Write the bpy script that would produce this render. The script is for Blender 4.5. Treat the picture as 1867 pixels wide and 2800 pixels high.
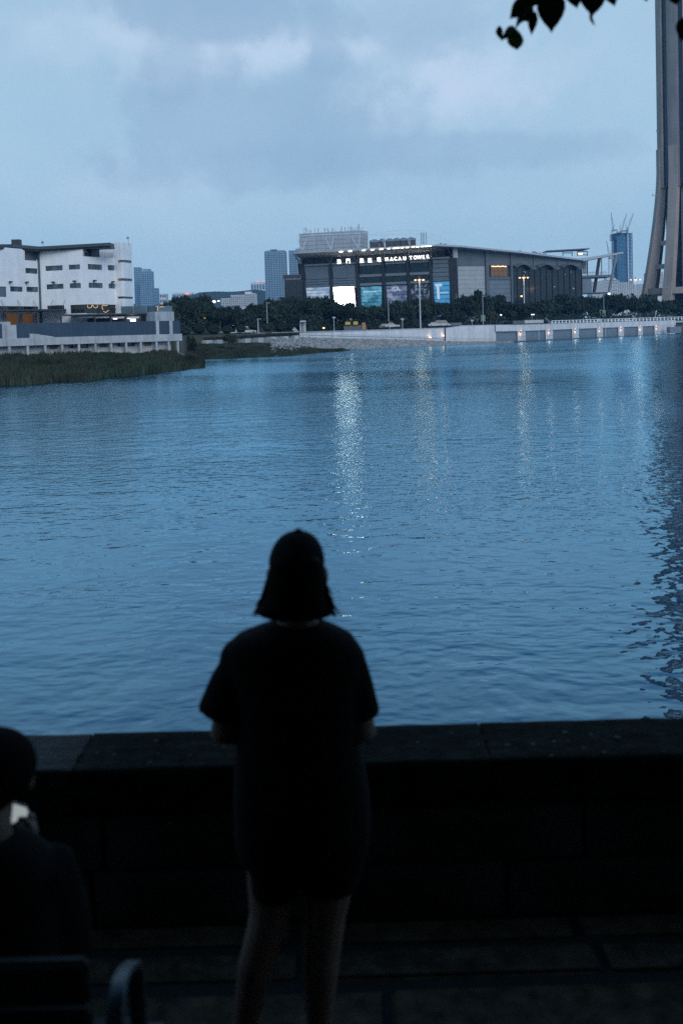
import bpy, bmesh, math, random
import numpy as np
from mathutils import Vector, Matrix
from mathutils import noise as pnoise

for o in list(bpy.data.objects):
    bpy.data.objects.remove(o)
scene = bpy.context.scene
COL = scene.collection
rad = math.radians
# ------------------------------------------------------------------ camera
HC = 5.6                       # camera height above the lake (z = 0)
F_PX = 35.0 / 36.0 * 2800.0    # focal length in photo pixels
OCX, OCY = 933.5, 1005.0       # optical centre in photo pixels
PITCH, ROLL = rad(2.19), -0.027
cam_data = bpy.data.cameras.new('camera')
cam = bpy.data.objects.new('camera', cam_data)
COL.objects.link(cam)
scene.camera = cam
cam_data.sensor_fit = 'VERTICAL'
cam_data.sensor_height = 36.0
cam_data.sensor_width = 24.0
cam_data.lens = 35.0
cam_data.shift_y = -(1400.0 - OCY) / 2800.0
cam_data.clip_start = 0.05
cam_data.clip_end = 20000.0
cam_data.dof.use_dof = True
cam_data.dof.focus_distance = 260.0
cam_data.dof.aperture_fstop = 2.8
CROT = Matrix.Rotation(math.pi / 2 - PITCH, 3, 'X') @ Matrix.Rotation(ROLL, 3, 'Z')
cam.matrix_world = Matrix.Translation((0, 0, HC)) @ CROT.to_4x4()
CPOS = Vector((0, 0, HC))


def ray(px, py):
    return CROT @ Vector(((px - OCX) / F_PX, -(py - OCY) / F_PX, -1.0))


def P(px, py, Y):
    """the point at world depth Y that the photo shows at this pixel"""
    r = ray(px, py)
    return CPOS + r * (Y / r.y)


def onz(px, py, z):
    r = ray(px, py)
    return CPOS + r * ((z - HC) / r.z)


# ------------------------------------------------------------------ world, sun, exposure
scene.view_settings.view_transform = 'Standard'
scene.view_settings.look = 'None'
scene.view_settings.exposure = 0.0
scene.view_settings.gamma = 1.0
scene.view_settings.use_curve_mapping = False
SUN_EL, SUN_AZ = rad(28), rad(160)     # azimuth clockwise from +Y: behind the camera, to the right
world = bpy.data.worlds.new('World')
scene.world = world
world.use_nodes = True
wn = world.node_tree
wn.nodes.clear()


class NT:
    """tiny helper to wire nodes"""
    def __init__(s, tree):
        s.t = tree

    def n(s, typ, **kw):
        nd = s.t.nodes.new(typ)
        for k, v in kw.items():
            setattr(nd, k, v)
        return nd

    def put(s, sock, val):
        if isinstance(val, bpy.types.NodeSocket):
            s.t.links.new(val, sock)
        elif sock.type == 'VECTOR' and len(val) == 4:
            sock.default_value = val[:3]
        else:
            sock.default_value = val

    def math(s, op, a, b=0.0, c=0.0, clamp=False):
        nd = s.n('ShaderNodeMath', operation=op, use_clamp=clamp)
        s.put(nd.inputs[0], a); s.put(nd.inputs[1], b); s.put(nd.inputs[2], c)
        return nd.outputs[0]

    def vmath(s, op, a, b=(0, 0, 0), scale=None):
        nd = s.n('ShaderNodeVectorMath', operation=op)
        s.put(nd.inputs[0], a); s.put(nd.inputs[1], b)
        if scale is not None:
            s.put(nd.inputs['Scale'], scale)
        return nd.outputs['Value'] if op in ('LENGTH', 'DOT_PRODUCT') else nd.outputs[0]

    def mix(s, fac, a, b, blend='MIX'):
        nd = s.n('ShaderNodeMix', data_type='RGBA', blend_type=blend)
        s.put(nd.inputs[0], fac); s.put(nd.inputs[6], a); s.put(nd.inputs[7], b)
        return nd.outputs[2]

    def noise(s, vec, scale, detail=3.0, rough=0.5, dim='3D'):
        nd = s.n('ShaderNodeTexNoise', noise_dimensions=dim)
        s.put(nd.inputs['Vector'], vec); nd.inputs['Scale'].default_value = scale
        nd.inputs['Detail'].default_value = detail; nd.inputs['Roughness'].default_value = rough
        return nd

    def maprange(s, v, a, b, c=0.0, d=1.0, smooth=True):
        nd = s.n('ShaderNodeMapRange', interpolation_type='SMOOTHSTEP' if smooth else 'LINEAR')
        s.put(nd.inputs[0], v); s.put(nd.inputs[1], a); s.put(nd.inputs[2], b)
        s.put(nd.inputs[3], c); s.put(nd.inputs[4], d)
        return nd.outputs[0]

    def ramp(s, fac, stops, interp='LINEAR'):
        nd = s.n('ShaderNodeValToRGB')
        nd.color_ramp.interpolation = interp
        els = nd.color_ramp.elements
        while len(els) < len(stops):
            els.new(0.5)
        for e, (p, c) in zip(els, stops):
            e.position = p; e.color = (*c, 1.0)
        s.put(nd.inputs[0], fac)
        return nd.outputs[0]


W = NT(wn)
tc = W.n('ShaderNodeTexCoord')
dirv = tc.outputs['Generated']
sep = W.n('ShaderNodeSeparateXYZ'); W.put(sep.inputs[0], dirv)
dz = sep.outputs[2]
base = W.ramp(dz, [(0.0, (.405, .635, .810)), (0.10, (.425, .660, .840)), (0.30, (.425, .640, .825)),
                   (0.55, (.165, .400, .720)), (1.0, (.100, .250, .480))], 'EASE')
nish = W.n('ShaderNodeTexSky', sky_type='NISHITA', sun_disc=False)
nish.sun_elevation = SUN_EL * 0.25
nish.sun_rotation = SUN_AZ
nish_c = W.vmath('SCALE', nish.outputs[0], scale=0.05)
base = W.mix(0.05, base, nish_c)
warp_n = W.noise(dirv, 7.0, 7.0, 0.62)
warp = W.vmath('SUBTRACT', warp_n.outputs['Color'], (.5, .5, .5))
warp2 = W.vmath('SUBTRACT', W.noise(dirv, 24.0, 6.0, 0.58).outputs['Color'], (.5, .5, .5))
warp = W.vmath('ADD', warp, W.vmath('SCALE', warp2, scale=.55))


def blob(px, py, rx, ry, warp_amt=0.9, soft=0.15):
    c = ray(px, py).normalized()
    d = W.vmath('SUBTRACT', dirv, tuple(c))
    d = W.vmath('MULTIPLY', d, (F_PX / rx, 2.0, F_PX / ry))
    d = W.vmath('ADD', d, W.vmath('SCALE', warp, scale=warp_amt))
    return W.maprange(W.vmath('LENGTH', d), 1.0, soft, 0.0, 1.0)


fine = W.noise(dirv, 9.0, 6.0, 0.62).outputs[0]
broad = W.noise(W.vmath('MULTIPLY', dirv, (1.0, 1.0, 2.6)), 3.2, 5.0, 0.55).outputs[0]
DARK = (.285, .450, .645, 1)
PALE = (.630, .755, .930, 1)
c = base
c = W.mix(W.math('MULTIPLY', W.maprange(broad, .50, .72), .22), c, DARK)
c = W.mix(W.math('MULTIPLY', W.maprange(broad, .50, .30), .18), c, PALE)
for px, py, rx, ry, a in ((430, 120, 520, 120, .60), (1260, 245, 400, 160, .85), (720, 130, 420, 90, .60), (350, 520, 420, 130, .22)):
    c = W.mix(W.math('MULTIPLY', blob(px, py, rx, ry, 1.5, .1), a), c, PALE)
for px, py, rx, ry, a in ((680, 330, 470, 190, .52), (980, 430, 330, 160, .34), (560, 40, 430, 90, .75), (1240, 425, 620, 70, .45),
                          (480, 190, 110, 120, .5), (880, 165, 75, 115, .6), (620, 190, 60, 80, .35), (1180, 60, 330, 130, .45), (690, 470, 400, 90, .5)):
    c = W.mix(W.math('MULTIPLY', blob(px, py, rx, ry, 1.7, .45), a), c, DARK)
c = W.mix(0.20, c, W.ramp(fine, [(.3, (.30, .46, .66)), (.7, (.46, .62, .82))]))
# below ~20 degrees the cloud deck above; higher up only the plain gradient
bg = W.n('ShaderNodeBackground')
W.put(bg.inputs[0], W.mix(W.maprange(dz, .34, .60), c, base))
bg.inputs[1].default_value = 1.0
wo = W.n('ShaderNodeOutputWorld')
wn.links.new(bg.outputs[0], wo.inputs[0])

sd = bpy.data.lights.new('sun', 'SUN')
sd.energy = 1.5
sd.angle = rad(35)
sd.color = (.93, .95, 1.0)
sun = bpy.data.objects.new('sun', sd)
COL.objects.link(sun)
sv = Vector((math.sin(SUN_AZ) * math.cos(SUN_EL), math.cos(SUN_AZ) * math.cos(SUN_EL), math.sin(SUN_EL)))
sun.rotation_euler = (-sv).to_track_quat('-Z', 'Y').to_euler()
scene.cycles.use_denoising = False
scene.cycles.max_bounces = 6
scene.cycles.diffuse_bounces = 3
scene.cycles.glossy_bounces = 3
scene.cycles.transmission_bounces = 4
scene.cycles.volume_bounces = 1
scene.cycles.sample_clamp_indirect = 4.0
# ------------------------------------------------------------------ materials
MATS = {}


def mat(name, col, rough=.7, var=.15, scale=1.5, bump=0.0, bscale=8.0, metal=0.0, spec=.4, emit=None, estr=0.0,
        var2=None, rnd=0.0, detail=4.0, streak=0.0, transl=0.0):
    """procedural surface: base colour broken up by noise in world space, optional relief, drips (streak) and emission"""
    if name in MATS:
        return MATS[name]
    m = bpy.data.materials.new(name)
    m.use_nodes = True
    t = NT(m.node_tree)
    b = m.node_tree.nodes['Principled BSDF']
    pos = t.n('ShaderNodeNewGeometry').outputs['Position']
    n1 = t.noise(pos, scale, detail, .6).outputs[0]
    k = t.maprange(n1, .3, .7, 1 - var, 1 + var, False)
    if streak:
        n2 = t.noise(t.vmath('MULTIPLY', pos, (1, 1, .08)), scale * 2.2, 4, .65).outputs[0]
        k = t.math('MULTIPLY', k, t.maprange(n2, .42, .72, 1.0, 1 - streak, True))
    if rnd:
        oi = t.n('ShaderNodeObjectInfo').outputs['Random']
        k = t.math('MULTIPLY', k, t.maprange(oi, 0, 1, 1 - rnd, 1 + rnd, False))
    colr = (*col, 1)
    if var2 is not None:
        n3 = t.noise(pos, scale * .37, 3, .6).outputs[0]
        colr = t.mix(t.maprange(n3, .4, .65), colr, (*var2, 1))
    cc = t.vmath('SCALE', colr, scale=k)
    t.put(b.inputs['Base Color'], cc)
    b.inputs['Roughness'].default_value = rough
    b.inputs['Metallic'].default_value = metal
    b.inputs['Specular IOR Level'].default_value = spec
    if transl:
        b.inputs['Transmission Weight'].default_value = transl
    if bump:
        bn = t.n('ShaderNodeBump')
        bn.inputs['Strength'].default_value = 1.0
        bn.inputs['Distance'].default_value = bump
        t.put(bn.inputs['Height'], t.noise(pos, bscale, 5, .6).outputs[0])
        t.put(b.inputs['Normal'], bn.outputs[0])
    if emit:
        b.inputs['Emission Color'].default_value = (*emit, 1)
        b.inputs['Emission Strength'].default_value = estr
    MATS[name] = m
    return m


def lined_mat(name, col, course, rough=.7, joint=.72, width=.12, streak=.15):
    """cladding whose courses are too fine to tell apart: thin horizontal joint lines by height"""
    m = mat(name, col, rough, .07, .4, streak=streak)
    t = NT(m.node_tree)
    b = m.node_tree.nodes['Principled BSDF']
    src = b.inputs['Base Color'].links[0].from_socket
    pos = t.n('ShaderNodeNewGeometry').outputs['Position']
    s = t.n('ShaderNodeSeparateXYZ'); t.put(s.inputs[0], pos)
    fr = t.math('FRACT', t.math('DIVIDE', s.outputs[2], course))
    k = t.maprange(fr, 0.0, width, joint, 1.0, False)
    t.put(b.inputs['Base Color'], t.vmath('SCALE', src, scale=k))
    return m


# ------------------------------------------------------------------ mesh building
ORG = {}


def link(o):
    COL.objects.link(o)
    return o


def tag(o, label, cat, group=None, kind=None):
    if label:
        o['label'] = label
    if cat:
        o['category'] = cat
    if group:
        o['group'] = group
    if kind:
        o['kind'] = kind
    return o


def thing(name, loc, label, cat, group=None):
    e = bpy.data.objects.new(name, None)
    e.empty_display_size = .2
    link(e)
    e.location = loc
    ORG[e] = Vector(loc)
    return tag(e, label, cat, group)


class MB:
    def __init__(s):
        s.v, s.f = [], []

    def add(s, vs, fs):
        k = len(s.v)
        s.v += [tuple(v) for v in vs]
        s.f += [tuple(i + k for i in f) for f in fs]
        return s

    def hexa(s, p):
        """p: 4 bottom points then 4 top points, counter-clockwise"""
        return s.add(p, [(3, 2, 1, 0), (4, 5, 6, 7), (0, 1, 5, 4), (1, 2, 6, 5), (2, 3, 7, 6), (3, 0, 4, 7)])

    def box(s, x0, x1, y0, y1, z0, z1):
        return s.hexa([(x0, y0, z0), (x1, y0, z0), (x1, y1, z0), (x0, y1, z0),
                       (x0, y0, z1), (x1, y0, z1), (x1, y1, z1), (x0, y1, z1)])

    def rbox(s, c, sx, sy, z0, z1, a=0.0):
        ca, sa = math.cos(a), math.sin(a)
        q = [(c[0] + x * ca - y * sa, c[1] + x * sa + y * ca) for x, y in
             ((-sx / 2, -sy / 2), (sx / 2, -sy / 2), (sx / 2, sy / 2), (-sx / 2, sy / 2))]
        return s.hexa([(*p, z0) for p in q] + [(*p, z1) for p in q])

    def prism(s, poly, z0, z1):
        n = len(poly)
        zz0 = z0 if hasattr(z0, '__len__') else [z0] * n
        zz1 = z1 if hasattr(z1, '__len__') else [z1] * n
        vs = [(p[0], p[1], z) for p, z in zip(poly, zz0)] + [(p[0], p[1], z) for p, z in zip(poly, zz1)]
        fs = [tuple(range(n - 1, -1, -1)), tuple(range(n, 2 * n))]
        fs += [(i, (i + 1) % n, n + (i + 1) % n, n + i) for i in range(n)]
        return s.add(vs, fs)

    def tube(s, pts, rs, n=8, cap=True, flat=None):
        """swept tube through pts with radii rs; flat = (vector, factor) squashes along a direction"""
        pts = [Vector(p) for p in pts]
        if not hasattr(rs, '__len__'):
            rs = [rs] * len(pts)
        k = len(s.v)
        prev = None
        for i, p in enumerate(pts):
            t = (pts[min(i + 1, len(pts) - 1)] - pts[max(i - 1, 0)])
            t = t.normalized() if t.length > 1e-9 else Vector((0, 0, 1))
            if prev is None:
                a = t.cross(Vector((0, 0, 1)))
                if a.length < 1e-3:
                    a = t.cross(Vector((1, 0, 0)))
            else:
                a = prev - t * prev.dot(t)
                if a.length < 1e-6:
                    a = t.orthogonal()
            a.normalize()
            prev = a
            b = t.cross(a)
            for j in range(n):
                w = 2 * math.pi * j / n
                off = (a * math.cos(w) + b * math.sin(w)) * rs[i]
                if flat:
                    fv = Vector(flat[0])
                    off -= fv * off.dot(fv) * (1 - flat[1])
                s.v.append(tuple(p + off))
        m = len(pts)
        for i in range(m - 1):
            for j in range(n):
                j2 = (j + 1) % n
                s.f.append((k + i * n + j, k + i * n + j2, k + (i + 1) * n + j2, k + (i + 1) * n + j))
        if cap:
            s.f.append(tuple(k + j for j in range(n - 1, -1, -1)))
            s.f.append(tuple(k + (m - 1) * n + j for j in range(n)))
        return s

    def ell(s, c, rx, ry, rz, nu=16, nv=10, rot=None):
        vs = [(0, 0, -rz)]
        for i in range(1, nv):
            a = math.pi * i / nv
            for j in range(nu):
                b = 2 * math.pi * j / nu
                vs.append((rx * math.sin(a) * math.cos(b), ry * math.sin(a) * math.sin(b), -rz * math.cos(a)))
        vs.append((0, 0, rz))
        fs = []
        for j in range(nu):
            fs.append((0, 1 + (j + 1) % nu, 1 + j))
            top = len(vs) - 1
            fs.append((top, 1 + (nv - 2) * nu + j, 1 + (nv - 2) * nu + (j + 1) % nu))
        for i in range(nv - 2):
            for j in range(nu):
                a0 = 1 + i * nu
                fs.append((a0 + j, a0 + (j + 1) % nu, a0 + nu + (j + 1) % nu, a0 + nu + j))
        vs = [Vector(v) for v in vs]
        if rot is not None:
            vs = [rot @ v for v in vs]
        c = Vector(c)
        return s.add([v + c for v in vs], fs)

    def loft(s, rings):
        """rings: lists of equally many points, closed at both ends"""
        n = len(rings[0])
        k = len(s.v)
        for r in rings:
            s.v += [tuple(p) for p in r]
        for i in range(len(rings) - 1):
            for j in range(n):
                j2 = (j + 1) % n
                s.f.append((k + i * n + j, k + i * n + j2, k + (i + 1) * n + j2, k + (i + 1) * n + j))
        s.f.append(tuple(k + j for j in range(n - 1, -1, -1)))
        s.f.append(tuple(k + (len(rings) - 1) * n + j for j in range(n)))
        return s

    def build(s, name, m, parent=None, label=None, cat=None, group=None, kind=None, smooth=False):
        if parent is not None:
            org = ORG[parent]
        else:
            a = np.array(s.v)
            lo, hi = a.min(0), a.max(0)
            org = Vector(((lo[0] + hi[0]) / 2, (lo[1] + hi[1]) / 2, lo[2]))
        me = bpy.data.meshes.new(name)
        me.from_pydata([(x - org[0], y - org[1], z - org[2]) for x, y, z in s.v], [], s.f)
        me.materials.append(m)
        if smooth:
            me.polygons.foreach_set('use_smooth', [True] * len(me.polygons))
        o = bpy.data.objects.new(name, me)
        link(o)
        if parent is not None:
            o.parent = parent
        else:
            o.location = org
        ORG[o] = Vector(org)
        return tag(o, label, cat, group, kind)


def copy_tree(o, parent=None):
    c = o.copy()
    link(c)
    if parent is not None:
        c.parent = parent
    ORG[c] = ORG.get(o, Vector())
    for ch in o.children:
        copy_tree(ch, c)
    return c


class Face:
    """a facade plane from plan point pa to pb (left to right in view), canted outward by cant (m per m of height)"""
    def __init__(s, pa, pb, cant=0.0, z0=HC):
        s.pa = Vector((pa[0], pa[1])); s.pb = Vector((pb[0], pb[1]))
        s.d = (s.pb - s.pa).normalized()
        s.L = (s.pb - s.pa).length
        s.n = Vector((s.d.y, -s.d.x))      # towards the camera for left-to-right walls
        s.cant, s.z0 = cant, z0

    def uz(s, px, py):
        r = ray(px, py)
        m = Vector((s.n.x, s.n.y, -s.cant))
        a = Vector((s.pa.x, s.pa.y, s.z0))
        t = (a - CPOS).dot(m) / r.dot(m)
        p = CPOS + r * t
        return (Vector((p.x, p.y)) - s.pa - s.n * s.cant * (p.z - s.z0)).dot(s.d), p.z

    def pt(s, u, w, z):
        q = s.pa + s.d * u + s.n * (w + s.cant * (z - s.z0))
        return (q.x, q.y, z)

    def rect(s, x0, y0, x1, y1):
        ym, xm = (y0 + y1) / 2, (x0 + x1) / 2
        return s.uz(x0, ym)[0], s.uz(x1, ym)[0], s.uz(xm, y1)[1], s.uz(xm, y0)[1]

    def box(s, mb, u0, u1, z0, z1, w0, w1):
        """w1 is the outer face, w0 the inner"""
        return mb.hexa([s.pt(u0, w1, z0), s.pt(u1, w1, z0), s.pt(u1, w0, z0), s.pt(u0, w0, z0),
                        s.pt(u0, w1, z1), s.pt(u1, w1, z1), s.pt(u1, w0, z1), s.pt(u0, w0, z1)])

    def pbox(s, mb, x0, y0, x1, y1, w0, w1):
        u0, u1, z0, z1 = s.rect(x0, y0, x1, y1)
        return s.box(mb, u0, u1, z0, z1, w0, w1)

    def wall(s, u0, u1, z0, z1, holes, t=.5):
        """wall slab with real openings; holes are (u0, u1, z0, z1)"""
        mb = MB()
        us = sorted({u0, u1, *[min(max(h[i], u0), u1) for h in holes for i in (0, 1)]})
        zs = sorted({z0, z1, *[min(max(h[i], z0), z1) for h in holes for i in (2, 3)]})

        def solid(i, j):
            if i < 0 or j < 0 or i >= len(us) - 1 or j >= len(zs) - 1:
                return False
            uc, zc = (us[i] + us[i + 1]) / 2, (zs[j] + zs[j + 1]) / 2
            return not any(h[0] < uc < h[1] and h[2] < zc < h[3] for h in holes)
        for i in range(len(us) - 1):
            for j in range(len(zs) - 1):
                if not solid(i, j):
                    continue
                a, b, c, d = us[i], us[i + 1], zs[j], zs[j + 1]
                mb.add([s.pt(a, 0, c), s.pt(b, 0, c), s.pt(b, 0, d), s.pt(a, 0, d)], [(0, 1, 2, 3)])
                mb.add([s.pt(a, -t, c), s.pt(b, -t, c), s.pt(b, -t, d), s.pt(a, -t, d)], [(3, 2, 1, 0)])
                for (ni, nj, q) in ((i - 1, j, ((a, c), (a, d))), (i + 1, j, ((b, d), (b, c))),
                                    (i, j - 1, ((b, c), (a, c))), (i, j + 1, ((a, d), (b, d)))):
                    if not solid(ni, nj):
                        (ua, za), (ub, zb) = q
                        mb.add([s.pt(ua, 0, za), s.pt(ub, 0, zb), s.pt(ub, -t, zb), s.pt(ua, -t, za)], [(0, 1, 2, 3)])
        return mb

    def window(s, r, parent, fm, pm, nx=2, nz=1, w=-.22, bar=.07, pms=None):
        """frame mesh with its panes as children; r is (u0, u1, z0, z1)"""
        u0, u1, z0, z1 = r
        f = MB()
        for i in range(nx + 1):
            u = u0 + (u1 - u0) * i / nx
            a, b = (u, u + bar) if i == 0 else ((u - bar, u) if i == nx else (u - bar / 2, u + bar / 2))
            s.box(f, a, b, z0, z1, w - .06, w + .06)
        for j in range(nz + 1):
            z = z0 + (z1 - z0) * j / nz
            a, b = (z, z + bar) if j == 0 else ((z - bar, z) if j == nz else (z - bar / 2, z + bar / 2))
            s.box(f, u0, u1, a, b, w - .055, w + .055)
        fo = f.build('window', fm, parent)
        k = 0
        for i in range(nx):
            for j in range(nz):
                p = MB()
                a = u0 + (u1 - u0) * i / nx; b = u0 + (u1 - u0) * (i + 1) / nx
                c = z0 + (z1 - z0) * j / nz; d = z0 + (z1 - z0) * (j + 1) / nz
                s.box(p, a, b, c, d, w - .03, w)
                p.build('pane', (pms[k % len(pms)] if pms else pm), fo)
                k += 1
        return fo


def plan(px, Y, py=880):
    p = P(px, py, Y)
    return (p.x, p.y)
# ------------------------------------------------------------------ palette
M_WHITE = lined_mat('white_cladding', (.80, .80, .81), .42, .75, .80, .10, .08)
M_CONC = mat('concrete', (.42, .44, .46), .85, .12, .5, .01, 6, streak=.30)
M_CONC_L = mat('pale_concrete', (.60, .59, .60), .85, .10, .3, .01, 4, streak=.22)
M_CONC_T = mat('tower_concrete', (.35, .295, .26), .85, .10, .12, streak=.22)
M_CONC_T2 = mat('tower_concrete_panel', (.235, .22, .215), .85, .10, .12, streak=.22)
M_DARK = mat('dark_metal', (.035, .04, .045), .5, .15, 1.0)
M_STEEL = mat('grey_steel', (.22, .24, .26), .5, .1, .8, metal=.3)
M_PALE_STEEL = mat('pale_steel', (.55, .57, .60), .45, .08, .8)
M_WHITE_STEEL = mat('white_steel', (.72, .73, .74), .45, .05, .8)
M_GLASS = mat('window_glass', (.030, .055, .070), .08, .25, .25, spec=.8)
M_GLASS_B = mat('blue_window_glass', (.06, .10, .13), .10, .25, .4, spec=.8)
M_GLASS_D = mat('dark_curtain_glass', (.012, .015, .018), .12, .3, .15, spec=.6)
M_FRAME = mat('window_frame', (.06, .07, .08), .5, .1)
M_SLATE = mat('slate_panel', (.105, .125, .145), .6, .08, .2, streak=.12)
M_BLUEGREY = mat('blue_grey_panel', (.15, .19, .23), .55, .08, .2, streak=.10)
M_GREYBAND = mat('grey_band', (.22, .24, .26), .6, .08, .3)
M_PANEL_L = mat('light_panel', (.36, .38, .40), .6, .06, .25, streak=.12)
M_ROOF = mat('roof_metal', (.40, .43, .46), .45, .08, .1, metal=.2)
M_SOFFIT = mat('soffit', (.34, .35, .35), .6, .06, .2)
M_ASPHALT = mat('asphalt', (.05, .05, .052), .9, .2, 1.5)
M_LEAF = mat('far_foliage', (.022, .036, .024), .8, .45, .35, rnd=.30, spec=.25)
M_LEAF2 = mat('far_foliage_light', (.045, .060, .032), .75, .45, .35, rnd=.25, spec=.25)
M_BARK = mat('bark', (.07, .058, .046), .9, .25, 3, .01, 10)
M_REED = mat('reed', (.029, .044, .028), .85, .5, .25, rnd=.1, var2=(.040, .044, .030), spec=.15)
M_REED_D = mat('reed_bed', (.028, .036, .020), .9, .4, .3)
M_ROCK = mat('rubble_stone', (.27, .27, .265), .9, .45, .9, .02, 5)
M_SOIL = mat('bank_soil', (.07, .068, .055), .95, .3, .6, .03, 3)
M_WARM = mat('warm_light', (.8, .6, .35), .5, 0, emit=(1.0, .45, .20), estr=5.0)
M_SLAMP = mat('street_lamp_light', (.8, .6, .35), .5, 0, emit=(1.0, .50, .26), estr=1.7)
M_QLAMP = mat('quay_lamp_light', (.8, .6, .35), .5, 0, emit=(1.0, .45, .18), estr=2.4)
M_WARMDIM = mat('warm_interior', (.25, .15, .08), .6, .4, .5, emit=(1.0, .48, .16), estr=.07)
M_WHITELIT = mat('white_light', (.9, .9, .9), .5, 0, emit=(.95, .97, 1.0), estr=3.0)
M_RED = mat('red_light', (.5, .02, .01), .4, 0, emit=(1.0, .10, .05), estr=2.2)
M_YELLOW = mat('yellow_light', (.32, .24, .05), .5, .1, emit=(1.0, .75, .12), estr=1.6)
M_CARPAINT = mat('white_paint', (.55, .56, .58), .3, .05, 1, spec=.6)
M_CARGREY = mat('grey_paint', (.16, .17, .18), .3, .05, 1, spec=.6)
M_CARDARK = mat('dark_paint', (.03, .032, .036), .3, .05, 1, spec=.6)
M_TYRE = mat('tyre_rubber', (.015, .015, .015), .9, .1)

# ------------------------------------------------------------------ the lake
def water_material():
    m = bpy.data.materials.new('lake_water')
    m.use_nodes = True
    t = NT(m.node_tree)
    b = m.node_tree.nodes['Principled BSDF']
    pos = t.n('ShaderNodeNewGeometry').outputs['Position']
    EPS = .02

    def height(off):
        p = t.vmath('ADD', pos, off) if off != (0, 0, 0) else pos
        p = t.vmath('MULTIPLY', p, (1, 1, 0))
        wv = t.vmath('SCALE', t.vmath('SUBTRACT', t.noise(p, .35, 1.0).outputs['Color'], (.5, .5, .5)), scale=.9)
        q = t.vmath('ADD', p, wv)
        h1 = t.noise(t.vmath('MULTIPLY', q, (.80, 1.0, 1.0)), .65, 1.0, .5).outputs[0]
        h2 = t.noise(t.vmath('MULTIPLY', q, (.72, 1.0, 1.0)), 2.6, 1.5, .5).outputs[0]
        h3 = t.noise(t.vmath('MULTIPLY', q, (.75, 1.0, 1.0)), 7.5, 1.5, .5).outputs[0]
        # gusts: patches of rougher and calmer water
        g = t.maprange(t.noise(t.vmath('MULTIPLY', p, (.4, 1, 1)), .045, 2.0).outputs[0], .32, .66, .50, 1.35)
        dist = t.vmath('LENGTH', p)
        rip = t.maprange(dist, 14.0, 60.0, .20, 1.15)
        s = t.math('MULTIPLY', h1, .050)
        s = t.math('MULTIPLY_ADD', t.math('MULTIPLY', h2, g), .042, s)
        return t.math('MULTIPLY_ADD', t.math('MULTIPLY', h3, t.math('MULTIPLY', g, rip)), .013, s)
    h0, hx, hy = height((0, 0, 0)), height((EPS, 0, 0)), height((0, EPS, 0))
    sx = t.math('DIVIDE', t.math('SUBTRACT', h0, hx), EPS)
    sy = t.math('DIVIDE', t.math('SUBTRACT', h0, hy), EPS)
    # seen at a grazing angle only the near sides of the ripples show
    far = t.maprange(t.vmath('LENGTH', t.vmath('MULTIPLY', pos, (1, 1, 0))), 30.0, 170.0)
    near_side = t.math('MULTIPLY', t.math('ABSOLUTE', sy), -1.0)
    sy = t.math('ADD', t.math('MULTIPLY', sy, t.math('SUBTRACT', 1.0, far)), t.math('MULTIPLY', near_side, far))
    cb = t.n('ShaderNodeCombineXYZ')
    t.put(cb.inputs[0], sx); t.put(cb.inputs[1], sy); cb.inputs[2].default_value = 1.0
    nrm = t.vmath('NORMALIZE', cb.outputs[0])
    m.node_tree.nodes.remove(b)
    df = t.n('ShaderNodeBsdfDiffuse'); df.inputs[0].default_value = (.003, .016, .045, 1)
    gl = t.n('ShaderNodeBsdfGlossy'); gl.inputs['Color'].default_value = (.50, .825, 1.0, 1); t.put(gl.inputs['Roughness'], t.maprange(t.vmath('LENGTH', t.vmath('MULTIPLY', pos, (1, 1, 0))), 15.0, 150.0, .025, .11))
    t.put(gl.inputs['Normal'], nrm)
    lw = t.n('ShaderNodeLayerWeight'); lw.inputs[0].default_value = .5; t.put(lw.inputs['Normal'], nrm)
    fr = t.math('MULTIPLY_ADD', t.math('POWER', lw.outputs['Facing'], 3.5), .90, .10)
    mx = t.n('ShaderNodeMixShader')
    t.put(mx.inputs[0], fr); t.put(mx.inputs[1], df.outputs[0]); t.put(mx.inputs[2], gl.outputs[0])
    t.put(m.node_tree.nodes['Material Output'].inputs['Surface'], mx.outputs[0])
    return m


def sheet(name, poly, z, m, **kw):
    mb = MB()
    mb.add([(x, y, z) for x, y in poly], [tuple(range(len(poly)))])
    return mb.build(name, m, **kw)


lake = sheet('lake', [(-5000, 3.7), (5000, 3.7), (5000, 9000), (-5000, 9000)], 0.0, water_material(), kind='structure')

# ------------------------------------------------------------------ far land: one raised sheet behind the shore
def strip(name, A, B, m, sub=6, jit=0.0, **kw):
    """sheet between two 3-D polylines with as many points"""
    rnd = random.Random(5)
    mb = MB()
    n = len(A)
    vs = []
    for i in range(n):
        a, b = Vector(A[i]), Vector(B[i])
        for j in range(sub + 1):
            p = a.lerp(b, j / sub)
            vs.append((p.x, p.y, p.z + (rnd.uniform(-jit, jit) if 0 < j < sub else 0)))
    k = sub + 1
    mb.add(vs, [(i * k + j, (i + 1) * k + j, (i + 1) * k + j + 1, i * k + j + 1) for i in range(n - 1) for j in range(sub)])
    return mb.build(name, m, smooth=True, **kw)


def resample(ctrl, step):
    """ctrl: list of tuples (px, a, b, ...); linear in between"""
    out = []
    for i in range(len(ctrl) - 1):
        n = max(1, int((ctrl[i + 1][0] - ctrl[i][0]) / step))
        for j in range(n):
            t = j / n
            out.append(tuple(a + (b - a) * t for a, b in zip(ctrl[i], ctrl[i + 1])))
    out.append(ctrl[-1])
    return out


def interp(ctrl, px):
    if px <= ctrl[0][0]:
        return ctrl[0][1:]
    for a, b in zip(ctrl, ctrl[1:]):
        if px <= b[0]:
            t = (px - a[0]) / (b[0] - a[0])
            return tuple(x + (y - x) * t for x, y in zip(a[1:], b[1:]))
    return ctrl[-1][1:]


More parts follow.
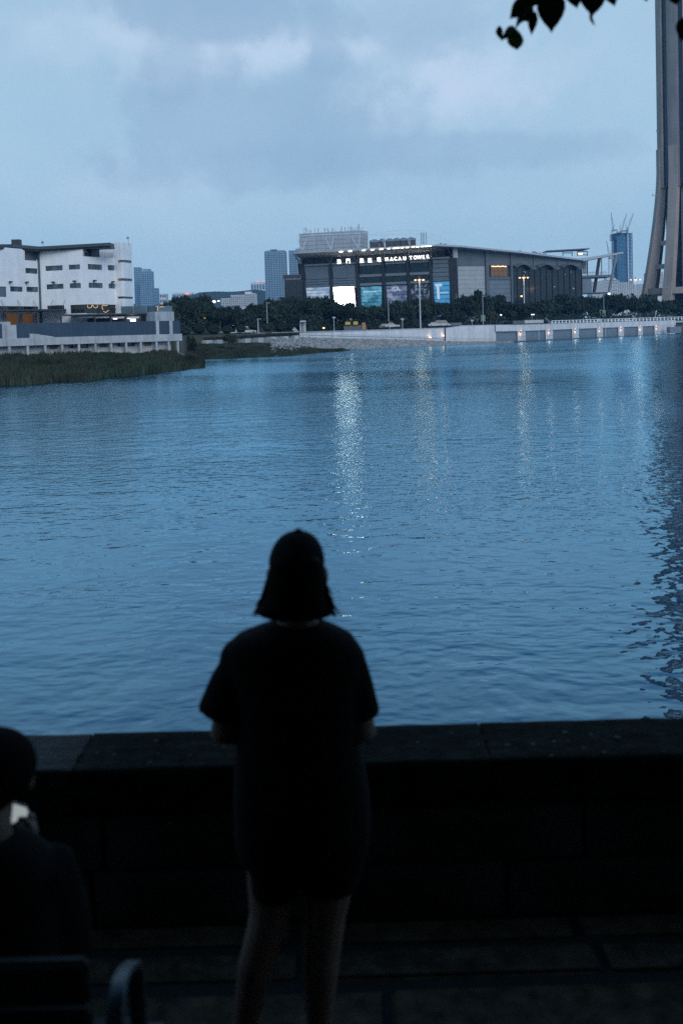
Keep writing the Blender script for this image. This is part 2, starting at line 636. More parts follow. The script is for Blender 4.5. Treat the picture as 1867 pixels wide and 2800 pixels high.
# quay wall line by photo column: depth, photo row of its foot, photo row of its top
QUAY = [(815, 268, 921, 911), (914, 277, 924, 907.5), (1104, 295, 928, 901.5), (1214, 305, 932, 897.5), (1260, 310, 933.5, 890.5),
        (1350, 318, 934, 888.5), (1424, 327, 931.5, 888), (1600, 364, 923, 882.5), (1794, 408, 914.5, 877), (1850, 422, 912, 875)]


def quay(px):
    return interp(QUAY, px)


LAND_Z = 5.15
land_poly = [(-1400, 186), plan(400, 197), plan(500, 205), plan(515, 240), plan(650, 252), plan(800, 268)]
land_poly += [plan(px, quay(px)[0] + (.9 if px < 1300 else 3.0)) for px in (830, 914, 1104, 1214, 1350, 1424, 1600, 1794, 1848)]
land_poly += [plan(2300, 520), (1500, 600), (5000, 700), (5000, 8800), (-5000, 8800), (-5000, 400)]
mb = MB()
mb.prism(land_poly, -1.0, LAND_Z)
land = mb.build('far_ground', M_SOIL, kind='structure')

# road behind the quay, with kerb and painted line
def band(name, ctrl, m, z, kind='structure', **kw):
    """flat strip between two depth offsets along the quay; ctrl: (px, depth0, depth1)"""
    mb = MB()
    a = [(*plan(px, d0), z) for px, d0, d1 in ctrl]
    b = [(*plan(px, d1), z) for px, d0, d1 in ctrl]
    n = len(a)
    mb.add(a + b, [(i, i + 1, n + i + 1, n + i) for i in range(n - 1)])
    return mb.build(name, m, kind=kind, **kw)


road_ctrl = [(430, 262, 276), (650, 272, 286), (800, 282, 297)] + [(px, quay(px)[0] + 10, quay(px)[0] + 24) for px in (914, 1104, 1260, 1424, 1600, 1794)] + [(1960, 470, 486)]
band('road', road_ctrl, M_ASPHALT, LAND_Z + .004)
mid = [(px, (a + b) / 2 - .12, (a + b) / 2 + .12) for px, a, b in road_ctrl]
band('road_marking', mid, M_CONC_L, LAND_Z + .008)
for s_ in (0, 1):
    mb = MB()
    for (p0, a0, b0), (p1, a1, b1) in zip(road_ctrl, road_ctrl[1:]):
        q0, q1 = (a0, a1) if s_ == 0 else (b0, b1)
        e = -.3 if s_ == 0 else .3
        c0, c1, c2, c3 = plan(p0, q0), plan(p1, q1), plan(p1, q1 + e), plan(p0, q0 + e)
        o = [c0, c1, c2, c3] if s_ else [c3, c2, c1, c0]
        mb.hexa([(*p, LAND_Z) for p in o] + [(*p, LAND_Z + .14) for p in o])
    mb.build('kerb', M_CONC, kind='structure')

# ------------------------------------------------------------------ quay walls (a thing with parts)
qw = thing('quay_wall', (*plan(1040, 290), 3.0), 'long pale retaining wall rising to the right above the rubble bank', 'wall')


def wall_strip(ctrl, top_of, bot_of, t, m, name, parent, w_off=0.0, **kw):
    mb = MB()
    for (pa, pb) in zip(ctrl, ctrl[1:]):
        ya, yb = quay(pa)[0] + w_off, quay(pb)[0] + w_off
        xa, xb = plan(pa, ya), plan(pb, yb)
        xa2, xb2 = plan(pa, ya + t), plan(pb, yb + t)
        za0, zb0 = bot_of(pa, ya), bot_of(pb, yb)
        za1, zb1 = top_of(pa, ya), top_of(pb, yb)
        mb.hexa([(*xa, za0), (*xb, zb0), (*xb2, zb0), (*xa2, za0), (*xa, za1), (*xb, zb1), (*xb2, zb1), (*xa2, za1)])
    return mb.build(name, m, parent, **kw)


qtop = lambda px, y: P(px, quay(px)[2], y).z
qbot = lambda px, y: P(px, quay(px)[1], y).z
cols_a = list(np.linspace(818, 1214.5, 18))
wall_strip(cols_a, qtop, lambda p, y: qbot(p, y) - .6, .6, M_CONC_L, 'wall_body', qw)
wall_strip(cols_a, lambda p, y: qtop(p, y) + .12, lambda p, y: qtop(p, y) - .02, .8, M_CONC, 'coping', qw, -.15)
wall_strip(cols_a, lambda p, y: qbot(p, y) + .75, lambda p, y: qbot(p, y) + .55, .25, M_CONC, 'ledge', qw, -.25)
qw2 = thing('quay_wall', (*plan(1290, 313), 1.0), 'tall pale quay wall section between the rubble bank and the recessed bays', 'wall')
cols_b = list(np.linspace(1216.5, 1354, 7))
wall_strip(cols_b, qtop, lambda p, y: qbot(p, y) - .6, .7, M_CONC_L, 'wall_body', qw2)
wall_strip([1214, 1217.5], lambda p, y: qtop(1217, y) + .1, lambda p, y: qbot(p, y) - .6, .8, M_DARK, 'expansion_pier', qw2, -.2)
wall_strip(cols_b, lambda p, y: qtop(p, y) + .10, lambda p, y: qtop(p, y) - .02, .9, M_CONC, 'coping', qw2, -.15)
qw3 = thing('quay_wall', (*plan(1600, 366), .5), 'pale quay wall with recessed bays and warm lamps at the waterside', 'wall')
cols_c = list(np.linspace(1354, 1846, 22))
wall_strip(cols_c, qtop, lambda p, y: P(p, quay(p)[2] + 13.5 + (1846 - p) * .009, y).z, 1.2, M_CONC_L, 'fascia', qw3, -.9)
wall_strip(cols_c, lambda p, y: qtop(p, y) + .08, lambda p, y: qtop(p, y) - .03, 1.5, M_CONC, 'coping', qw3, -1.05)
wall_strip(cols_c, lambda p, y: P(p, quay(p)[2] + 13.5 + (1846 - p) * .009, y).z, lambda p, y: qbot(p, y) - .6, .4, M_BLUEGREY, 'bay_back', qw3, .35)
wall_strip([1794, 1843], lambda p, y: qtop(p, y) - 1.5, lambda p, y: qbot(p, y) - .6, 1.4, M_CONC_L, 'end_block', qw3, -.6)
wall_strip(list(np.linspace(1356, 1800, 12)), lambda p, y: qbot(p, y) + 1.25, lambda p, y: qbot(p, y) + 1.15, .08, M_STEEL, 'handrail', qw3, -3.0)
LAMPX = (1424, 1500, 1571.6, 1638, 1696.6, 1749, 1794)
for i, px in enumerate(LAMPX):
    hw = 11 - i * .8
    wall_strip([px - hw, px + hw], lambda p, y: P(p, quay(p)[2] + 13.5 + (1846 - p) * .009, y).z - .003, lambda p, y: qbot(p, y) - .6, 1.4, M_CONC_L, 'pier', qw3, -.55)
# little up-and-down wall lamps on the piers
for i, px in enumerate(LAMPX):
    y = quay(px)[0] - .80
    p = P(px, quay(px)[2] + 20 - i * .35, y)
    e = thing('wall_lamp', p, ['warm wall lamp on the leftmost quay pier', 'warm wall lamp on the second quay pier from the left',
              'warm wall lamp on the third quay pier from the left', 'warm wall lamp on the middle one of seven quay piers',
              'warm wall lamp on the third quay pier from the right', 'warm wall lamp on the second quay pier from the right',
              'warm wall lamp on the rightmost quay pier'][i], 'wall lamp', 'quay wall lamps')
    MB().tube([p + Vector((0, 0, -.28)), p + Vector((0, 0, .28))], .16, 8).build('housing', M_DARK, e)
    MB().tube([p + Vector((0, 0, .285)), p + Vector((0, 0, .36))], .19, 8).build('upper_lens', M_QLAMP, e)
    MB().tube([p + Vector((0, 0, -.36)), p + Vector((0, 0, -.285))], .19, 8).build('lower_lens', M_QLAMP, e)
    for dz_, pw in ((.55, 12), (-.65, 24)):
        l = bpy.data.lights.new('lamp_glow', 'POINT')
        l.energy = pw; l.color = (1, .55, .28); l.shadow_soft_size = .28
        lo = bpy.data.objects.new('lamp_glow', l)
        link(lo); lo.parent = e; lo.location = (0, -.15, dz_)
# lower walk along the water
def zwalk(px):
    return P(px, quay(px)[1], quay(px)[0]).z


mb = MB()
for pa, pb in zip(np.linspace(1300, 1850, 30), np.linspace(1300, 1850, 30)[1:]):
    ya, yb = quay(pa)[0], quay(pb)[0]
    q = [plan(pa, ya - 4.2), plan(pb, yb - 4.2), plan(pb, yb + .2), plan(pa, ya + .2)]
    za, zb = zwalk(pa), zwalk(pb)
    mb.hexa([(*q[0], -1), (*q[1], -1), (*q[2], -1), (*q[3], -1), (*q[0], za), (*q[1], zb), (*q[2], zb), (*q[3], za)])
mb.build('waterside_walk', mat('wet_walk', (.10, .105, .11), .7, .2, .8, streak=.3), kind='structure')
mb = MB()
for pa, pb in zip(np.linspace(805, 1300, 26), np.linspace(805, 1300, 26)[1:]):
    ya, yb = quay(pa)[0], quay(pb)[0]
    q = [plan(pa, ya - 3), plan(pb, yb - 3), plan(pb, yb + .2), plan(pa, ya + .2)]
    za, zb = zwalk(pa), zwalk(pb)
    mb.hexa([(*q[0], za - .5), (*q[1], zb - .5), (*q[2], zb - .5), (*q[3], za - .5), (*q[0], za), (*q[1], zb), (*q[2], zb), (*q[3], za)])
mb.build('footpath', M_CONC, kind='structure')
# thin railing on the descending path
rail = thing('path_railing', (*plan(1150, 296), 2), 'low steel railing along the path below the pale wall', 'railing')
mb = MB(); mb2 = MB()
pts = []
for px in np.linspace(925, 1345, 60):
    y = quay(px)[0] - 2.6
    x, yy = plan(px, y)
    z = zwalk(px)
    mb.tube([(x, yy, z), (x, yy, z + 1.0)], .025, 4)
    pts.append((x, yy, z + 1.0))
mb2.tube(pts, .03, 5)
mb2.tube([(a, b, c - .45) for a, b, c in pts], .022, 5)
mb.build('posts', M_STEEL, rail, kind='stuff'); mb2.build('rails', M_STEEL, rail)

# ------------------------------------------------------------------ rubble bank
SHORE = [(700, 976), (800, 971), (870, 963), (950, 957), (1100, 949.5), (1250, 944), (1400, 938.5), (1500, 934)]
ctl = [(px, interp(SHORE, px)[0]) for px in np.linspace(740, 1400, 60)]
up, lo_ = [], []
for px, ys in ctl:
    y = quay(px)[0] - 2.9
    if px < 815:
        y = 268 - 2.9 - (815 - px) * .12
    zz = max(zwalk(max(px, 815)) - .25, .15) if px < 1290 else max(.15, (zwalk(1290) - .25) * (1400 - px) / 110)
    up.append((*plan(px, y), zz))
    s = onz(px, ys, 0.0)
    lo_.append((s.x, min(s.y, y - 1.5), -.4))
strip('rubble_bank', lo_, up, M_SOIL, 6, .12, kind='structure')
rnd = random.Random(11)
mb = MB()
ico = bmesh.new(); bmesh.ops.create_icosphere(ico, subdivisions=1, radius=1.0)
IV = [v.co.copy() for v in ico.verts]; IF = [tuple(v.index for v in f.verts) for f in ico.faces]
ico.free()
for k in range(5200):
    i = rnd.randrange(len(up) - 1); t = rnd.random(); s = rnd.random() ** .9
    a = Vector(lo_[i]).lerp(Vector(lo_[i + 1]), t); b = Vector(up[i]).lerp(Vector(up[i + 1]), t)
    c = a.lerp(b, s); r = rnd.uniform(.18, .50)
    M3 = Matrix.Rotation(rnd.random() * 6, 3, Vector((rnd.random(), rnd.random(), rnd.random() + .1)).normalized())
    sc = Vector((r * rnd.uniform(.8, 1.5), r * rnd.uniform(.7, 1.2), r * rnd.uniform(.5, .9)))
    mb.add([c + M3 @ Vector((v.x * sc.x * rnd.uniform(.8, 1.15), v.y * sc.y * rnd.uniform(.8, 1.15), v.z * sc.z)) for v in IV], IF)
mb.build('rubble', M_ROCK, label='grey rubble stones covering the bank below the pale wall', cat='stones', kind='stuff')

# ------------------------------------------------------------------ grass bank with planters, left of the rubble
GS = [(470, 987), (520, 983.5), (650, 978.5), (800, 971.5), (880, 964), (955, 958)]
lo_, up = [], []
for px in np.linspace(440, 955, 50):
    s = onz(px, interp(GS, px)[0], 0.0)
    lo_.append((s.x, s.y, -.3))
    d = interp([(440, 235), (560, 240), (690, 250), (800, 262), (955, 272)], px)[0]
    hz = interp([(440, 3.0), (700, 2.9), (790, 2.2), (870, .9), (955, .1)], px)[0]
    if px > 720:
        d = s.y + (d - s.y) * max(.12, 1 - (px - 720) / 260)
    up.append((*plan(px, max(d, s.y + 1.0)), hz))
strip('grass_bank', lo_, up, M_REED_D, 8, .1, kind='structure')


def blades(name, n, pick, hgt, wid, m, label, cat, seed=1, lean=.35):
    """tall grass: n tapering bent blades of two quads each, standing where pick() says"""
    r = random.Random(seed)
    mb = MB()
    for k in range(n):
        p, sc = pick(r)
        a = r.uniform(0, math.pi)
        h = hgt * sc * r.uniform(.55, 1.1); w = wid * r.uniform(.6, 1.3)
        dx, dy = math.cos(a) * w, math.sin(a) * w * .5
        lx, ly = r.uniform(-lean, lean) * h, r.uniform(-lean, lean) * h
        x, y, z = p
        mb.add([(x - dx, y - dy, z), (x + dx, y + dy, z), (x + dx * .8 + lx * .35, y + dy * .8 + ly * .35, z + h * .6),
                (x - dx * .8 + lx * .35, y - dy * .8 + ly * .35, z + h * .6), (x + lx, y + ly, z + h)],
               [(0, 1, 2, 3), (3, 2, 4)])
    return mb.build(name, m, label=label, cat=cat, kind='stuff')


def bank_pick(A, B, taper=.0):
    def f(r):
        i = r.randrange(len(A) - 1); t = r.random(); s = r.random()
        a = Vector(A[i]).lerp(Vector(A[i + 1]), t); b = Vector(B[i]).lerp(Vector(B[i + 1]), t)
        p = a.lerp(b, s)
        cl = pnoise.noise(Vector((p.x * .16, p.y * .16, 1.7))) + .5 * pnoise.noise(Vector((p.x * .5, p.y * .5, 4.2)))
        if s < .22 and cl < -.05 - s:
            s = .22 + .5 * r.random(); p = a.lerp(b, s)
        return p, (1 - taper * s) * max(.3, .62 + .45 * math.sin(math.pi * min(1, s + .15)) + .75 * cl)
    return f


blades('bank_grass', 15000, bank_pick(lo_, up, .7), .95, .10, M_REED, 'tall dull green grass on the far bank below the planters', 'grass', 3)

# the reed bed in front of the white building
RS = [(-90, 1062), (0, 1056), (130, 1049), (250, 1040), (360, 1028), (450, 1017), (520, 1009), (556, 1003.5)]
lo_, up = [], []
for px in np.linspace(-90, 556, 44):
    s = onz(px, interp(RS, px)[0], 0.0)
    lo_.append((s.x, s.y, -.3))
    ybk = interp([(-90, 164), (0, 166), (300, 180), (480, 193), (530, 178), (556, s.y + 1.5)], px)[0]
    hz = interp([(-90, 1.9), (430, 1.9), (490, 1.2), (556, .05)], px)[0]
    up.append((*plan(px, max(ybk, s.y + 1.2)), hz))
strip('reed_bank', lo_, up, M_REED_D, 8, .15, kind='structure')
blades('reed_bed', 46000, bank_pick(lo_, up), 1.5, .13, M_REED, 'dense dull green reeds growing in front of the white building', 'reeds', 7, .3)
# ------------------------------------------------------------------ white stepped building on the left
WB = thing('white_building', (*plan(230, 202), HC), 'white stepped building with dark roof and blue glass screen above the reeds', 'building')
YA0, YA1, YB1, YC1 = 193.0, 203.0, 200.0, 208.0
pA0, pA1, pB1, pC1 = plan(-60, YA0 - 5.3), plan(113, YA1), plan(234, YB1), plan(324, YC1)
FA, FB, FC = Face(pA0, pA1), Face(pA1, pB1), Face(pB1, pC1)
FD1 = Face(plan(262, 210.5), plan(341, 206.6))
FD2 = Face(plan(341, 206.6), plan(368, 210.5))
ZTOPA = FA.uz(40, 679)[1]
ZTOPB = FB.uz(172, 680)[1]
ZBASE = HC + .2
ZMID = FB.uz(160, 856)[1]       # level of the canopies
panes = [M_GLASS, M_GLASS_B, M_GLASS]
winsA = [(71, 733.5, 104, 748, 3), (29, 783.5, 63.5, 797.5, 3), (73.5, 784.5, 106, 798.5, 2), (-32, 783, 19, 811.5, 2)]
stripA = FA.rect(-40, 837, 107, 851)
winsB = [(125, 726.3, 172, 740, 3), (188.5, 723.6, 219.5, 736.8, 2), (128, 777, 174.5, 790.5, 3), (191, 774.5, 222, 788, 2)]
winsC = [(241, 722.8, 280, 737.6, 5), (295.5, 725.2, 317, 739.3, 2), (243.5, 773.6, 282, 787.6, 5), (298, 775.5, 319, 789, 2)]


def clad(face, u0, u1, z0, z1, wins, extra=()):
    hs = []
    for w in wins:
        hs.append(face.rect(*w[:4]))
    face.wall(u0, u1, z0, z1, hs + list(extra), .6).build('wall', M_WHITE, WB)
    for w, h in zip(wins, hs):
        face.window(h, WB, M_FRAME, M_GLASS, w[4], 1, -.22, .06, panes)


openA = FA.rect(-45, 857, 108, 890)
notch = FA.rect(68.5, 676, 120, 713)
notch = (notch[0], FA.L + 1, notch[2], ZTOPA + 5)
clad(FA, 0, FA.L, ZBASE - 2, ZTOPA, winsA, [stripA, openA, notch])
FA.window((max(stripA[0], .2), stripA[1], stripA[2], stripA[3]), WB, M_FRAME, M_GLASS_D, 9, 1, -.25, .06)
mb = MB(); FA.box(mb, notch[0] - .1, FA.L + .05, notch[2] - .1, ZTOPA + .2, -1.0, -.7); mb.build('recessed_panel', mat('grey_plant_panel', (.10, .115, .125), .7, .08), WB)
winB0 = FB.rect(130, 835, 176.5, 850); glB = FB.rect(193, 833, 240, 857); lowB = FB.rect(118, 861, 240, 890)
clad(FB, 0, FB.L, ZBASE - 2, ZTOPB, winsB, [winB0, (glB[0], FB.L + 1, glB[2], glB[3])])
FB.window(winB0, WB, M_FRAME, M_GLASS_D, 3, 1)
FB.window((glB[0], FB.L - .1, glB[2], glB[3]), WB, M_FRAME, M_GLASS_D, 3, 1, -.25)
ZPAR = FC.uz(270, 703.5)[1]
glC = FC.rect(230, 832.5, 322, 857.5)
clad(FC, 0, FC.L, ZBASE - 2, ZPAR, winsC, [(-1, glC[1], glC[2], glC[3])])
FC.window((.1, glC[1], glC[2], glC[3]), WB, M_FRAME, M_GLASS_D, 5, 1, -.25)
mb = MB(); FB.box(mb, FB.L - 2.2, FB.L, ZPAR - .2, ZTOPB - .003, -.6, -.002); mb.build('wall_return', M_WHITE, WB)
# back volume so that the building has depth
bk = MB()
bk.prism([FA.pt(0, -6.0, 0)[:2], (pA1[0], pA1[1] + 7.0), FB.pt(FB.L * .5, -1.6, 0)[:2], FC.pt(.8, -1.5, 0)[:2], FC.pt(FC.L, -.9, 0)[:2], plan(360, 232), plan(-60, 232)], ZBASE - 2, ZPAR - 1.6)
bk.build('rear_volume', M_BLUEGREY, WB)
# tower block D with wrap-around slot windows
ZTD = FD1.uz(341, 661)[1]
slots = [(711, 718), (761, 768), (810.5, 816.5)]
h1 = [FD1.rect(322, a, 345, b) for a, b in slots]
h2 = [FD2.rect(338, a + .6, 362.5 + 2 * i, b + .6) for i, (a, b) in enumerate(slots)]
FD1.wall(0, FD1.L, ZBASE + 3.6, ZTD, [(h[0], FD1.L + 1, h[2], h[3]) for h in h1], .45).build('wall', M_WHITE, WB)
FD2.wall(0, FD2.L, ZBASE + 3.6, ZTD - .05, [(-1, h[1], h[2], h[3]) for h in h2], .45).build('wall', M_WHITE, WB)
for i, (a, b) in enumerate(zip(h1, h2)):
    FD1.window((a[0], FD1.L - .2, a[2], a[3]), WB, M_FRAME, [M_WARMDIM, M_WARMDIM, M_GLASS_D][i], 2, 1, -.3, .06)
    FD2.window((.2, b[1], b[2], b[3]), WB, M_FRAME, M_GLASS_B, 3, 1, -.3, .06)
mb = MB(); mb.prism([FD2.pt(FD2.L, -.46, 0)[:2], plan(366, 224), plan(262, 226), FD1.pt(0, -.45, 0)[:2], FD1.pt(FD1.L - .5, -.6, 0)[:2]], ZBASE + 3.6, ZTD - 1.2)
mb.build('rear_volume', M_WHITE, WB)
# roof: dark thick-edged slab folded above the corner, overhanging the facade
zr = lambda px, py, y: P(px, py, y).z
roofL = [P(-60, 664, YA0 - 8), P(45, 659, YA1 - 4), P(108, 674, YA1 - 2.2)]
mb = MB()
a = P(-60, 668.5, YA0 - 7.5); b = P(36, 667.5, 197.5); c_ = P(108, 674, 200.6); d = P(301.5, 663.2, 198.6)
e = Vector((d.x - .3, 203.5, d.z + .1)); e2 = Vector((P(240, 670, 204).x, 204.5, d.z + .1)); e3 = Vector((P(225, 670, 216).x, 216, d.z + .3)); f = Vector((a.x, 218, a.z + .4))
loop = [a, b, c_, d, e, e2, e3, f]
mb.prism([(p.x, p.y) for p in loop], [p.z - .62 for p in loop], [p.z for p in loop])
roof = mb.build('roof', mat('roof_edge', (.055, .065, .075), .5, .1, .5), WB)
mb = MB(); mb.prism([(p.x, p.y + .5) for p in loop], [p.z - .95 for p in loop], [p.z - .625 for p in loop]); mb.build('soffit', M_DARK, roof)
q = P(46.5, 667, 203); mb = MB(); mb.rbox((q.x, q.y), 1.6, 1.6, q.z - .6, P(46, 655.5, 203).z); mb.build('chimney', M_DARK, roof)
for px, y0, y1 in ((119, 672, 660), (352, 662, 648)):
    p0, p1 = P(px, y0, 203 if px < 200 else 209), P(px - .6, y1, 203 if px < 200 else 209)
    m_ = MB(); m_.tube([p0 - Vector((0, 0, .6)), p1], .035, 5); m_.rbox((p1.x - .12, p1.y), .42, .3, p1.z - .42, p1.z); m_.build('camera_mast', M_STEEL, WB)
# corner pipe
mb = MB(); FB.box(mb, -.25, .28, ZBASE, ZTOPB - .1, .002, .30); mb.build('corner_duct', mat('duct', (.07, .10, .13), .5), WB)
# roof terrace: sun-room box, post, railing
ft = Face((FC.pa.x, FC.pa.y + 2.0), (FC.pb.x, FC.pb.y + 2.0))
for nm, r, mt, w in (('plant_box', (235, 690, 250, 702), M_DARK, 0), ('terrace_post', (246.5, 675, 250, 703), M_DARK, .3), ('plant_box', (250.2, 681.5, 271, 704), M_SLATE, .2)):
    mb = MB(); ft.pbox(mb, *r, w - 1.2, w); mb.build(nm, mt, WB)
rl = MB()
for px in np.linspace(272, 316, 8):
    u, z0 = FC.uz(px, 705.5); _, z1 = FC.uz(px, 690.5 + (px - 272) * .04)
    rl.tube([FC.pt(u, -.3, z0 - .3), FC.pt(u, -.3, z1)], .035, 5)
for yy in (690, 695.5, 700):
    u0, z0 = FC.uz(272, yy); u1, z1 = FC.uz(316, yy + 1.8)
    rl.tube([FC.pt(u0, -.3, z0), FC.pt(u1, -.3, z1)], .03, 5)
rl.build('terrace_railing', M_STEEL, WB)
# floodlight fittings
for fc, px, py in ((FA, 25, 771), (FA, 70, 772), (FB, 150, 772), (FB, 208, 769), (FC, 255, 767.5), (FC, 305, 771)):
    u, z = fc.uz(px, py)
    mb = MB(); fc.box(mb, u - .30, u + .30, z - .14, z + .14, .35, .75); fc.box(mb, u - .05, u + .05, z - .3, z + .05, .002, .45); mb.build('floodlight', M_DARK, WB)
# entrance canopy with stay rods, lit bays behind
ZC = FA.uz(60, 851)[1]
mb = MB()
qs = [P(-60, 849, 186), P(182, 850.5, 195.6), Vector((P(182, 850.5, 201).x, 201, 0)), Vector((pA1[0], pA1[1] + .2, 0)), Vector((pA0[0], pA0[1], 0))]
mb.prism([(p.x, p.y) for p in qs], ZC - .14, ZC + .16); mb.build('entrance_canopy', M_DARK, WB)
for fc, px, py, tx in ((FA, 3, 819, 24), (FA, 3, 819, 14), (FA, 48.5, 820, 68), (FA, 48.5, 820, 58), (FA, 92, 822, 111), (FA, 92, 822, 101), (FB, 145.5, 820, 136), (FB, 179, 819, 170)):
    u, z = fc.uz(px, py)
    t_ = P(tx, 849, 192 + tx * .04)
    mb = MB(); mb.tube([fc.pt(u, .02, z), (t_.x, t_.y, ZC + .1)], .03, 5); mb.build('stay_rod', M_STEEL, WB)
mb = MB(); FA.box(mb, 0, FA.L, ZBASE - 2, openA[3] + .2, -2.3, -2.1); mb.build('lit_lobby_wall', M_WARMDIM, WB)
for px in (13, 22, 66, 108):
    u, _ = FA.uz(px, 870)
    mb = MB(); FA.box(mb, u - .35, u + .35, ZBASE - 2, openA[3], -1.2, -.65); mb.build('lobby_pier', M_CONC, WB)
# pergola over the deck
ZP = P(280, 858, 190).z
mb = MB(); q0, q1 = plan(166, 189.5), plan(402, 195); mb.prism([q0, q1, (q1[0] + .1, 206), (q0[0], 201)], ZP - .16, ZP + .06); mb.build('pergola_roof', M_DARK, WB)
for px in (166.5, 211.5, 257.5, 301.5, 343.5, 382):
    t_ = (px - 166) / 236; q = (q0[0] + (q1[0] - q0[0]) * t_, q0[1] + (q1[1] - q0[1]) * t_ + .4)
    mb = MB(); mb.rbox(q, .26, .26, HC - .3, ZP - .17); mb.build('pergola_post', M_DARK, WB)
fp = Face((q0[0], q0[1] + 8), (q1[0], q1[1] + 6))
for r, mt in (((214, 866, 258, 871), M_CONC_L), ((262, 866, 300, 871), M_CONC_L), ((305, 867, 340, 872), M_CONC_L), ((345, 867, 383, 872), M_CONC_L)):
    mb = MB(); fp.pbox(mb, *r, 5.5, 5.7); mb.build('blind', mt, WB)
mb = MB(); fp.pbox(mb, 357, 872, 372, 884, .1, .2); mb.build('lit_opening', M_WHITELIT, WB)
for r in ((310, 871.3, 321, 873.5), (347, 870.5, 357, 872.5)):
    mb = MB(); fp.pbox(mb, *r, 3.0, 3.2); mb.build('ceiling_lamp', M_WHITELIT, WB)
mb = MB(); fp.pbox(mb, 240, 872, 300, 890, .0, .1); mb.build('bar_counter', M_DARK, WB)
mb = MB(); fp.pbox(mb, 168, 860, 240, 890, -.2, -.05); mb.build('deck_wall', M_CONC_L, WB)
mb = MB(); fp.pbox(mb, 240, 860, 402, 890, -1.2, -1.0); mb.build('deck_wall', M_SLATE, WB)
# concrete stair block at the end, glass balustrade above
fe1 = Face(plan(400, 196), plan(425, 192)); fe2 = Face(plan(425, 192), plan(477, 196.5))
zt = fe2.uz(450, 852)[1]
mb = MB(); mb.prism([fe1.pt(0, 0, 0)[:2], fe1.pt(fe1.L, 0, 0)[:2], fe2.pt(fe2.L, 0, 0)[:2], plan(477, 206), plan(400, 206)], HC - .6, zt); mb.build('stair_block', M_CONC, WB)
M_BAL = mat('balustrade_glass', (.10, .15, .17), .08, .15, .4, spec=.8)
for fc, a, b in ((fe1, 400, 425), (fe2, 425, 450), (fe2, 450, 474)):
    mb = MB(); r = fc.rect(a, 836.5, b, 852); fc.box(mb, r[0] + .03, r[1] - .03, zt, r[3], -.25, -.2); mb.build('glass_panel', M_BAL, WB)
for a, b in ((331, 365), (365, 400)):
    mb = MB(); fg = Face(plan(331, 196), plan(400, 195.6)); r = fg.rect(a, 837.5, b, 853); fg.box(mb, r[0] + .03, r[1] - .03, ZP + .08, r[3], -.05, 0); mb.build('glass_panel', M_BAL, WB)
# string lights: looping warm strands behind the corner glazing and glowing strips for their reflections on the balustrade
def strand(fc, pts, w, label):
    mb = MB()
    mb.tube([fc.pt(*(lambda uz: (uz[0], w, uz[1]))(fc.uz(x, y))) for x, y in pts], .055, 5)
    return mb.build('string_light', mat('string_glow', (.8, .5, .2), .5, 0, emit=(1.0, .56, .20), estr=.6), label=label, cat='string light', group='string lights')


strand(FC, [(239.5, 834), (240.5, 841), (245, 842.5), (250, 840), (251.5, 834.5), (254, 834.5), (257, 840), (262, 842), (266.5, 840), (267, 834.5)], .06, 'wavy warm string light in the corner glazing of the white building')
strand(FC, [(294, 835), (286, 836), (281, 834.5), (279, 838), (280.5, 845), (282.5, 846.5)], .06, 'hooked warm string light right of the wavy one in the glazing')
strand(FC, [(283, 851), (289, 855), (296, 849.5), (297, 848)], .06, 'short warm string light low in the corner glazing')
strand(fe2, [(425.5, 838), (432, 838), (431.5, 850)], .05, 'L shaped warm string light on the glass balustrade of the stair block')  # reflections in the glass, drawn as glowing tubes
strand(fe2, [(437, 841), (440, 839), (444, 838), (448, 840)], .05, 'small curved warm string light on the stair block balustrade')
# planters (dark funnels) on the corner deck
for px, lb in ((271, 'dark funnel planter on the deck, leftmost of three'), (311, 'dark funnel planter on the deck, middle and widest of three'), (336, 'dark funnel planter on the deck, rightmost of three')):
    w = 7.5 if px == 311 else 5
    y = 196.5
    p0 = P(px, 858, y); k = y / F_PX
    e = thing('deck_planter', (p0.x, p0.y, ZP + .08), lb, 'planter', 'funnel planters on the deck')
    z = ZP + .08
    MB().tube([(p0.x, y, z), (p0.x, y, z + .15), (p0.x, y, z + .9)], [w * .35 * k, w * .4 * k, w * k], 12).build('pot', M_DARK, e)
    m_ = MB(); m_.ell((p0.x, y, z + .95), w * .9 * k, w * .9 * k, .22, 10, 6); m_.build('foliage', M_LEAF, e)
# podium: slab edge, columns, block wall, blue glass screen
pp0, pp1 = plan(-60, 167.5), plan(497, 192)
FP_ = Face(pp0, pp1)
zs0, zs1 = HC - 1.32, HC + .0
mb = MB(); FP_.box(mb, 0, FP_.L, zs0, zs1, -9, 0); mb.build('podium_slab', M_CONC, WB)
mb = MB(); FP_.box(mb, 0, FP_.uz(481, 940)[0], .8, zs0 - .003, -2.4, -1.9); mb.build('podium_wall', lined_mat('block_wall', (.52, .53, .55), .4, .85, .78, .14, .2), WB)
for px in (27.5, 77.5, 125.5, 172, 218, 263, 306, 347, 387, 430, 463, 488):
    u, _ = FP_.uz(px, 945)
    mb = MB(); FP_.box(mb, u - .19, u + .19, .6, zs0 - .003, -.55, -.1); mb.build('column', M_CONC, WB)
fw = Face(FP_.pt(0, -1.86, 0)[:2], FP_.pt(FP_.L, -1.86, 0)[:2])
for a, y0, b, y1, amb in ((137, 943.5, 158, 954, 1), (190, 942.5, 211, 952, 0), (221, 941.5, 242, 951.5, 0), (274, 940, 294, 949, 1), (322, 938.5, 341, 947.5, 0), (351, 938, 368, 946.5, 0), (397, 936.5, 413, 945, 1)):
    r = fw.rect(a, y0, b, y1)
    fw.window((r[0], r[1], r[2], r[3]), WB, M_FRAME, mat('amber_shutter', (.18, .13, .07), .7, .3, 1) if amb else M_GLASS_D, 1, 1, .05, .05)
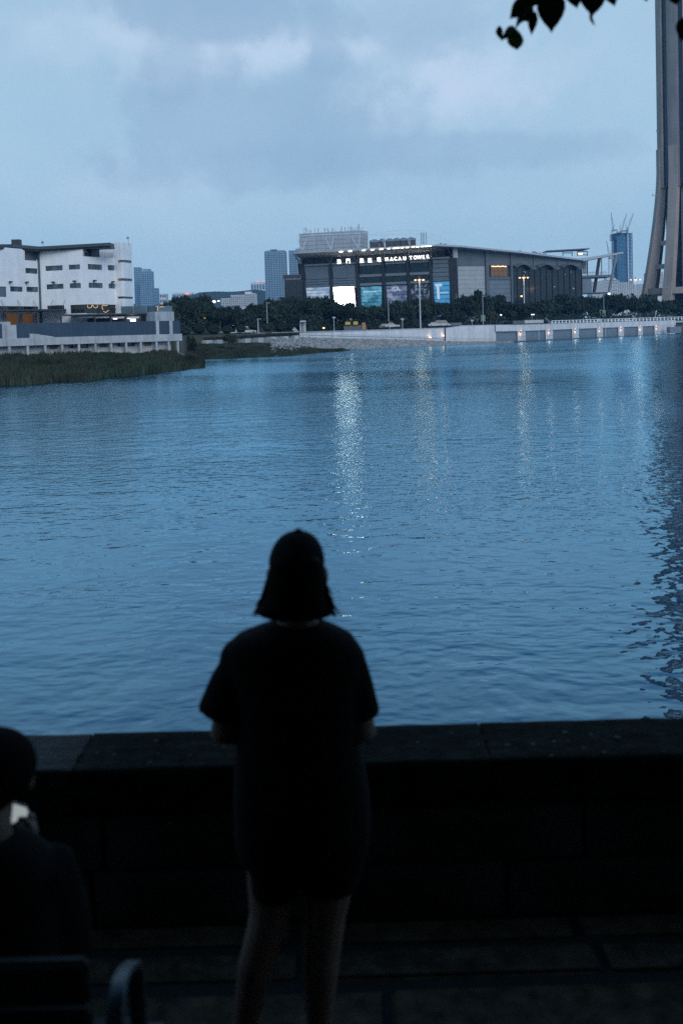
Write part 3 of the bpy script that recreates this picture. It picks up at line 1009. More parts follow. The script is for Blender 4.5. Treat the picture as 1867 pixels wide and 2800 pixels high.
M_SCREEN = mat('blue_screen_glass', (.030, .052, .085), .22, .15, .5, spec=.5, streak=.15)
edges = [-60, -28, 7.5, 47, 80, 112, 150, 160, 197, 235, 272, 308, 345, 380, 405, 428, 437, 465, 474, 494.5]
for i, (a, b) in enumerate(zip(edges, edges[1:])):
    u0, u1 = FP_.uz(a, 905)[0], FP_.uz(b, 905)[0]
    lightp = (a, b) in ((7.5, 47), (428, 437), (465, 474))
    zt = HC + 2.55 - (.25 if a == 7.5 else 0)
    mb = MB(); FP_.box(mb, u0 + .02, u1 - .02, HC - .05, zt, -.16 - (.03 if lightp else 0), -.10 - (.03 if lightp else 0))
    mb.build('screen_panel', M_CONC if lightp else M_SCREEN, WB)
# sloping stair parapet seen through the left part of the screen
mb = MB()
u0, u1, u2 = FP_.uz(82, 900)[0], FP_.uz(110, 905)[0], FP_.uz(148, 920)[0]
for a, b, za, zb in ((u0, u1, HC + .75, HC + .60), (u1, u2, HC + .52, HC + .12)):
    mb.hexa([FP_.pt(a, -.08, HC - .04), FP_.pt(b, -.08, HC - .04), FP_.pt(b, -.095, HC - .04), FP_.pt(a, -.095, HC - .04),
             FP_.pt(a, -.08, za), FP_.pt(b, -.08, zb), FP_.pt(b, -.095, zb), FP_.pt(a, -.095, za)])
mb.build('stair_parapet', M_CONC, WB)
mb = MB(); FP_.box(mb, 0, FP_.uz(33, 900)[0], HC + 2.2, HC + 2.85, -.9, -.5); mb.build('stair_parapet', M_CONC, WB)

# ------------------------------------------------------------------ exhibition building with the lit sign
CB = thing('convention_building', (*plan(1200, 458), LAND_Z), 'wide dark exhibition hall with swept roof, banners and a big lit screen', 'building')
FF = Face(plan(822, 481), plan(1249, 453), cant=.19, z0=HC + 20)
FR = Face(plan(1249, 453), plan(1592, 486))
ZG = LAND_Z
colx = [(824, 834), (901, 909), (974, 982), (1045, 1053), (1112, 1119.5), (1174, 1182), (1229, 1249)]
ytop = lambda px: 728.5 - (px - 834) * .0555          # photo row of the sill above the bays
ysh = lambda px: -(px - 834) * .043                    # slope of the horizontal joints
Zs = FF.uz(1000, ytop(1000))[1]
zroof = lambda px: FF.uz(px, 712 - (px - 834) * .085)[1]
# dark core wall behind everything
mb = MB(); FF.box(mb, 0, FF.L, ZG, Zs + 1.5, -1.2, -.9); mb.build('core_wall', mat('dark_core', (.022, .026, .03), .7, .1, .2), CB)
for a, b in colx:
    y_ = 760 + ysh(a)
    u0, u1 = FF.uz(a, y_)[0], FF.uz(b, y_)[0]
    mb = MB(); FF.box(mb, u0, u1, ZG, FF.uz((a + b) / 2, ytop(a) - 3)[1], -.88, .55); mb.build('column', M_DARK, CB)


def bay_panel(a, b, y0, y1, m, name='panel', w=(-.5, .1), gap=.06, parent=None):
    y0, y1 = y0 + ysh((a + b) / 2), y1 + ysh((a + b) / 2)
    r = FF.rect(a, y0, b, y1)
    mb = MB(); FF.box(mb, r[0] + .08, r[1] - .08, r[2] + gap, r[3] - gap, *w)
    return mb.build(name, m, parent or CB)


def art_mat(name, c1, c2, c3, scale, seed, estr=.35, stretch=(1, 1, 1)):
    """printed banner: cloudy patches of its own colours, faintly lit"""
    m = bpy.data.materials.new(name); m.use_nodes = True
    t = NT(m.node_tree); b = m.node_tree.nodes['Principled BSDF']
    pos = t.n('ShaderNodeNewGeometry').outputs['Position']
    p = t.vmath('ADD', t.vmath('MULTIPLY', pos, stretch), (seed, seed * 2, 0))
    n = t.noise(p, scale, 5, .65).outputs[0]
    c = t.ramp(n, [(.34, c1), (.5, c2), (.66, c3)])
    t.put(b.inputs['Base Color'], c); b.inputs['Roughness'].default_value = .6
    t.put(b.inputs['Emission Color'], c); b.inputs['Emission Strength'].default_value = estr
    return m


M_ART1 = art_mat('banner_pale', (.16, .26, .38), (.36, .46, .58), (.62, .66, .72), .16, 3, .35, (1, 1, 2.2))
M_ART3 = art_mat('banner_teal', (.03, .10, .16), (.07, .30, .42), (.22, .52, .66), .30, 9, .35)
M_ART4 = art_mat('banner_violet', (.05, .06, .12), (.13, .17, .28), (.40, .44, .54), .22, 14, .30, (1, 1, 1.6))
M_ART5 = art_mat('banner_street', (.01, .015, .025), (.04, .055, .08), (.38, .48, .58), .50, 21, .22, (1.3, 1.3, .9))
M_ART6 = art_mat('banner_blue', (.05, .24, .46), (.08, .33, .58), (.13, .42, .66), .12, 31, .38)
XB = [(834, 901), (909, 974), (982, 1045), (1053, 1112), (1119.5, 1174), (1182, 1229)]
for bi, (a, b) in enumerate(XB):
    xm = (a + b) / 2
    off = 728.5
    ts = ytop(xm) - ysh(xm)                      # sill row with the joint slope removed
    bay_panel(a - 1, b + 1, ts - 5, ts + .5, M_GREYBAND, 'sill', (-.5, .9))
    if bi in (0, 1):
        bay_panel(a, b, ts + 1, 765, M_BLUEGREY)
        for y0, y1 in ((765.5, 772), (772.5, 779), (779.5, 786.5)):
            bay_panel(a, b, y0, y1, M_BLUEGREY)
        if bi == 0:
            for k in range(9):
                bay_panel(a, b, 787 + k * 8.2, 795 + k * 8.2, M_ART1)
        else:
            bay_panel(a, b, 787, 794, M_PANEL_L)
            bay_panel(a, b, 794.5, 886, M_PANEL_L, 'screen_surround', (-.5, .0))
    elif bi in (2, 3, 4):
        yy = [ts + 1, ts + 7, 757, 765, 781, 788.5]
        for k in range(5):
            bay_panel(a, b, yy[k], yy[k + 1], (M_GREYBAND, M_GLASS)[k % 2], ('panel', 'window_band')[k % 2], (-.5, .14 if k % 2 == 0 else -.15))
        art = (M_ART3, M_ART4, M_ART5)[bi - 2]
        for k in range(9):
            bay_panel(a + (4 if bi == 2 else 0), b - (2 if bi == 2 else 0), 791 + k * 8.6, 799.4 + k * 8.6, art)
    else:
        for k in range(5):
            y0 = ts + 1 + k * (785 - ts - 1) / 5
            bay_panel(a, b, y0, y0 + (785 - ts - 1) / 5 - .6, M_BLUEGREY)
        for k in range(8):
            bay_panel(a, b, 786 + k * 12, 797.3 + k * 12, M_ART6)
# lettering and white tower silhouette on the banners
def text_mesh(txt, size):
    cu = bpy.data.curves.new('t', 'FONT'); cu.body = txt; cu.size = size; cu.extrude = .02
    cu.align_x = 'CENTER'
    ob = bpy.data.objects.new('t', cu); link(ob)
    dg = bpy.context.evaluated_depsgraph_get(); dg.update()
    me = bpy.data.meshes.new_from_object(ob.evaluated_get(dg))
    bpy.data.objects.remove(ob)
    return [v.co.copy() for v in me.vertices], [tuple(p.vertices) for p in me.polygons]


def put_text(fc, txt, px, py, hpx, w, m, name, parent, depth=.25, bold=0.0, asp=1.0):
    """one character (or word) on a facade: centre px, baseline row py, cap height hpx"""
    vs, fs = text_mesh(txt, 1.0)
    if not vs:
        return
    xs = [v.x for v in vs]; ys = [v.y for v in vs]
    u, z = fc.uz(px, py); h = abs(fc.uz(px, py - hpx)[1] - z)
    k = h / (max(ys) - min(ys))
    cx, y0 = (max(xs) + min(xs)) / 2, min(ys)
    mb = MB()
    mb.add([fc.pt(u + (v.x - cx) * k * asp, w + (depth if v.z > 0 else 0), z + (v.y - y0) * k) for v in vs], fs)
    if bold:
        for du, dz_ in ((bold, .004), (-bold, -.004), (0, bold)):
            mb.add([fc.pt(u + (v.x - cx) * k * asp + du, w + (depth if v.z > 0 else 0) + dz_, z + (v.y - y0) * k + (dz_ if abs(dz_) > .01 else 0)) for v in vs], fs)
    return mb.build(name, m, parent)


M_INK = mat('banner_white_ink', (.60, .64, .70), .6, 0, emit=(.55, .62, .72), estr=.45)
put_text(FF, 'ISA', 1083, 797, 12.5, .13, M_INK, 'banner_lettering', CB, .03, .02)
mb = MB(); r = FF.rect(1194, 780, 1201, 818); FF.box(mb, r[0], r[1], r[2], r[3], .13, .16)
r = FF.rect(1189, 776, 1208, 783); FF.box(mb, r[0], r[1], r[2], r[3], .131, .158); mb.build('banner_figure', M_INK, CB)
for x0, y0, x1, y1 in ((993, 796, 1031, 800), (858, 795, 885, 797), (1203, 799, 1224, 802)):
    mb = MB(); r = FF.rect(x0, y0, x1, y1)
    n = 9
    for k in range(n):
        ua = r[0] + (r[1] - r[0]) * k / n
        FF.box(mb, ua, ua + (r[1] - r[0]) / n * .7, r[2], r[3], .13, .15)
    mb.build('banner_print', M_INK, CB)
# the lit video screen, a thing of its own
LED = thing('video_screen', (*plan(942, 470), HC + 6), 'glaring white lit video screen low on the hall front', 'screen')
r = FF.rect(912, 783.5, 972.5, 864)
mb = MB(); FF.box(mb, r[0], r[1], r[2], r[3], .02, .45); mb.build('cabinet', M_DARK, LED)
mb = MB(); FF.box(mb, r[0] + .15, r[1] - .15, r[2] + .15, r[3] - .15, .46, .5)
mb.build('display', mat('led_white', (.9, .9, .9), .5, 0, emit=(1.0, .86, .76), estr=8.0), LED)
mb = MB(); rr = FF.rect(938.5, 796, 942.5, 804); FF.box(mb, rr[0], rr[1], rr[2], rr[3], .52, .54)
rr = FF.rect(935, 794, 939, 797); FF.box(mb, rr[0], rr[1], rr[2], rr[3], .52, .54); mb.build('dark_figure', mat('screen_figure', (.25, .26, .25), .6, 0, emit=(.3, .32, .3), estr=1.0), LED)
# illuminated sign
SG = thing('rooftop_sign', (*plan(1050, 462), HC + 30), 'glowing white sign with Chinese characters and MACAU TOWER on the hall front', 'sign')
M_SIGN = mat('sign_light', (.95, .95, .95), .5, 0, emit=(1.0, .99, .97), estr=2.4)
for ch, px, py, h in (('澳', 930, 722, 12.5), ('門', 955, 720.5, 12.5), ('旅', 992, 719, 12.5), ('遊', 1014, 718.2, 12.5), ('塔', 1039, 716.5, 12.5),
                      ('M', 1060, 713.6, 9), ('A', 1073, 713, 9), ('C', 1084, 712.4, 9.3), ('A', 1095.5, 711.7, 9), ('U', 1108.5, 711.4, 9.3),
                      ('T', 1125.5, 709.6, 9), ('O', 1137.5, 709.2, 9.4), ('W', 1148.5, 708.2, 9), ('E', 1160, 707.6, 9), ('R', 1172, 706.4, 9)):
    put_text(FF, ch, px, py, h, 1.2, M_SIGN, 'sign_character', SG, .35, .045 if h < 10 else .0, .92)
for a, b in ((926, 962), (986, 1044), (1056, 1112), (1120, 1177)):
    mb = MB(); xm = (a + b) / 2; y_ = ytop(xm) - 5.2
    r = FF.rect(a, y_ - 1.0, b, y_); FF.box(mb, r[0], r[1], r[2], r[3], .2, 1.3); mb.build('mounting_rail', M_STEEL, SG)
# roof: thin swept slab, overhanging the front
R0 = P(803.7, 689.5, 470); R1 = P(1000, 679, 456); R2 = P(1120, 672, 447); R3 = P(1197, 668, 442); R4 = P(1260, 671, 447); R5 = P(1420, 687, 464); R6 = P(1596, 708.5, 484)
B6 = Vector((R6.x + 4, 560, R6.z - 2)); B0 = Vector((R0.x + 8, 575, R0.z - 2)); Bm = Vector((60, 575, R3.z - 5))
loop = [R0, R1, R2, R3, R4, R5, R6, B6, Bm, B0]
top = MB()
n = len(loop)
cen = Vector((30, 520, R3.z - 3))
vs = [p for p in loop] + [p - Vector((0, 0, .75)) for p in loop] + [cen, cen - Vector((0, 0, 1.0))]
fs = [(i, (i + 1) % n, 2 * n) for i in range(n)] + [(n + (i + 1) % n, n + i, 2 * n + 1) for i in range(n)] + [((i + 1) % n, i, n + i, n + (i + 1) % n) for i in range(n)]
top.add(vs, fs)
roofc = top.build('roof', M_ROOF, CB)
# sloping soffit from the roof edge back to the dark wall
sf = MB()
inn = []
for p, px in ((R0, 826), (R1, 1010), (R2, 1130), (R3, 1215)):
    u, z = FF.uz(px, ytop(px) - 22)
    inn.append(Vector(FF.pt(u, -.8, z)))
outs = [p - Vector((0, 0, .78)) + Vector((0, .4, 0)) for p in (R0, R1, R2, R3)]
sf.add(outs + inn, [(i, i + 1, 4 + i + 1, 4 + i) for i in range(3)])
sf.add([o + Vector((0, 0, .3)) for o in outs] + [i_ + Vector((0, 0, .5)) for i_ in inn], [(4 + i, 4 + i + 1, i + 1, i) for i in range(3)])
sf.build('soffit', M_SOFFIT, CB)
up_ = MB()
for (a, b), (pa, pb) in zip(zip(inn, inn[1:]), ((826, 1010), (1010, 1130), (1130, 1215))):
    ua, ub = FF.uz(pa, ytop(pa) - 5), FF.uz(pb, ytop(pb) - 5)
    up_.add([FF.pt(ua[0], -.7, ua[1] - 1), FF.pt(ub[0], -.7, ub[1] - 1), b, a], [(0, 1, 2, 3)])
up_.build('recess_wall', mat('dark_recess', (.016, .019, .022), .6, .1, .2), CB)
LX = [932, 957, 994, 1018, 1042, 1062.6, 1077, 1087, 1099, 1113, 1129, 1141.5, 1154, 1164.5, 1174.5]
M_SOFL = mat('soffit_lamp', (.9, .85, .7), .5, 0, emit=(1.0, .93, .78), estr=2.6)
for px in LX:
    py = 688.8 - (px - 932) * .0655
    i_s = 0 if px < 1003 else (1 if px < 1124 else 2)
    nn_ = (outs[i_s + 1] - outs[i_s]).cross(inn[i_s] - outs[i_s]).normalized()
    rr_ = ray(px, py)
    p = CPOS + rr_ * (((outs[i_s] - CPOS).dot(nn_)) / rr_.dot(nn_))
    p -= rr_.normalized() * .9
    y_ = p.y
    hw = (5 if px < 1060 else 4) * y_ / F_PX
    mb = MB(); mb.hexa([(p.x - hw, p.y - .9, p.z - .14), (p.x + hw, p.y - 1.5, p.z - .12), (p.x + hw, p.y + .9, p.z - .14), (p.x - hw, p.y + 1.3, p.z - .14),
                        (p.x - hw, p.y - .9, p.z + .12), (p.x + hw, p.y - 1.5, p.z + .12), (p.x + hw, p.y + .9, p.z + .12), (p.x - hw, p.y + 1.3, p.z + .12)])
    mb.build('soffit_lamp', M_SOFL, CB)
# slim tie rods between the columns and the roof edge
for px in (905, 978, 1049, 1116, 1178, 1238):
    u, z = FF.uz(px, ytop(px) - 4)
    for dx, m_ in ((4, M_PALE_STEEL), (-26, M_STEEL)):
        q = P(px + dx, 700 - (px - 834) * .07 - 6, FF.pt(u, 3, z)[1])
        mb = MB(); mb.tube([FF.pt(u, .5, z), q], .09, 5); mb.build('tie_rod', m_, CB)
# left end bracket
mb = MB(); a = R0 - Vector((0, 0, .8)); b = P(822, 721, 476)
mb.tube([a, b], [.35, .6], 6); mb.tube([P(826, 702, 478), b], .5, 6); mb.build('end_bracket', M_STEEL, CB)
# long side facade
ZRS = lambda px: FR.uz(px, 671 + (px - 1249) * .113)[1]
def side_piece(a, b, y0a, y0b, y1, m, w, name):
    ua, ub = FR.uz(a, 760)[0], FR.uz(b, 760)[0]
    zb = FR.uz((a + b) / 2, y1)[1]; za1, zb1 = FR.uz(a, y0a)[1], FR.uz(b, y0b)[1]
    mb = MB()
    mb.hexa([FR.pt(ua, w[1], zb), FR.pt(ub, w[1], zb), FR.pt(ub, w[0], zb), FR.pt(ua, w[0], zb),
             FR.pt(ua, w[1], za1), FR.pt(ub, w[1], zb1), FR.pt(ub, w[0], zb1), FR.pt(ua, w[0], za1)])
    return mb.build(name, m, CB)


rt = lambda px: 674 + (px - 1249) * .098
side_piece(1246, 1330, rt(1246), rt(1330), 727.5, M_SLATE, (-.8, 0), 'upper_panel')
side_piece(1330, 1395, rt(1330), rt(1395), 725.5, M_SLATE, (-.8, .05), 'upper_panel')
side_piece(1395, 1590, rt(1395), rt(1590), 727, M_SLATE, (-.8, .1), 'upper_panel')
side_piece(1246, 1330, 727, 727, 890, M_SLATE, (-1.2, -.4), 'wall')
for i in range(7):
    side_piece(1251.5, 1324.5, 728.3 + i * 12.3, 728 + i * 12.3, 728 + i * 12.3 + 12, M_PANEL_L, (-.39, .08), 'panel')
for a, b in ((1325.5, 1334), (1394, 1398.5)):
    side_piece(a, b, rt(a), rt(b), 890, M_SLATE, (-.9, .9), 'column')
for a in (1458, 1523):
    side_piece(a - 1.2, a + 1.2, rt(a), rt(a), 730, M_SLATE, (.05, .6), 'column')
wl = FR.rect(1340.5, 726.5, 1385.5, 756.5)
side_piece(1334, 1395, 725, 725, 760, M_DARK, (-6, -5.5), 'room_back')
FR.window(wl, CB, M_FRAME, mat('lit_hall_glass', (.10, .06, .035), .3, .5, .35, emit=(1.0, .42, .13), estr=.07), 4, 2, .0, .12)
mb = MB()
for k in range(6):
    FR.pbox(mb, 1343 + k * 7, 727.3 + (k % 2) * .5, 1348.5 + k * 7, 729 + (k % 2) * .5, .06, .2)
mb.build('window_lamps', M_WARM, CB)
side_piece(1334, 1395, 757, 757, 765, M_SLATE, (-.8, .4), 'ledge')
for i in range(5):
    side_piece(1334.6, 1394, 766 + i * 12, 766 + i * 12, 777.5 + i * 12, M_BLUEGREY, (-.39, .08), 'panel')
# ring emblem on the upper panel
mb = MB(); u, z = FR.uz(1287, 698.8); rr = abs(FR.uz(1299.5, 698.8)[0] - u)
mb.tube([FR.pt(u + rr * math.cos(t * math.pi / 16), .06, z + rr * math.sin(t * math.pi / 16)) for t in range(33)], .10, 5)
mb.build('ring_emblem', M_BLUEGREY, CB)
side_piece(1234.5, 1245, 677, 677.6, 706, M_PANEL_L, (1.0, 2.2), 'corner_column')
# dark glazed part with scalloped hoods
side_piece(1398.5, 1590, 733, 733, 890, M_GLASS_D, (-1.2, -.3), 'dark_glazing')
for k in range(13):
    px = 1398.5 + k * (1590 - 1398.5) / 12
    side_piece(px - .5, px + .5, 734, 734, 890, M_DARK, (-.29, .1), 'mullion')
for k in range(5):
    side_piece(1399.5, 1589.5, 752 + k * 19, 752 + k * 19, 752.9 + k * 19, M_DARK, (-.29, .02), 'transom')
rn = random.Random(4)
for k in range(9):
    px, py = rn.uniform(1405, 1580), rn.uniform(738, 800)
    mb = MB(); FR.pbox(mb, px, py, px + rn.uniform(1, 3), py + .7, -.28, -.25); mb.build('ceiling_lamp', mat('dim_lamp', (.5, .5, .45), .5, 0, emit=(1, .9, .7), estr=.8), CB)
for x0, x1 in ((1403, 1459), (1465, 1522), (1529, 1588)):
    ua, ub = FR.uz(x0, 728)[0], FR.uz(x1, 728)[0]
    zA = FR.uz(x0, 729.5)[1]; rise = 1.5
    N = 14
    a_ = []; b_ = []
    for i in range(N + 1):
        t = i / N
        dzz = rise * math.sin(math.pi * min(1, t * 1.45) ) if t < .69 else -.9 * math.sin(math.pi * (t - .69) / .31)
        a_.append((FR.pt(ua + (ub - ua) * t, 2.6, zA + dzz - .6), FR.pt(ua + (ub - ua) * t, 2.6, zA + dzz - .3)))
        b_.append((FR.pt(ua + (ub - ua) * t, .0, zA + dzz * .6 + .5), FR.pt(ua + (ub - ua) * t, .0, zA + dzz * .6 + .8)))
    mb = MB()
    for i in range(N):
        mb.hexa([a_[i][0], a_[i + 1][0], b_[i + 1][0], b_[i][0], a_[i][1], a_[i + 1][1], b_[i + 1][1], b_[i][1]])
    mb.build('scalloped_hood', M_SLATE, CB)
# open frame at the right end: beam, raking columns, decks
beam = MB()
a, b = P(1592, 708.5, 486), P(1703, 690, 497)
beam.hexa([a - Vector((0, 0, 1.1)), b - Vector((0, 0, .5)), b + Vector((0, 12, -.5)), a + Vector((0, 14, -1.1)), a + Vector((0, 0, .5)), b + Vector((0, 0, .3)), b + Vector((0, 12, .3)), a + Vector((0, 14, .5))])
beam.build('canopy_wing', M_ROOF, CB)
for x0, y0, x1, y1, r_, m_ in ((1590, 712, 1580, 760, .7, M_DARK), (1638, 703, 1623, 799, .8, M_DARK), (1684, 697, 1663, 801, .65, M_STEEL), (1690, 699, 1679, 728, .25, M_STEEL), (1604.5, 708, 1605, 752, .3, M_DARK), (1643.5, 704, 1643.8, 752, .25, M_STEEL)):
    mb = MB(); mb.tube([P(x0, y0, 492), P(x1, y1, 492)], r_, 8); mb.build('raking_column', m_, CB)
for x0, x1, y0, y1, m_ in ((1588, 1671, 751, 759.5, M_SLATE), (1588, 1664, 798, 803, M_SLATE), (1590, 1617, 759, 800, M_BLUEGREY)):
    a, b = P(x0, y1, 488), P(x1, y0, 488)
    mb = MB(); mb.box(a.x, b.x, 488 if m_ is M_SLATE else 489, 502, a.z, b.z); mb.build('deck', m_, CB)
mb = MB(); a, b = P(1593, 749, 500), P(1602, 708, 500); mb.box(a.x, b.x, 500, 501, a.z, b.z); mb.build('white_panel', M_PALE_STEEL, CB)
mb = MB()
for px in np.linspace(1592, 1658, 16):
    mb.tube([P(px, 751.2, 488.5), P(px, 744.5, 488.5)], .09, 4)
mb.tube([P(1592, 744.3, 488.5), P(1658, 743.5, 488.5)], .1, 4); mb.build('deck_railing', M_STEEL, CB)
# penthouse with panel joints, antennas, truss
FPh = Face(plan(824, 500), plan(991, 490)); FPr = Face(plan(991, 490), plan(1011.5, 497))
zt0, zt1 = FPh.uz(905, 634)[1], FPh.uz(905, 690)[1]
mb = MB(); mb.prism([FPh.pt(.1, -.3, 0)[:2], FPh.pt(FPh.L, -.3, 0)[:2], FPr.pt(FPr.L, -.3, 0)[:2], plan(1011, 530), plan(826, 530)], zt1 - 3, zt0 - .05); mb.build('penthouse_core', M_SLATE, CB)
for i in range(7):
    for j in range(5):
        u0, u1 = FPh.L * i / 7, FPh.L * (i + 1) / 7
        z0, z1 = zt1 + (zt0 - zt1) * j / 5, zt1 + (zt0 - zt1) * (j + 1) / 5
        mb = MB(); FPh.box(mb, u0 + .05, u1 - .05, z0 + .05, z1 - .05, -.28, 0); mb.build('penthouse_panel', M_PANEL_L, CB)
for i in range(2):
    for j in range(5):
        u0, u1 = FPr.L * i / 2, FPr.L * (i + 1) / 2
        z0, z1 = zt1 + (zt0 - zt1) * j / 5, zt1 + (zt0 - zt1) * (j + 1) / 5
        mb = MB(); FPr.box(mb, u0 + .05, u1 - .05, z0 + .05, z1 - .05, -.28, 0); mb.build('penthouse_panel', M_PANEL_L, CB)
rn = random.Random(8)
for zx, h in ((830, 16), (835, 17), (838, 14), (845, 11), (850, 11), (860.5, 14), (870, 15), (888, 14), (896, 16), (900, 10), (908, 15), (910, 14), (917, 13), (931, 14), (934, 17), (943, 16), (951, 19), (958, 21), (962, 19), (968, 13), (971, 11), (977, 21), (981, 24), (984, 12), (991, 16)):
    p = P(zx, 637 - (zx - 826) * .034, 498 + rn.uniform(-2, 6)); hh = h * 500 / F_PX
    mb = MB(); mb.tube([(p.x, p.y, zt0 - .3), (p.x, p.y, zt0 - .3 + hh)], .10, 5)
    if rn.random() < .55:
        mb.rbox((p.x, p.y - .2), .40, .3, zt0 - .3 + hh * .45, zt0 - .3 + hh * rn.uniform(.8, .98))
    mb.build('antenna', M_STEEL, CB)


def truss(name, pts_a, pts_b, r, m, parent, kind=None):
    mb = MB(); mb.tube(pts_a, r, 4); mb.tube(pts_b, r, 4)
    for i in range(len(pts_a) - 1):
        mb.tube([pts_a[i], pts_b[i]], r * .7, 4); mb.tube([pts_b[i], pts_a[i + 1]], r * .7, 4)
    return mb.build(name, m, parent, kind=kind)


k_ = 18
ta = [P(826 + (1008 - 826) * i / k_, 644.5 - 8 * i / k_, 483) for i in range(k_ + 1)]
tb = [P(826 + (1008 - 826) * i / k_, 651.5 - 9.5 * i / k_, 485) for i in range(k_ + 1)]
truss('roof_truss', ta, tb, .13, M_WHITE_STEEL, CB)
for a, b in (((838, 650), (828, 683)), ((888, 649), (905, 681)), ((912, 648), (905, 681)), ((960, 646), (979, 677)), ((984, 644), (979, 677)), ((807, 645), (826, 683)), ((821, 645), (813, 666))):
    mb = MB(); mb.tube([P(*a, 484), P(*b, 472)], .13, 5); mb.build('truss_strut', M_WHITE_STEEL, CB)
arc = [(1010, 641), (1040, 635), (1075, 631.5), (1110, 629), (1140, 628.5), (1165, 634), (1190, 643), (1215, 653), (1232, 664)]
arc2 = [(1008, 642), (1030, 644), (1060, 643), (1095, 640), (1130, 638), (1160, 645), (1185, 655), (1205, 664), (1220, 670)]
ra = resample(arc, 9); rb = resample(arc2, 9); nn = min(len(ra), len(rb))
truss('roof_truss', [P(*ra[i], 500) for i in range(nn)], [P(*rb[i], 494) for i in range(nn)], .07, M_WHITE_STEEL, CB)
for x, y0, y1, dx in ((1044, 640, 672, 6), (1052, 646, 672, 0), (1110, 637, 668, 8), (1120, 640, 669, 0)):
    mb = MB(); mb.tube([P(x, y0, 486), P(x + dx, y1, 470)], .12, 5); mb.build('truss_strut', M_WHITE_STEEL, CB)
for a, b in ((1012, 1038), (1040, 1052), (1056, 1078), (1078, 1094), (1096, 1114), (1114, 1137)):
    y0 = 662 - (a - 1012) * .055; y1 = 679 - (a - 1012) * .06
    p, q = P(a, y1, 478), P(b - 1, y0, 478)
    e_ = MB(); e_.box(p.x, q.x, 478, 486, p.z, q.z); ou = e_.build('cooling_unit', M_DARK, CB)
    e_ = MB(); e_.box(p.x - .1, q.x + .1, 477.8, 486.2, q.z + .003, q.z + 1.0); e_.tube([((p.x + q.x) / 2, 481, q.z + .9), ((p.x + q.x) / 2, 481, q.z + 1.6)], [1.2, 1.0], 10); e_.build('fan_cowl', M_BLUEGREY, ou)
for px in (1150.5, 1155, 1158.5, 1165):
    mb = MB(); mb.tube([P(px, 668, 476), P(px, 636, 476)], .16, 5); mb.build('flue', M_STEEL, CB)
for px, w, h in ((1204, 6, 5), (1216, 8, 3), (1420, 7, 4), (1459, 8, 6), (1467, 4, 4), (1475, 4, 4), (1487, 10, 3)):
    y_ = 671 + (px - 1249) * .105 - 1.0 if px > 1249 else 668.5
    p = P(px, y_ + 1.5, 478); k = 478 / F_PX
    mb = MB(); mb.rbox((p.x, p.y), w * k, 2, p.z - .6, p.z + h * k); mb.build('roof_vent', M_GREYBAND, CB)
a, b = P(1495, 686, 500), P(1612, 680, 505)
mb = MB(); mb.hexa([a, b, b + Vector((0, 14, 0)), a + Vector((0, 14, 0)), a + Vector((0, 0, .25)), b + Vector((0, 0, .4)), b + Vector((0, 14, .4)), a + Vector((0, 14, .25))]); mb.build('roof_sail', M_BLUEGREY, CB)
mb = MB()
for x in (1538, 1563, 1577.5, 1605):
    mb.tube([P(x, 700, 500), P(x, 688, 500)], .2, 5)
mb.tube([P(1577, 687.7, 500), P(1605, 687.7, 500)], .22, 5); mb.tube([P(1538, 691.5, 500), P(1563, 691.5, 500)], .22, 5); mb.tube([P(1577, 697, 500), P(1605, 697, 500)], .2, 5)
mb.build('roof_frame', M_DARK, CB)
mb = MB(); a, b = P(1581, 696, 500.5), P(1591, 692.5, 500.5); mb.box(a.x, b.x, 500.3, 500.6, a.z, b.z); mb.build('roof_lamp', M_WARM, CB)
# rear mass of the hall
mb = MB(); mb.prism([FF.pt(.5, -1.3, HC)[:2], FF.pt(FF.L - 2, -1.3, HC)[:2], FR.pt(3, -1.3, 0)[:2], FR.pt(FR.L, -1.3, 0)[:2], plan(1592, 555), plan(850, 570)], ZG, FF.uz(1000, 735)[1]); mb.build('rear_volume', M_SLATE, CB)

# dark pylon left of the hall
PY = thing('dark_pylon', (*plan(801, 478), LAND_Z), 'dark boxy pylon with a flat cap left of the exhibition hall', 'pylon')
a, b = P(778, 764, 478), P(824.5, 764, 478)
mb = MB(); mb.box(a.x, b.x, 478, 486, LAND_Z, a.z - .05); mb.build('body', M_GLASS_D, PY)
mb = MB()
for i in range(6):
    x = a.x + (b.x - a.x) * i / 5
    mb.box(x - .12, x + .12, 477.8, 477.99, LAND_Z, a.z - .1)
for k in range(9):
    z = LAND_Z + 2.2 * k + 4
    mb.box(a.x, b.x, 477.85, 477.98, z, z + .18)
mb.build('grille', M_DARK, PY)
mb = MB(); mb.box(a.x + .3, b.x - .3, 478.2, 485, a.z - .05, a.z + .5); mb.build('light_gap', M_PALE_STEEL, PY)
zc = P(800, 751, 478).z
mb = MB(); mb.box(a.x - .5, b.x + .2, 477.3, 487, a.z + .5, zc); mb.build('cap', M_DARK, PY)

# ------------------------------------------------------------------ the concrete tower at the right edge
YT = 530.0
kT = YT / F_PX
tcx, tcy = plan(1884, YT)
TW = thing('concrete_tower', (tcx, tcy, LAND_Z), 'huge grey concrete tower with splayed legs rising out of the picture on the right', 'tower')
RT = 78 * kT
ZTT = 236.0
zmerge = P(1800, 470, YT).z
zring0, zring1 = P(1800, 806, YT).z, P(1800, 789, YT).z


def flare(z):
    """radius of the leg's outer face at height z"""
    t = max(0.0, (zmerge - z) / (zmerge - LAND_Z))
    return RT + (62 * kT) * t ** 1.45


grooves = [23 + 45 * i if i % 2 == 0 else 23 + 45 * i - 6 for i in range(8)]
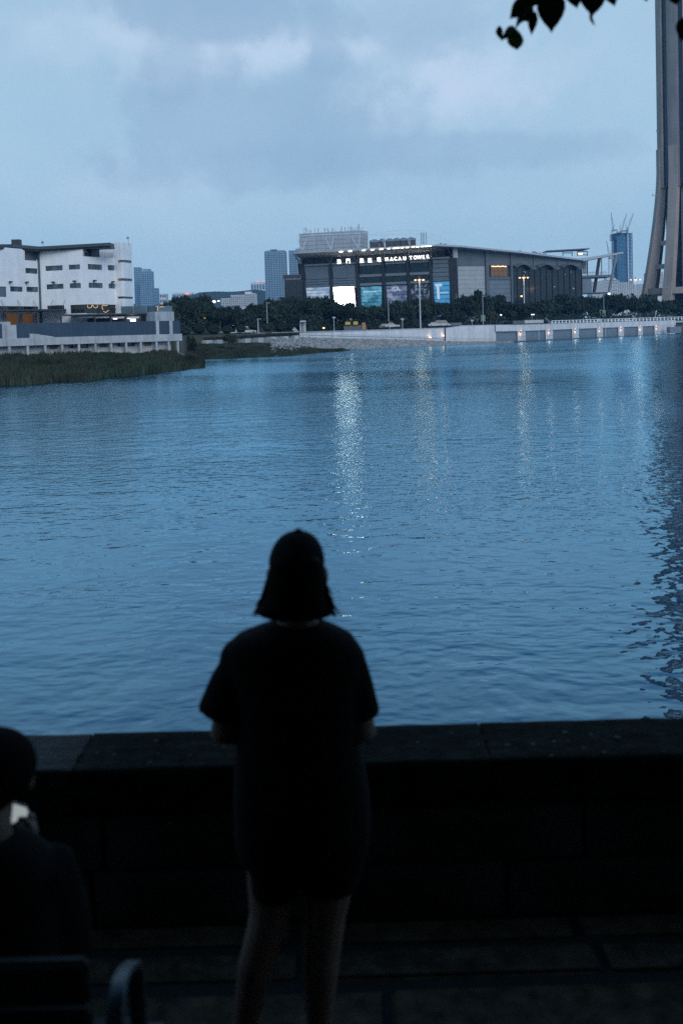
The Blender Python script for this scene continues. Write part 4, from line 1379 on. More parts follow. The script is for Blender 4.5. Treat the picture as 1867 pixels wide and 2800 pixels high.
# shaft above the merge: proud panels between dark grooves; recessed dark core
def arc_prism(a0, a1, r0, r1, z0, z1, seg=4):
    mb = MB()
    th = [rad(180 + a0 + (a1 - a0) * i / seg) for i in range(seg + 1)]
    poly = [(tcx + r1 * math.cos(t), tcy + r1 * math.sin(t)) for t in th] + [(tcx + r0 * math.cos(t), tcy + r0 * math.sin(t)) for t in reversed(th)]
    return mb.prism(poly, z0, z1)


M_GROOVE = mat('tower_glass_strip', (.010, .022, .040), .3, .1, .2)
arc_prism(0, 359.9, 2, RT * .93, zmerge - 8, ZTT - 1, 48).build('core', M_GROOVE, TW)
arc_prism(0, 359.9, 2, RT * .70, LAND_Z, zmerge - 7.9, 48).build('core', M_GROOVE, TW)
for a0 in range(0, 360, 45):
    arc_prism(a0 + 8, a0 + 33, RT * .6, RT * .735, zring1, zmerge - 6, 4).build('core_panel', M_CONC_T2, TW)
# leg k sits between grooves; panels: (start, end) angles
spans = [(-14, 15, 'leg'), (31, 55.5, 'mid'), (65, 97, 'leg'), (113, 137, 'mid'), (147, 178, 'leg'), (194, 218, 'mid'), (228, 260, 'leg'), (276, 318, 'mid')]
for a0, a1, kd in spans:
    arc_prism(a0, a1, RT * .8, RT if kd == 'leg' else RT * .985, zmerge - 9, ZTT, 5).build('shaft_panel', M_CONC_T2 if kd == 'mid' else M_CONC_T, TW)


def leg(a_mid, half_w, thick, m, ztop_, k=1.0):
    th = rad(180 + a_mid)
    rd = Vector((math.cos(th), math.sin(th), 0)); tg = Vector((-math.sin(th), math.cos(th), 0))
    rings = []
    for i in range(25):
        z = LAND_Z + (ztop_ - LAND_Z) * i / 24
        ro = RT + .35 + (flare(z) - RT) * k
        ri = ro - thick * (1.0 - .45 * i / 24)
        c = Vector((tcx, tcy, z))
        rings.append([c + rd * ro - tg * half_w, c + rd * ro + tg * half_w, c + rd * ri + tg * half_w, c + rd * ri - tg * half_w])
    return MB().loft(rings).build('leg', m, TW)


for a_, hw, k in ((-2, 2.9, 1.0), (43, 2.4, .92), (88, 2.9, 1.0), (133, 2.4, .92), (178, 2.9, 1.0), (223, 2.4, .92), (268, 2.9, 1.0), (313, 2.4, .92)):
    leg(a_, hw, 5.6 if k == 1.0 else 4.6, M_CONC_T, zmerge + 12, k)
# ring beam and ties between the legs
for a0 in range(-2, 358, 45):
    r0 = flare(zring1) - 1.0
    th0, th1 = rad(180 + a0), rad(180 + a0 + 45)
    pa_, pb_ = (tcx + r0 * math.cos(th0), tcy + r0 * math.sin(th0)), (tcx + r0 * .955 * math.cos(th1), tcy + r0 * .955 * math.sin(th1))
    f_ = Face(pa_, pb_)
    mb = MB(); f_.box(mb, 0, f_.L, zring0, zring1, -1.2, 1.2); mb.build('ring_beam', M_CONC_T, TW)
for py in (667, 731):
    z = P(1795, py, YT).z
    r0 = flare(z) - 2.6
    th0, th1 = rad(178), rad(223)
    f_ = Face((tcx + r0 * math.cos(th0), tcy + r0 * math.sin(th0)), (tcx + r0 * math.cos(th1), tcy + r0 * math.sin(th1)))
    mb = MB(); f_.box(mb, 0, f_.L, z - 1.2, z + 1.2, -.8, .8); mb.build('tie_beam', M_CONC_T, TW)
for py, px in ((259, 1800), (361, 1800), (535, 1789)):
    p = P(px, py, YT - 2); mb = MB(); mb.rbox((p.x, p.y), 3.2, .25, p.z, p.z + .3); mb.tube([(p.x - 1.2, p.y, p.z), (p.x - 1.2, p.y, p.z + 1.3)], .1, 4); mb.build('service_bracket', M_STEEL, TW)
for px, py in ((1823, 668), (1838, 800), (1822, 733), (1860, 733)):
    p = P(px, py, YT - RT - 8); 

# ------------------------------------------------------------------ far city, hill, cranes
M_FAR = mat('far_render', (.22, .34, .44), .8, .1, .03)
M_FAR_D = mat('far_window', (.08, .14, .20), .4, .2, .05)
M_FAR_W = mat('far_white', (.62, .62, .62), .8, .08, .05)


def city_block(name, px0, px1, yt, Y, ybase, label, cat, nfl, bays, wallm, depth=22, fin=True, group=None, crown=None, win=M_FAR_D, rowgap=.55):
    a, b = P(px0, yt, Y), P(px1, yt, Y)
    z0 = min(P(px0, ybase, Y).z, LAND_Z + 30)
    e = thing(name, ((a.x + b.x) / 2, Y, LAND_Z), label, cat, group)
    H = a.z; Lx = b.x - a.x
    mb = MB(); mb.box(a.x, b.x, Y, Y + depth, LAND_Z, H); mb.build('wall', wallm, e)
    w = MB(); s = MB()
    fh = (H - z0) / nfl
    for i in range(bays):
        x0, x1 = a.x + Lx * (i + .16) / bays, a.x + Lx * (i + .84) / bays
        for j in range(nfl):
            zz = z0 + fh * (j + .22)
            w.box(x0, x1, Y - .12, Y + .1, zz, zz + fh * rowgap)
        if fin and i:
            xx = a.x + Lx * i / bays
            s.box(xx - Lx / bays * .12, xx + Lx / bays * .12, Y - 1.1, Y - .01, LAND_Z, H - fh * (1 + i % 2))
    w.build('windows', win, e, kind='stuff')
    if s.v:
        s.build('fins', wallm, e)
    if crown:
        for x0, x1, h in crown:
            c = MB(); c.box(P(x0, yt, Y).x, P(x1, yt, Y).x, Y + 2, Y + depth - 3, H, H + h); c.build('roof_house', wallm, e)
    return e


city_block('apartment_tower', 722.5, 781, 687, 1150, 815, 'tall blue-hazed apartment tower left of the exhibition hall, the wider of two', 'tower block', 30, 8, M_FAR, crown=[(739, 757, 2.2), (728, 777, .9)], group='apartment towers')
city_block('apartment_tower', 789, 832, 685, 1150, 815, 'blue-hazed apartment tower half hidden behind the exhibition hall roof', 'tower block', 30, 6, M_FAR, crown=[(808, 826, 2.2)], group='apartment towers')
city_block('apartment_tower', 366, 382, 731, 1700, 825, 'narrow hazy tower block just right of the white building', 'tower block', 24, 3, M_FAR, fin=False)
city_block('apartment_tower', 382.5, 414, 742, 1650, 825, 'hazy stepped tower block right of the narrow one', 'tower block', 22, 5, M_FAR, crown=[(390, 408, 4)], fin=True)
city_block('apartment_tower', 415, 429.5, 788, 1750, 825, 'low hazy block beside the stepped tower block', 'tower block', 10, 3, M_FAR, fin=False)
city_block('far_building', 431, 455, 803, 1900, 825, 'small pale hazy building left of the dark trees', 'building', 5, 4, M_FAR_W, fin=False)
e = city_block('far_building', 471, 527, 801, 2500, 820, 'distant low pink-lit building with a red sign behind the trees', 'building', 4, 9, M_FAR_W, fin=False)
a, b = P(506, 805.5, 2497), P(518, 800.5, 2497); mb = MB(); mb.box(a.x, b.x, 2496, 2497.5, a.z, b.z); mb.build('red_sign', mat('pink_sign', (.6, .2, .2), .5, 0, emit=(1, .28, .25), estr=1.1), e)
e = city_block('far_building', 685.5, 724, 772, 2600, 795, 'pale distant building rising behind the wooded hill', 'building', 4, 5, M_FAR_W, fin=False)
for px in (704, 722):
    p = P(px, 770, 2599); mb = MB(); mb.ell(p, 1.6, 1.6, 1.6, 8, 6); mb.build('roof_beacon', M_RED, e)
# stepped white hotel on the slope
HT = thing('stepped_hotel', (*plan(650, 900), LAND_Z), 'long stepped white building in front of the wooded hill', 'building')
for x0, x1, yt, ybm in ((604, 630.5, 816.5, 840), (630.5, 670, 807, 840), (670, 698, 802.5, 840)):
    a, b = P(x0, yt, 900), P(x1, yt, 900); zb = P(x0, ybm, 900).z
    mb = MB(); mb.box(a.x, b.x - .01, 900, 920, LAND_Z, a.z); mb.build('wall', M_FAR_W, HT)
    w = MB(); bl = MB(); nb = int((x1 - x0) / 5.2); nf = int((ybm - yt) / 5.2)
    for i in range(nb):
        for j in range(nf):
            xa = a.x + (b.x - a.x) * (i + .18) / nb; xb = a.x + (b.x - a.x) * (i + .82) / nb
            z = a.z - (a.z - zb) * (j + .8) / nf
            w.box(xa, xb, 899.85, 900.1, z, z + (a.z - zb) / nf * .5)
        pass
    for j in range(nf):
        z = a.z - (a.z - zb) * (j + .86) / nf
        bl.box(a.x, b.x - .02, 899.3, 899.99, z - .25, z + .1)
    w.build('windows', M_FAR_D, HT, kind='stuff'); bl.build('balconies', M_FAR_W, HT)
a, b = P(670, 802.5, 905), P(687, 797.5, 905); mb = MB(); mb.box(a.x, b.x, 905, 915, a.z - .1, b.z); mb.build('roof_house', M_FAR_W, HT)
# wooded hill
prof = [(330, 832), (440, 826), (515, 809), (546, 799.5), (580, 797), (633, 797.5), (664, 795.5), (700, 791.5), (724, 795), (790, 806), (900, 822), (1050, 836)]
hp = resample(prof, 3)
A_, B_, C_ = [], [], []
rn = random.Random(3)
ridge = []
for px, py in hp:
    p = P(px, py + rn.uniform(-.5, .5), 2000)
    ridge.append(p)
mb = MB(); vs = []
for p in ridge:
    vs += [(p.x, 1500, LAND_Z), (p.x, 1750, LAND_Z + (p.z - LAND_Z) * .55), (p.x, 2000, p.z), (p.x, 2350, LAND_Z)]
mb.add(vs, [(i * 4 + j, (i + 1) * 4 + j, (i + 1) * 4 + j + 1, i * 4 + j + 1) for i in range(len(ridge) - 1) for j in range(3)])
M_HILL = mat('hill_woods', (.030, .045, .030), .9, .5, .03, 2.0, .06)
mb.build('hill', M_HILL, kind='structure')
# tower under construction with its cranes
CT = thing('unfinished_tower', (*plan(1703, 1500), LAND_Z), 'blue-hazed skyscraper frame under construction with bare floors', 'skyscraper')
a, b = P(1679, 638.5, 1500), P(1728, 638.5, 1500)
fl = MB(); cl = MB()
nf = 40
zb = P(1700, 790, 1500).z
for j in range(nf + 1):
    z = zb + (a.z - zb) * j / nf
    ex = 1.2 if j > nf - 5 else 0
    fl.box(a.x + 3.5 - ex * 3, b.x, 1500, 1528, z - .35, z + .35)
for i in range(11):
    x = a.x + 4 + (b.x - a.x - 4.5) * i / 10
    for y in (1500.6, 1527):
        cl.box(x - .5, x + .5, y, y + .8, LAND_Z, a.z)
M_HAZY_FRAME = mat('blue_safety_net', (.10, .24, .38), .8, .15, .08)  # blue of the distance haze put into the frame colour
fl.build('floor_slabs', M_HAZY_FRAME, CT); cl.build('columns', M_HAZY_FRAME, CT)
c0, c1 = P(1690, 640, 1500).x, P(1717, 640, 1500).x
mb = MB(); mb.box(c0, c1, 1501.5, 1524, LAND_Z, a.z + 1); mb.build('core', M_HAZY_FRAME, CT)
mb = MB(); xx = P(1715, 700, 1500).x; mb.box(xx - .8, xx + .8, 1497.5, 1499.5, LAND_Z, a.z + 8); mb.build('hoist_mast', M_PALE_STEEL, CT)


def crane(mast, topy, jib, ybot, r, label, Y=1496):
    e = thing('tower_crane', (*plan(mast, Y), max(LAND_Z, P(mast, ybot, Y).z)), label, 'crane', 'tower cranes at the unfinished skyscraper')
    a, b = P(mast, ybot, Y), P(mast, topy, Y)
    n_ = max(4, int((a - b).length / 4))
    for dx in (0,):
        L = [Vector((a.x - r, Y, a.z + (b.z - a.z) * i / n_)) for i in range(n_ + 1)]
        R_ = [Vector((a.x + r, Y, a.z + (b.z - a.z) * i / n_)) for i in range(n_ + 1)]
        truss('mast', L, R_, .22, M_STEEL, e)
    j = P(*jib, Y)
    n_ = 12
    d_ = (j - b).normalized(); nn_ = Vector((-d_.z, 0, d_.x)) * 1.1
    truss('jib', [b.lerp(j, i / n_) + nn_ * (1 - i / n_ * .7) for i in range(n_ + 1)], [b.lerp(j, i / n_) - nn_ * (1 - i / n_ * .7) for i in range(n_ + 1)], .18, M_STEEL, e)
    s_ = -1 if j.x > b.x else 1
    mb = MB(); mb.box(b.x + min(0, s_ * 7), b.x + max(0, s_ * 7), Y - 1.2, Y + 1.2, b.z - 1.6, b.z + .6); mb.build('counterweight', M_STEEL, e)
    mb = MB(); mb.rbox((b.x, Y - 1.5), 2.6, 2.6, b.z - 2.2, b.z + 1.2); mb.build('cab', M_STEEL, e)
    mb = MB(); pk = b + Vector((s_ * 2.5, 0, 8)); mb.tube([b, pk], .35, 4); mb.tube([pk, b.lerp(j, .8)], .13, 4); mb.build('back_mast', M_STEEL, e)


crane(1674.5, 629, (1669.5, 582), 790, 1.3, 'tall tower crane standing left of the unfinished skyscraper')
crane(1697, 634, (1712, 584.5), 641, 1.2, 'tower crane on the left part of the skyscraper top')
crane(1713.5, 630, (1730.5, 583), 641, 1.2, 'tower crane on the right part of the skyscraper top')
crane(1665, 705, (1657, 659), 790, 1.2, 'shorter tower crane behind the raking columns of the hall')
# pale housing below it
for i, (x0, x1, yt, lb) in enumerate(((1617, 1650, 770, 'pale housing block behind the raking columns'), (1650, 1668, 766, 'narrow pale housing block with a gable left of the skyscraper foot'), (1668, 1692, 766, 'gabled pale housing block below the unfinished skyscraper'),
                                      (1692, 1722, 772, 'pale housing block at the foot of the skyscraper'), (1722, 1765, 777, 'pale housing block left of the concrete tower'), (1775, 1812, 745, 'pale high block glimpsed between the tower legs'))):
    e = city_block('housing_block', x0, x1 - .4, yt, 1100 + i * 6, 812, lb, 'building', 12 if yt > 760 else 18, max(4, int((x1 - x0) / 5)), M_FAR_W, fin=False, group='pale housing blocks')
    if i in (1, 2):
        a, b = P(x0 + 5, yt, 1100 + i * 6), P(x1 - 6, yt, 1100 + i * 6)
        y = 1100 + i * 6
        mb = MB(); pk = P((x0 + x1) / 2, yt - 7, y)
        mb.add([(a.x, y, a.z - .2), (b.x, y, a.z - .2), pk, (a.x, y + 12, a.z - .2), (b.x, y + 12, a.z - .2), (pk.x, y + 12, pk.z)], [(0, 1, 2), (5, 4, 3), (0, 2, 5, 3), (1, 4, 5, 2), (0, 3, 4, 1)])
        mb.build('gable', M_FAR_W, e)
# ------------------------------------------------------------------ trees on the far shore
def crown_mesh(seed, n=2600, leaf=.075, lobes=16, flat=.62):
    """unit crown: x, y in about -1..1, z in 0..1; leaf-sized faces spread over uneven lobes"""
    r = random.Random(seed)
    L = []
    for i in range(lobes):
        a = r.uniform(0, 6.283); d = math.sqrt(r.random()) * .68
        L.append((math.cos(a) * d, math.sin(a) * d, .30 + r.random() * .45 * (1 - d * .45), r.uniform(.22, .42)))
    vs, fs = [], []
    for k in range(n):
        lx, ly, lz, lr = L[r.randrange(lobes)]
        u = r.uniform(-1, 1); th = r.uniform(0, 6.283); q = math.sqrt(1 - u * u)
        rr = lr * (r.random() ** .4)
        c = Vector((lx + q * math.cos(th) * rr, ly + q * math.sin(th) * rr, max(.02, lz + u * rr * flat)))
        nrm = Vector((r.gauss(0, 1), r.gauss(0, 1), r.gauss(.35, 1))).normalized()
        a = nrm.orthogonal().normalized(); a = Matrix.Rotation(r.random() * 6.28, 3, nrm) @ a; b = nrm.cross(a)
        s = leaf * r.uniform(.5, 1.25)
        i0 = len(vs)
        vs += [c + a * s, c + b * s * .62, c - a * s, c - b * s * .62]
        fs.append((i0, i0 + 1, i0 + 2, i0 + 3))
    me = bpy.data.meshes.new('crown')
    me.from_pydata([tuple(v) for v in vs], [], fs)
    return me


def trunk_mesh(seed):
    r = random.Random(seed)
    mb = MB()
    fork = .42
    mb.tube([(0, 0, 0), (.03, 0, .2), (0, .02, fork)], [.075, .055, .05], 7)
    for i in range(6):
        a = i * 1.05 + r.random(); d = r.uniform(.3, .7)
        e = (math.cos(a) * d, math.sin(a) * d, r.uniform(.62, .9))
        mb.tube([(0, .02, fork - .06), (e[0] * .45, e[1] * .45, fork + .12), e], [.04, .025, .008], 5)
    me = bpy.data.meshes.new('trunk'); me.from_pydata(mb.v, [], mb.f); me.materials.append(M_BARK)
    return me


CROWNS = [crown_mesh(s, 2600, .078, 15 + s % 4) for s in (1, 2, 3, 4)]
CROWNS2 = [c.copy() for c in CROWNS]
for c in CROWNS:
    c.materials.append(M_LEAF)
for c in CROWNS2:
    c.materials.append(M_LEAF2)
TRUNKS = [trunk_mesh(s) for s in (1, 2)]
tcount = 0


def shore_tree(px, ytop, wpx, Y, label, light=False, cut=.14, name='shade_tree', zb=None, group='trees along the far shore'):
    global tcount
    zb = LAND_Z if zb is None else zb
    p = P(px, ytop, Y)
    h = p.z - zb
    e = thing(name, (p.x, Y, zb), label, 'tree', group)
    r = wpx * Y / F_PX / 2
    cm = (CROWNS2 if light else CROWNS)[tcount % 4]
    o = bpy.data.objects.new('crown', cm); link(o); o.parent = e
    o.scale = (r * 1.25, r * 1.25, h * (1 - cut) * 1.16); o.location = (0, 0, h * cut); o.rotation_euler.z = tcount * 2.4
    t = bpy.data.objects.new('trunk', TRUNKS[tcount % 2]); link(t); t.parent = e
    t.scale = (r * .9, r * .9, h); t.rotation_euler.z = tcount * 1.7
    tcount += 1
    return e


for a in ((452, 826, 70, 262, 'leafy tree at the left end of the row, beside the stair block'),
          (492, 806, 100, 300, 'tallest dark tree right of the white building'),
          (545, 811, 95, 305, 'dark round tree just right of the tallest one, below the wooded hill'),
          (600, 835, 85, 300, 'low dark tree below the bright hillside lamp'),
          (650, 837, 90, 310, 'dark tree in front of the stepped white hotel'),
          (700, 828, 85, 318, 'dark tree below the right end of the stepped hotel'),
          (748, 820, 80, 322, 'dark tree below the wider apartment tower'),
          (796, 809, 80, 330, 'dark tree in front of the dark pylon'),
          (842, 812, 70, 312, 'dark tree right of the pylon foot'),
          (880, 806, 85, 318, 'full dark tree below the leftmost banner of the hall'),
          (943, 829, 92, 312, 'dark tree with gaps in front of the lit video screen', False, .22),
          (1000, 834, 78, 322, 'dark tree below the teal banner'),
          (1046, 834, 70, 330, 'dark tree right of the teal banner'),
          (1092, 818, 85, 328, 'broad dark tree below the lettered banner'),
          (1150, 818, 90, 338, 'dark tree at the foot of the left double street lamp'),
          (1208, 825, 62, 352, 'sparse dark tree in front of the blue banner', False, .3),
          (1262, 806, 80, 352, 'dark tree below the light grey side panel'),
          (1310, 800, 70, 358, 'uneven dark tree with a tuft above the crown, behind the banner pole'),
          (1360, 808, 75, 366, 'dark tree below the warm lit hall window'),
          (1330, 845, 60, 345, 'lighter green low tree behind the left banner pole', True),
          (1418, 824, 80, 360, 'dark tree at the foot of the middle street lamp'),
          (1480, 818, 90, 385, 'dark tree below the scalloped glazing, left one'),
          (1540, 808, 100, 400, 'broad dark tree below the scalloped glazing, right one'),
          (1595, 808, 80, 412, 'dark tree at the right corner of the hall'),
          (1655, 803, 62, 440, 'dark tree below the raking columns'),
          (1700, 800, 92, 448, 'broad dark tree behind the right bus'),
          (1764, 806, 80, 460, 'dark tree beneath the tower ring beam, left side'),
          (1845, 818, 110, 470, 'wide dark tree covering the tower foot at the right edge')):
    shore_tree(*a)
# the dark growth under and behind the crowns, one mass
ug = MB(); rn = random.Random(41)
for k in range(15000):
    px = rn.uniform(430, 1890)
    Y = (interp([(430, 285), (820, 320)], px)[0] if px < 820 else quay(min(px, 1850))[0] + 32) + rn.uniform(0, 14)
    hgt = interp([(430, 858), (560, 850), (820, 856), (900, 868), (1200, 880), (1240, 862), (1600, 856), (1890, 850)], px)[0]
    if 1180 < px < 1236:
        continue
    p = P(px, hgt + rn.random() ** .8 * 55 + 8 * pnoise.noise(Vector((px * .03, 0, 0))), Y)
    if p.z < LAND_Z:
        continue
    a = Vector((rn.gauss(0, 1), rn.gauss(0, 1), rn.gauss(0, 1))).normalized() * rn.uniform(.3, .7); b = a.orthogonal().normalized() * .4
    ug.add([p + a, p + b, p - a, p - b], [(0, 1, 2, 3)])
ug.build('undergrowth', M_LEAF, label='dark mass of shrubs under and behind the shore trees', cat='shrubs', kind='stuff')
# sparse palm-like tuft
for a in ((1306, 790, 22, 356, 'thin tufted tree top above the other crowns near the grey panel', False, .62),
          (1240, 850, 60, 340, 'small dark tree below the blue banner beside the wall step'),
          (1640, 840, 60, 420, 'small dark tree left of the right bus')):
    shore_tree(*a)
# clipped round trees along the planters
def ball_mesh(seed):
    r = random.Random(seed); vs = []; fs = []
    for k in range(900):
        v = Vector((r.gauss(0, 1), r.gauss(0, 1), r.gauss(0, 1))).normalized() * r.uniform(.72, 1.03)
        n_ = (v.normalized() + Vector((r.gauss(0, .5), r.gauss(0, .5), r.gauss(0, .5)))).normalized()
        a = n_.orthogonal().normalized(); b = n_.cross(a); s = r.uniform(.10, .2); i0 = len(vs)
        vs += [v + a * s, v + b * s, v - a * s, v - b * s]; fs.append((i0, i0 + 1, i0 + 2, i0 + 3))
    me = bpy.data.meshes.new('crown'); me.from_pydata([tuple(v) for v in vs], [], fs); return me


BALL = ball_mesh(3); BALL.materials.append(M_LEAF)
STEM = bpy.data.meshes.new('stem'); _m = MB().tube([(0, 0, 0), (.02, 0, .5), (0, 0, 1)], [.09, .07, .06], 6); STEM.from_pydata(_m.v, [], _m.f); STEM.materials.append(M_BARK)
for px, y0, y1, rx, lb in ((507, 892, 925, 17, 'clipped round tree, first from the left above the planters'), (545, 886, 924, 18, 'clipped round tree, second from the left above the planters'),
                           (586, 887, 922, 18, 'clipped round tree, third from the left above the planters'), (622, 890, 920, 15, 'thin round tree left of the white bus'),
                           (660, 888, 920, 14, 'round tree in front of the white bus'), (695, 879, 915, 15, 'greener round tree at the right end of the white bus'),
                           (734, 884, 918, 15, 'clipped round tree right of the pale signal pole'), (768, 884, 918, 15, 'clipped round tree left of the stair shelter'), (793, 884, 916, 12, 'clipped round tree closest to the stair shelter')):
    Y = interp([(500, 246), (820, 268)], px)[0]
    p0, p1 = P(px, y1, Y), P(px, y0, Y); r = rx * Y / F_PX
    e = thing('round_tree', (p0.x, Y, p0.z), lb, 'tree', 'clipped round trees')
    o = bpy.data.objects.new('crown', BALL); link(o); o.parent = e; o.scale = (r, r, r * .72); o.location = (0, 0, p1.z - p0.z - r * .72)
    s = bpy.data.objects.new('stem', STEM); link(s); s.parent = e; s.scale = (1, 1, p1.z - p0.z - r * .6)
# hedge and low white road wall behind the planters
hd = MB(); hw = MB()
hx = np.linspace(497, 800, 60)
rn = random.Random(6)
for pa, pb in zip(hx, hx[1:]):
    Y = interp([(497, 254), (820, 272)], pa)[0]; Y2 = interp([(497, 254), (820, 272)], pb)[0]
    zt_, zb_ = P(pa, 912.5 - (pa - 497) * .004 + rn.uniform(-.6, .6), Y).z, P(pa, 919, Y).z
    hd.hexa([(*plan(pa, Y), zb_), (*plan(pb, Y2), zb_), (*plan(pb, Y2 + 1.2), zb_), (*plan(pa, Y + 1.2), zb_), (*plan(pa, Y), zt_), (*plan(pb, Y2), zt_), (*plan(pb, Y2 + 1.2), zt_), (*plan(pa, Y + 1.2), zt_)])
hdo = hd.build('hedge', M_LEAF, label='long low dark hedge along the road behind the planters', cat='hedge')
lv = MB(); rn = random.Random(9)
for k in range(2600):
    px = rn.uniform(497, 800); Y = interp([(497, 254), (820, 272)], px)[0] + rn.uniform(-.15, 1.2)
    p = P(px, 912.2 + rn.random() ** 2 * 5.5, Y)
    a = Vector((rn.gauss(0, 1), rn.gauss(0, 1), rn.gauss(0, 1))).normalized() * .16; b = a.orthogonal().normalized() * .13
    lv.add([p + a, p + b, p - a, p - b], [(0, 1, 2, 3)])
lv.build('leaves', M_LEAF, hdo, kind='stuff')
for pa, pb in zip(hx, hx[1:]):
    f_ = lambda x: interp([(497, 251), (820, 269.5)], x)[0]
    z1_, z0_ = P(pa, 918.5 + (650 - pa) * .02, f_(pa)).z, P(pa, 927 + (650 - pa) * .02, f_(pa)).z
    hw.hexa([(*plan(pa, f_(pa)), z0_), (*plan(pb, f_(pb)), z0_), (*plan(pb, f_(pb) + .4), z0_), (*plan(pa, f_(pa) + .4), z0_), (*plan(pa, f_(pa)), z1_), (*plan(pb, f_(pb)), z1_), (*plan(pb, f_(pb) + .4), z1_), (*plan(pa, f_(pa) + .4), z1_)])
hw.build('road_wall', M_CONC_L, label='low pale wall line under the dark hedge', cat='wall')
# stepped concrete planters on the grass bank
for px, w, y0, y1, lb in ((519, 13, 933, 945, 'small concrete planter nearest to the podium column'), (558, 45, 930, 945, 'concrete planter with a shrub, second from the left on the bank'), (592, 30, 929, 942, 'concrete planter half hidden by the big bank shrub'),
                          (667, 35, 925, 938.5, 'concrete planter just right of the big bank shrub'), (703, 34, 923, 937.5, 'concrete planter, third from the rubble bank'), (738, 34, 920.5, 936.5, 'concrete planter, second from the rubble bank'),
                          (772, 32, 919, 933, 'concrete planter beside the curved one'), (803, 26, 917, 931, 'curved end planter touching the rubble bank')):
    Y = interp([(500, 238), (820, 262)], px)[0]
    e = thing('concrete_planter', (*plan(px, Y), P(px, y1, Y).z - .6), lb, 'planter', 'concrete planters on the bank')
    a, b = P(px - w / 2, y1, Y), P(px + w / 2, y0, Y)
    k = a.x + (b.x - a.x) * .62
    MB().prism([(a.x, Y + 1.6), (k, Y), (b.x, Y + .1), (b.x, Y + 4.5), (a.x, Y + 4.5)], a.z - .6, b.z).build('box', M_CONC, e)
    sh = MB(); rn = random.Random(int(px))
    for q in range(260):
        c = Vector((rn.uniform(a.x, b.x), Y + rn.uniform(.6, 4), b.z + rn.random() ** 1.5 * .75))
        v = Vector((rn.gauss(0, 1), rn.gauss(0, 1), rn.gauss(0, 1))).normalized() * .2; u = v.orthogonal().normalized() * .15
        sh.add([c + v, c + u, c - v, c - u], [(0, 1, 2, 3)])
    sh.build('shrub', M_LEAF, e)
shore_tree(625, 914, 52, 232, 'big low shrub spilling over the planters on the bank', True, .0, 'bank_shrub', P(625, 943, 232).z, None)
shore_tree(512, 915, 46, 226, 'dark bushy shrub right of the podium column', False, .0, 'bank_shrub', P(512, 975, 226).z, None)
shore_tree(1858, 878, 40, 430, 'dark shrub below the bridge railing at the right edge', False, .0, 'bank_shrub', 1.2, None)
# pale rocks at the podium corner
for px, py, r_, lb in ((490, 968, .55, 'pale rock at the foot of the podium column'), (501, 973, .7, 'pale rock right of the podium column foot'), (516, 979, .8, 'pale flat rock at the water between the two banks')):
    c = P(px, py, 196 if px < 505 else 205)
    mb = MB(); rn = random.Random(px)
    mb.add([c + Vector((v.x * r_ * 1.4 * rn.uniform(.7, 1.2), v.y * r_, v.z * r_ * .6)) for v in IV], IF); mb.build('shore_rock', M_CONC_L, label=lb, cat='rock', group='pale shore rocks')

# ------------------------------------------------------------------ lamps, poles, railings, vehicles on the far shore
def saucer_lamp(px, y0, y1, lb):
    Y = quay(px)[0] - 2.2
    b, t = P(px, y1, Y), P(px - .5, y0, Y)
    e = thing('promenade_lamp', b, lb, 'lamp post', 'promenade lamp posts')
    t = Vector((b.x, b.y, t.z))
    MB().tube([b, t - Vector((0, 0, .5))], [.09, .06], 8).build('post', M_PALE_STEEL, e)
    MB().tube([t - Vector((0, 0, .62)), t - Vector((0, 0, .35)), t - Vector((0, 0, .12))], [.08, .30, .55], 14).build('bowl', M_WHITE_STEEL, e)
    m_ = MB(); m_.ell(t - Vector((0, 0, .10)), .58, .58, .16, 14, 6); m_.build('cap', M_PALE_STEEL, e)


for px, y0, y1, lb in ((914, 867, 923, 'slim lamp post with saucer head, leftmost of six by the quay'), (1101, 871.5, 927, 'slim saucer lamp post in front of the sloping pale wall, second from the left'),
                       (1291, 875, 934, 'slim saucer lamp post right of the wall step, third from the left'), (1473, 880, 930, 'slim saucer lamp post between the first two quay piers'),
                       (1655, 872, 921, 'slim saucer lamp post in front of the right bus'), (1827, 866, 914, 'slim saucer lamp post at the right end of the quay wall')):
    saucer_lamp(px, y0, y1, lb)


def street_lamp(px, ytop, Y, lb, wide=22):
    p = P(px, ytop, Y)
    e = thing('street_lamp', (p.x, Y, LAND_Z), lb, 'street lamp', 'double street lamps')
    MB().tube([(p.x, Y, LAND_Z), (p.x, Y, p.z - .2)], [.26, .16], 8).build('post', M_PALE_STEEL, e)
    k = Y / F_PX
    mb = MB(); mb.tube([(p.x - wide / 2 * k, Y, p.z - .1), (p.x + wide / 2 * k, Y, p.z - .1)], .07, 6); mb.tube([(p.x, Y - 1.0, p.z - .1), (p.x, Y + 1.0, p.z - .1)], .07, 6)
    mb.tube([(p.x, Y, p.z - .3), (p.x, Y, p.z + .8)], [.12, .25], 6); mb.build('cross_arm', M_STEEL, e)
    for dx, dy in ((-wide / 2 * k, 0), (wide / 2 * k, 0), (0, -1.0), (0, 1.0)):
        m_ = MB(); m_.ell((p.x + dx, Y + dy, p.z - .32), .42, .42, .26, 10, 8); m_.build('lamp_head', M_SLAMP, e)
        l = bpy.data.lights.new('lamp_glow', 'POINT'); l.energy = 60; l.color = (1, .62, .32); l.shadow_soft_size = .45
        lo = bpy.data.objects.new('lamp_glow', l); link(lo); lo.parent = e; lo.location = (dx * .8, dy, p.z - .95 - LAND_Z)


street_lamp(1146, 763, 330, 'double street lamp glowing in front of the street-scene banner')
street_lamp(1431, 757, 372, 'double street lamp glowing in front of the dark glazing')
street_lamp(1736, 763, 452, 'double street lamp glowing left of the tower legs', 26)


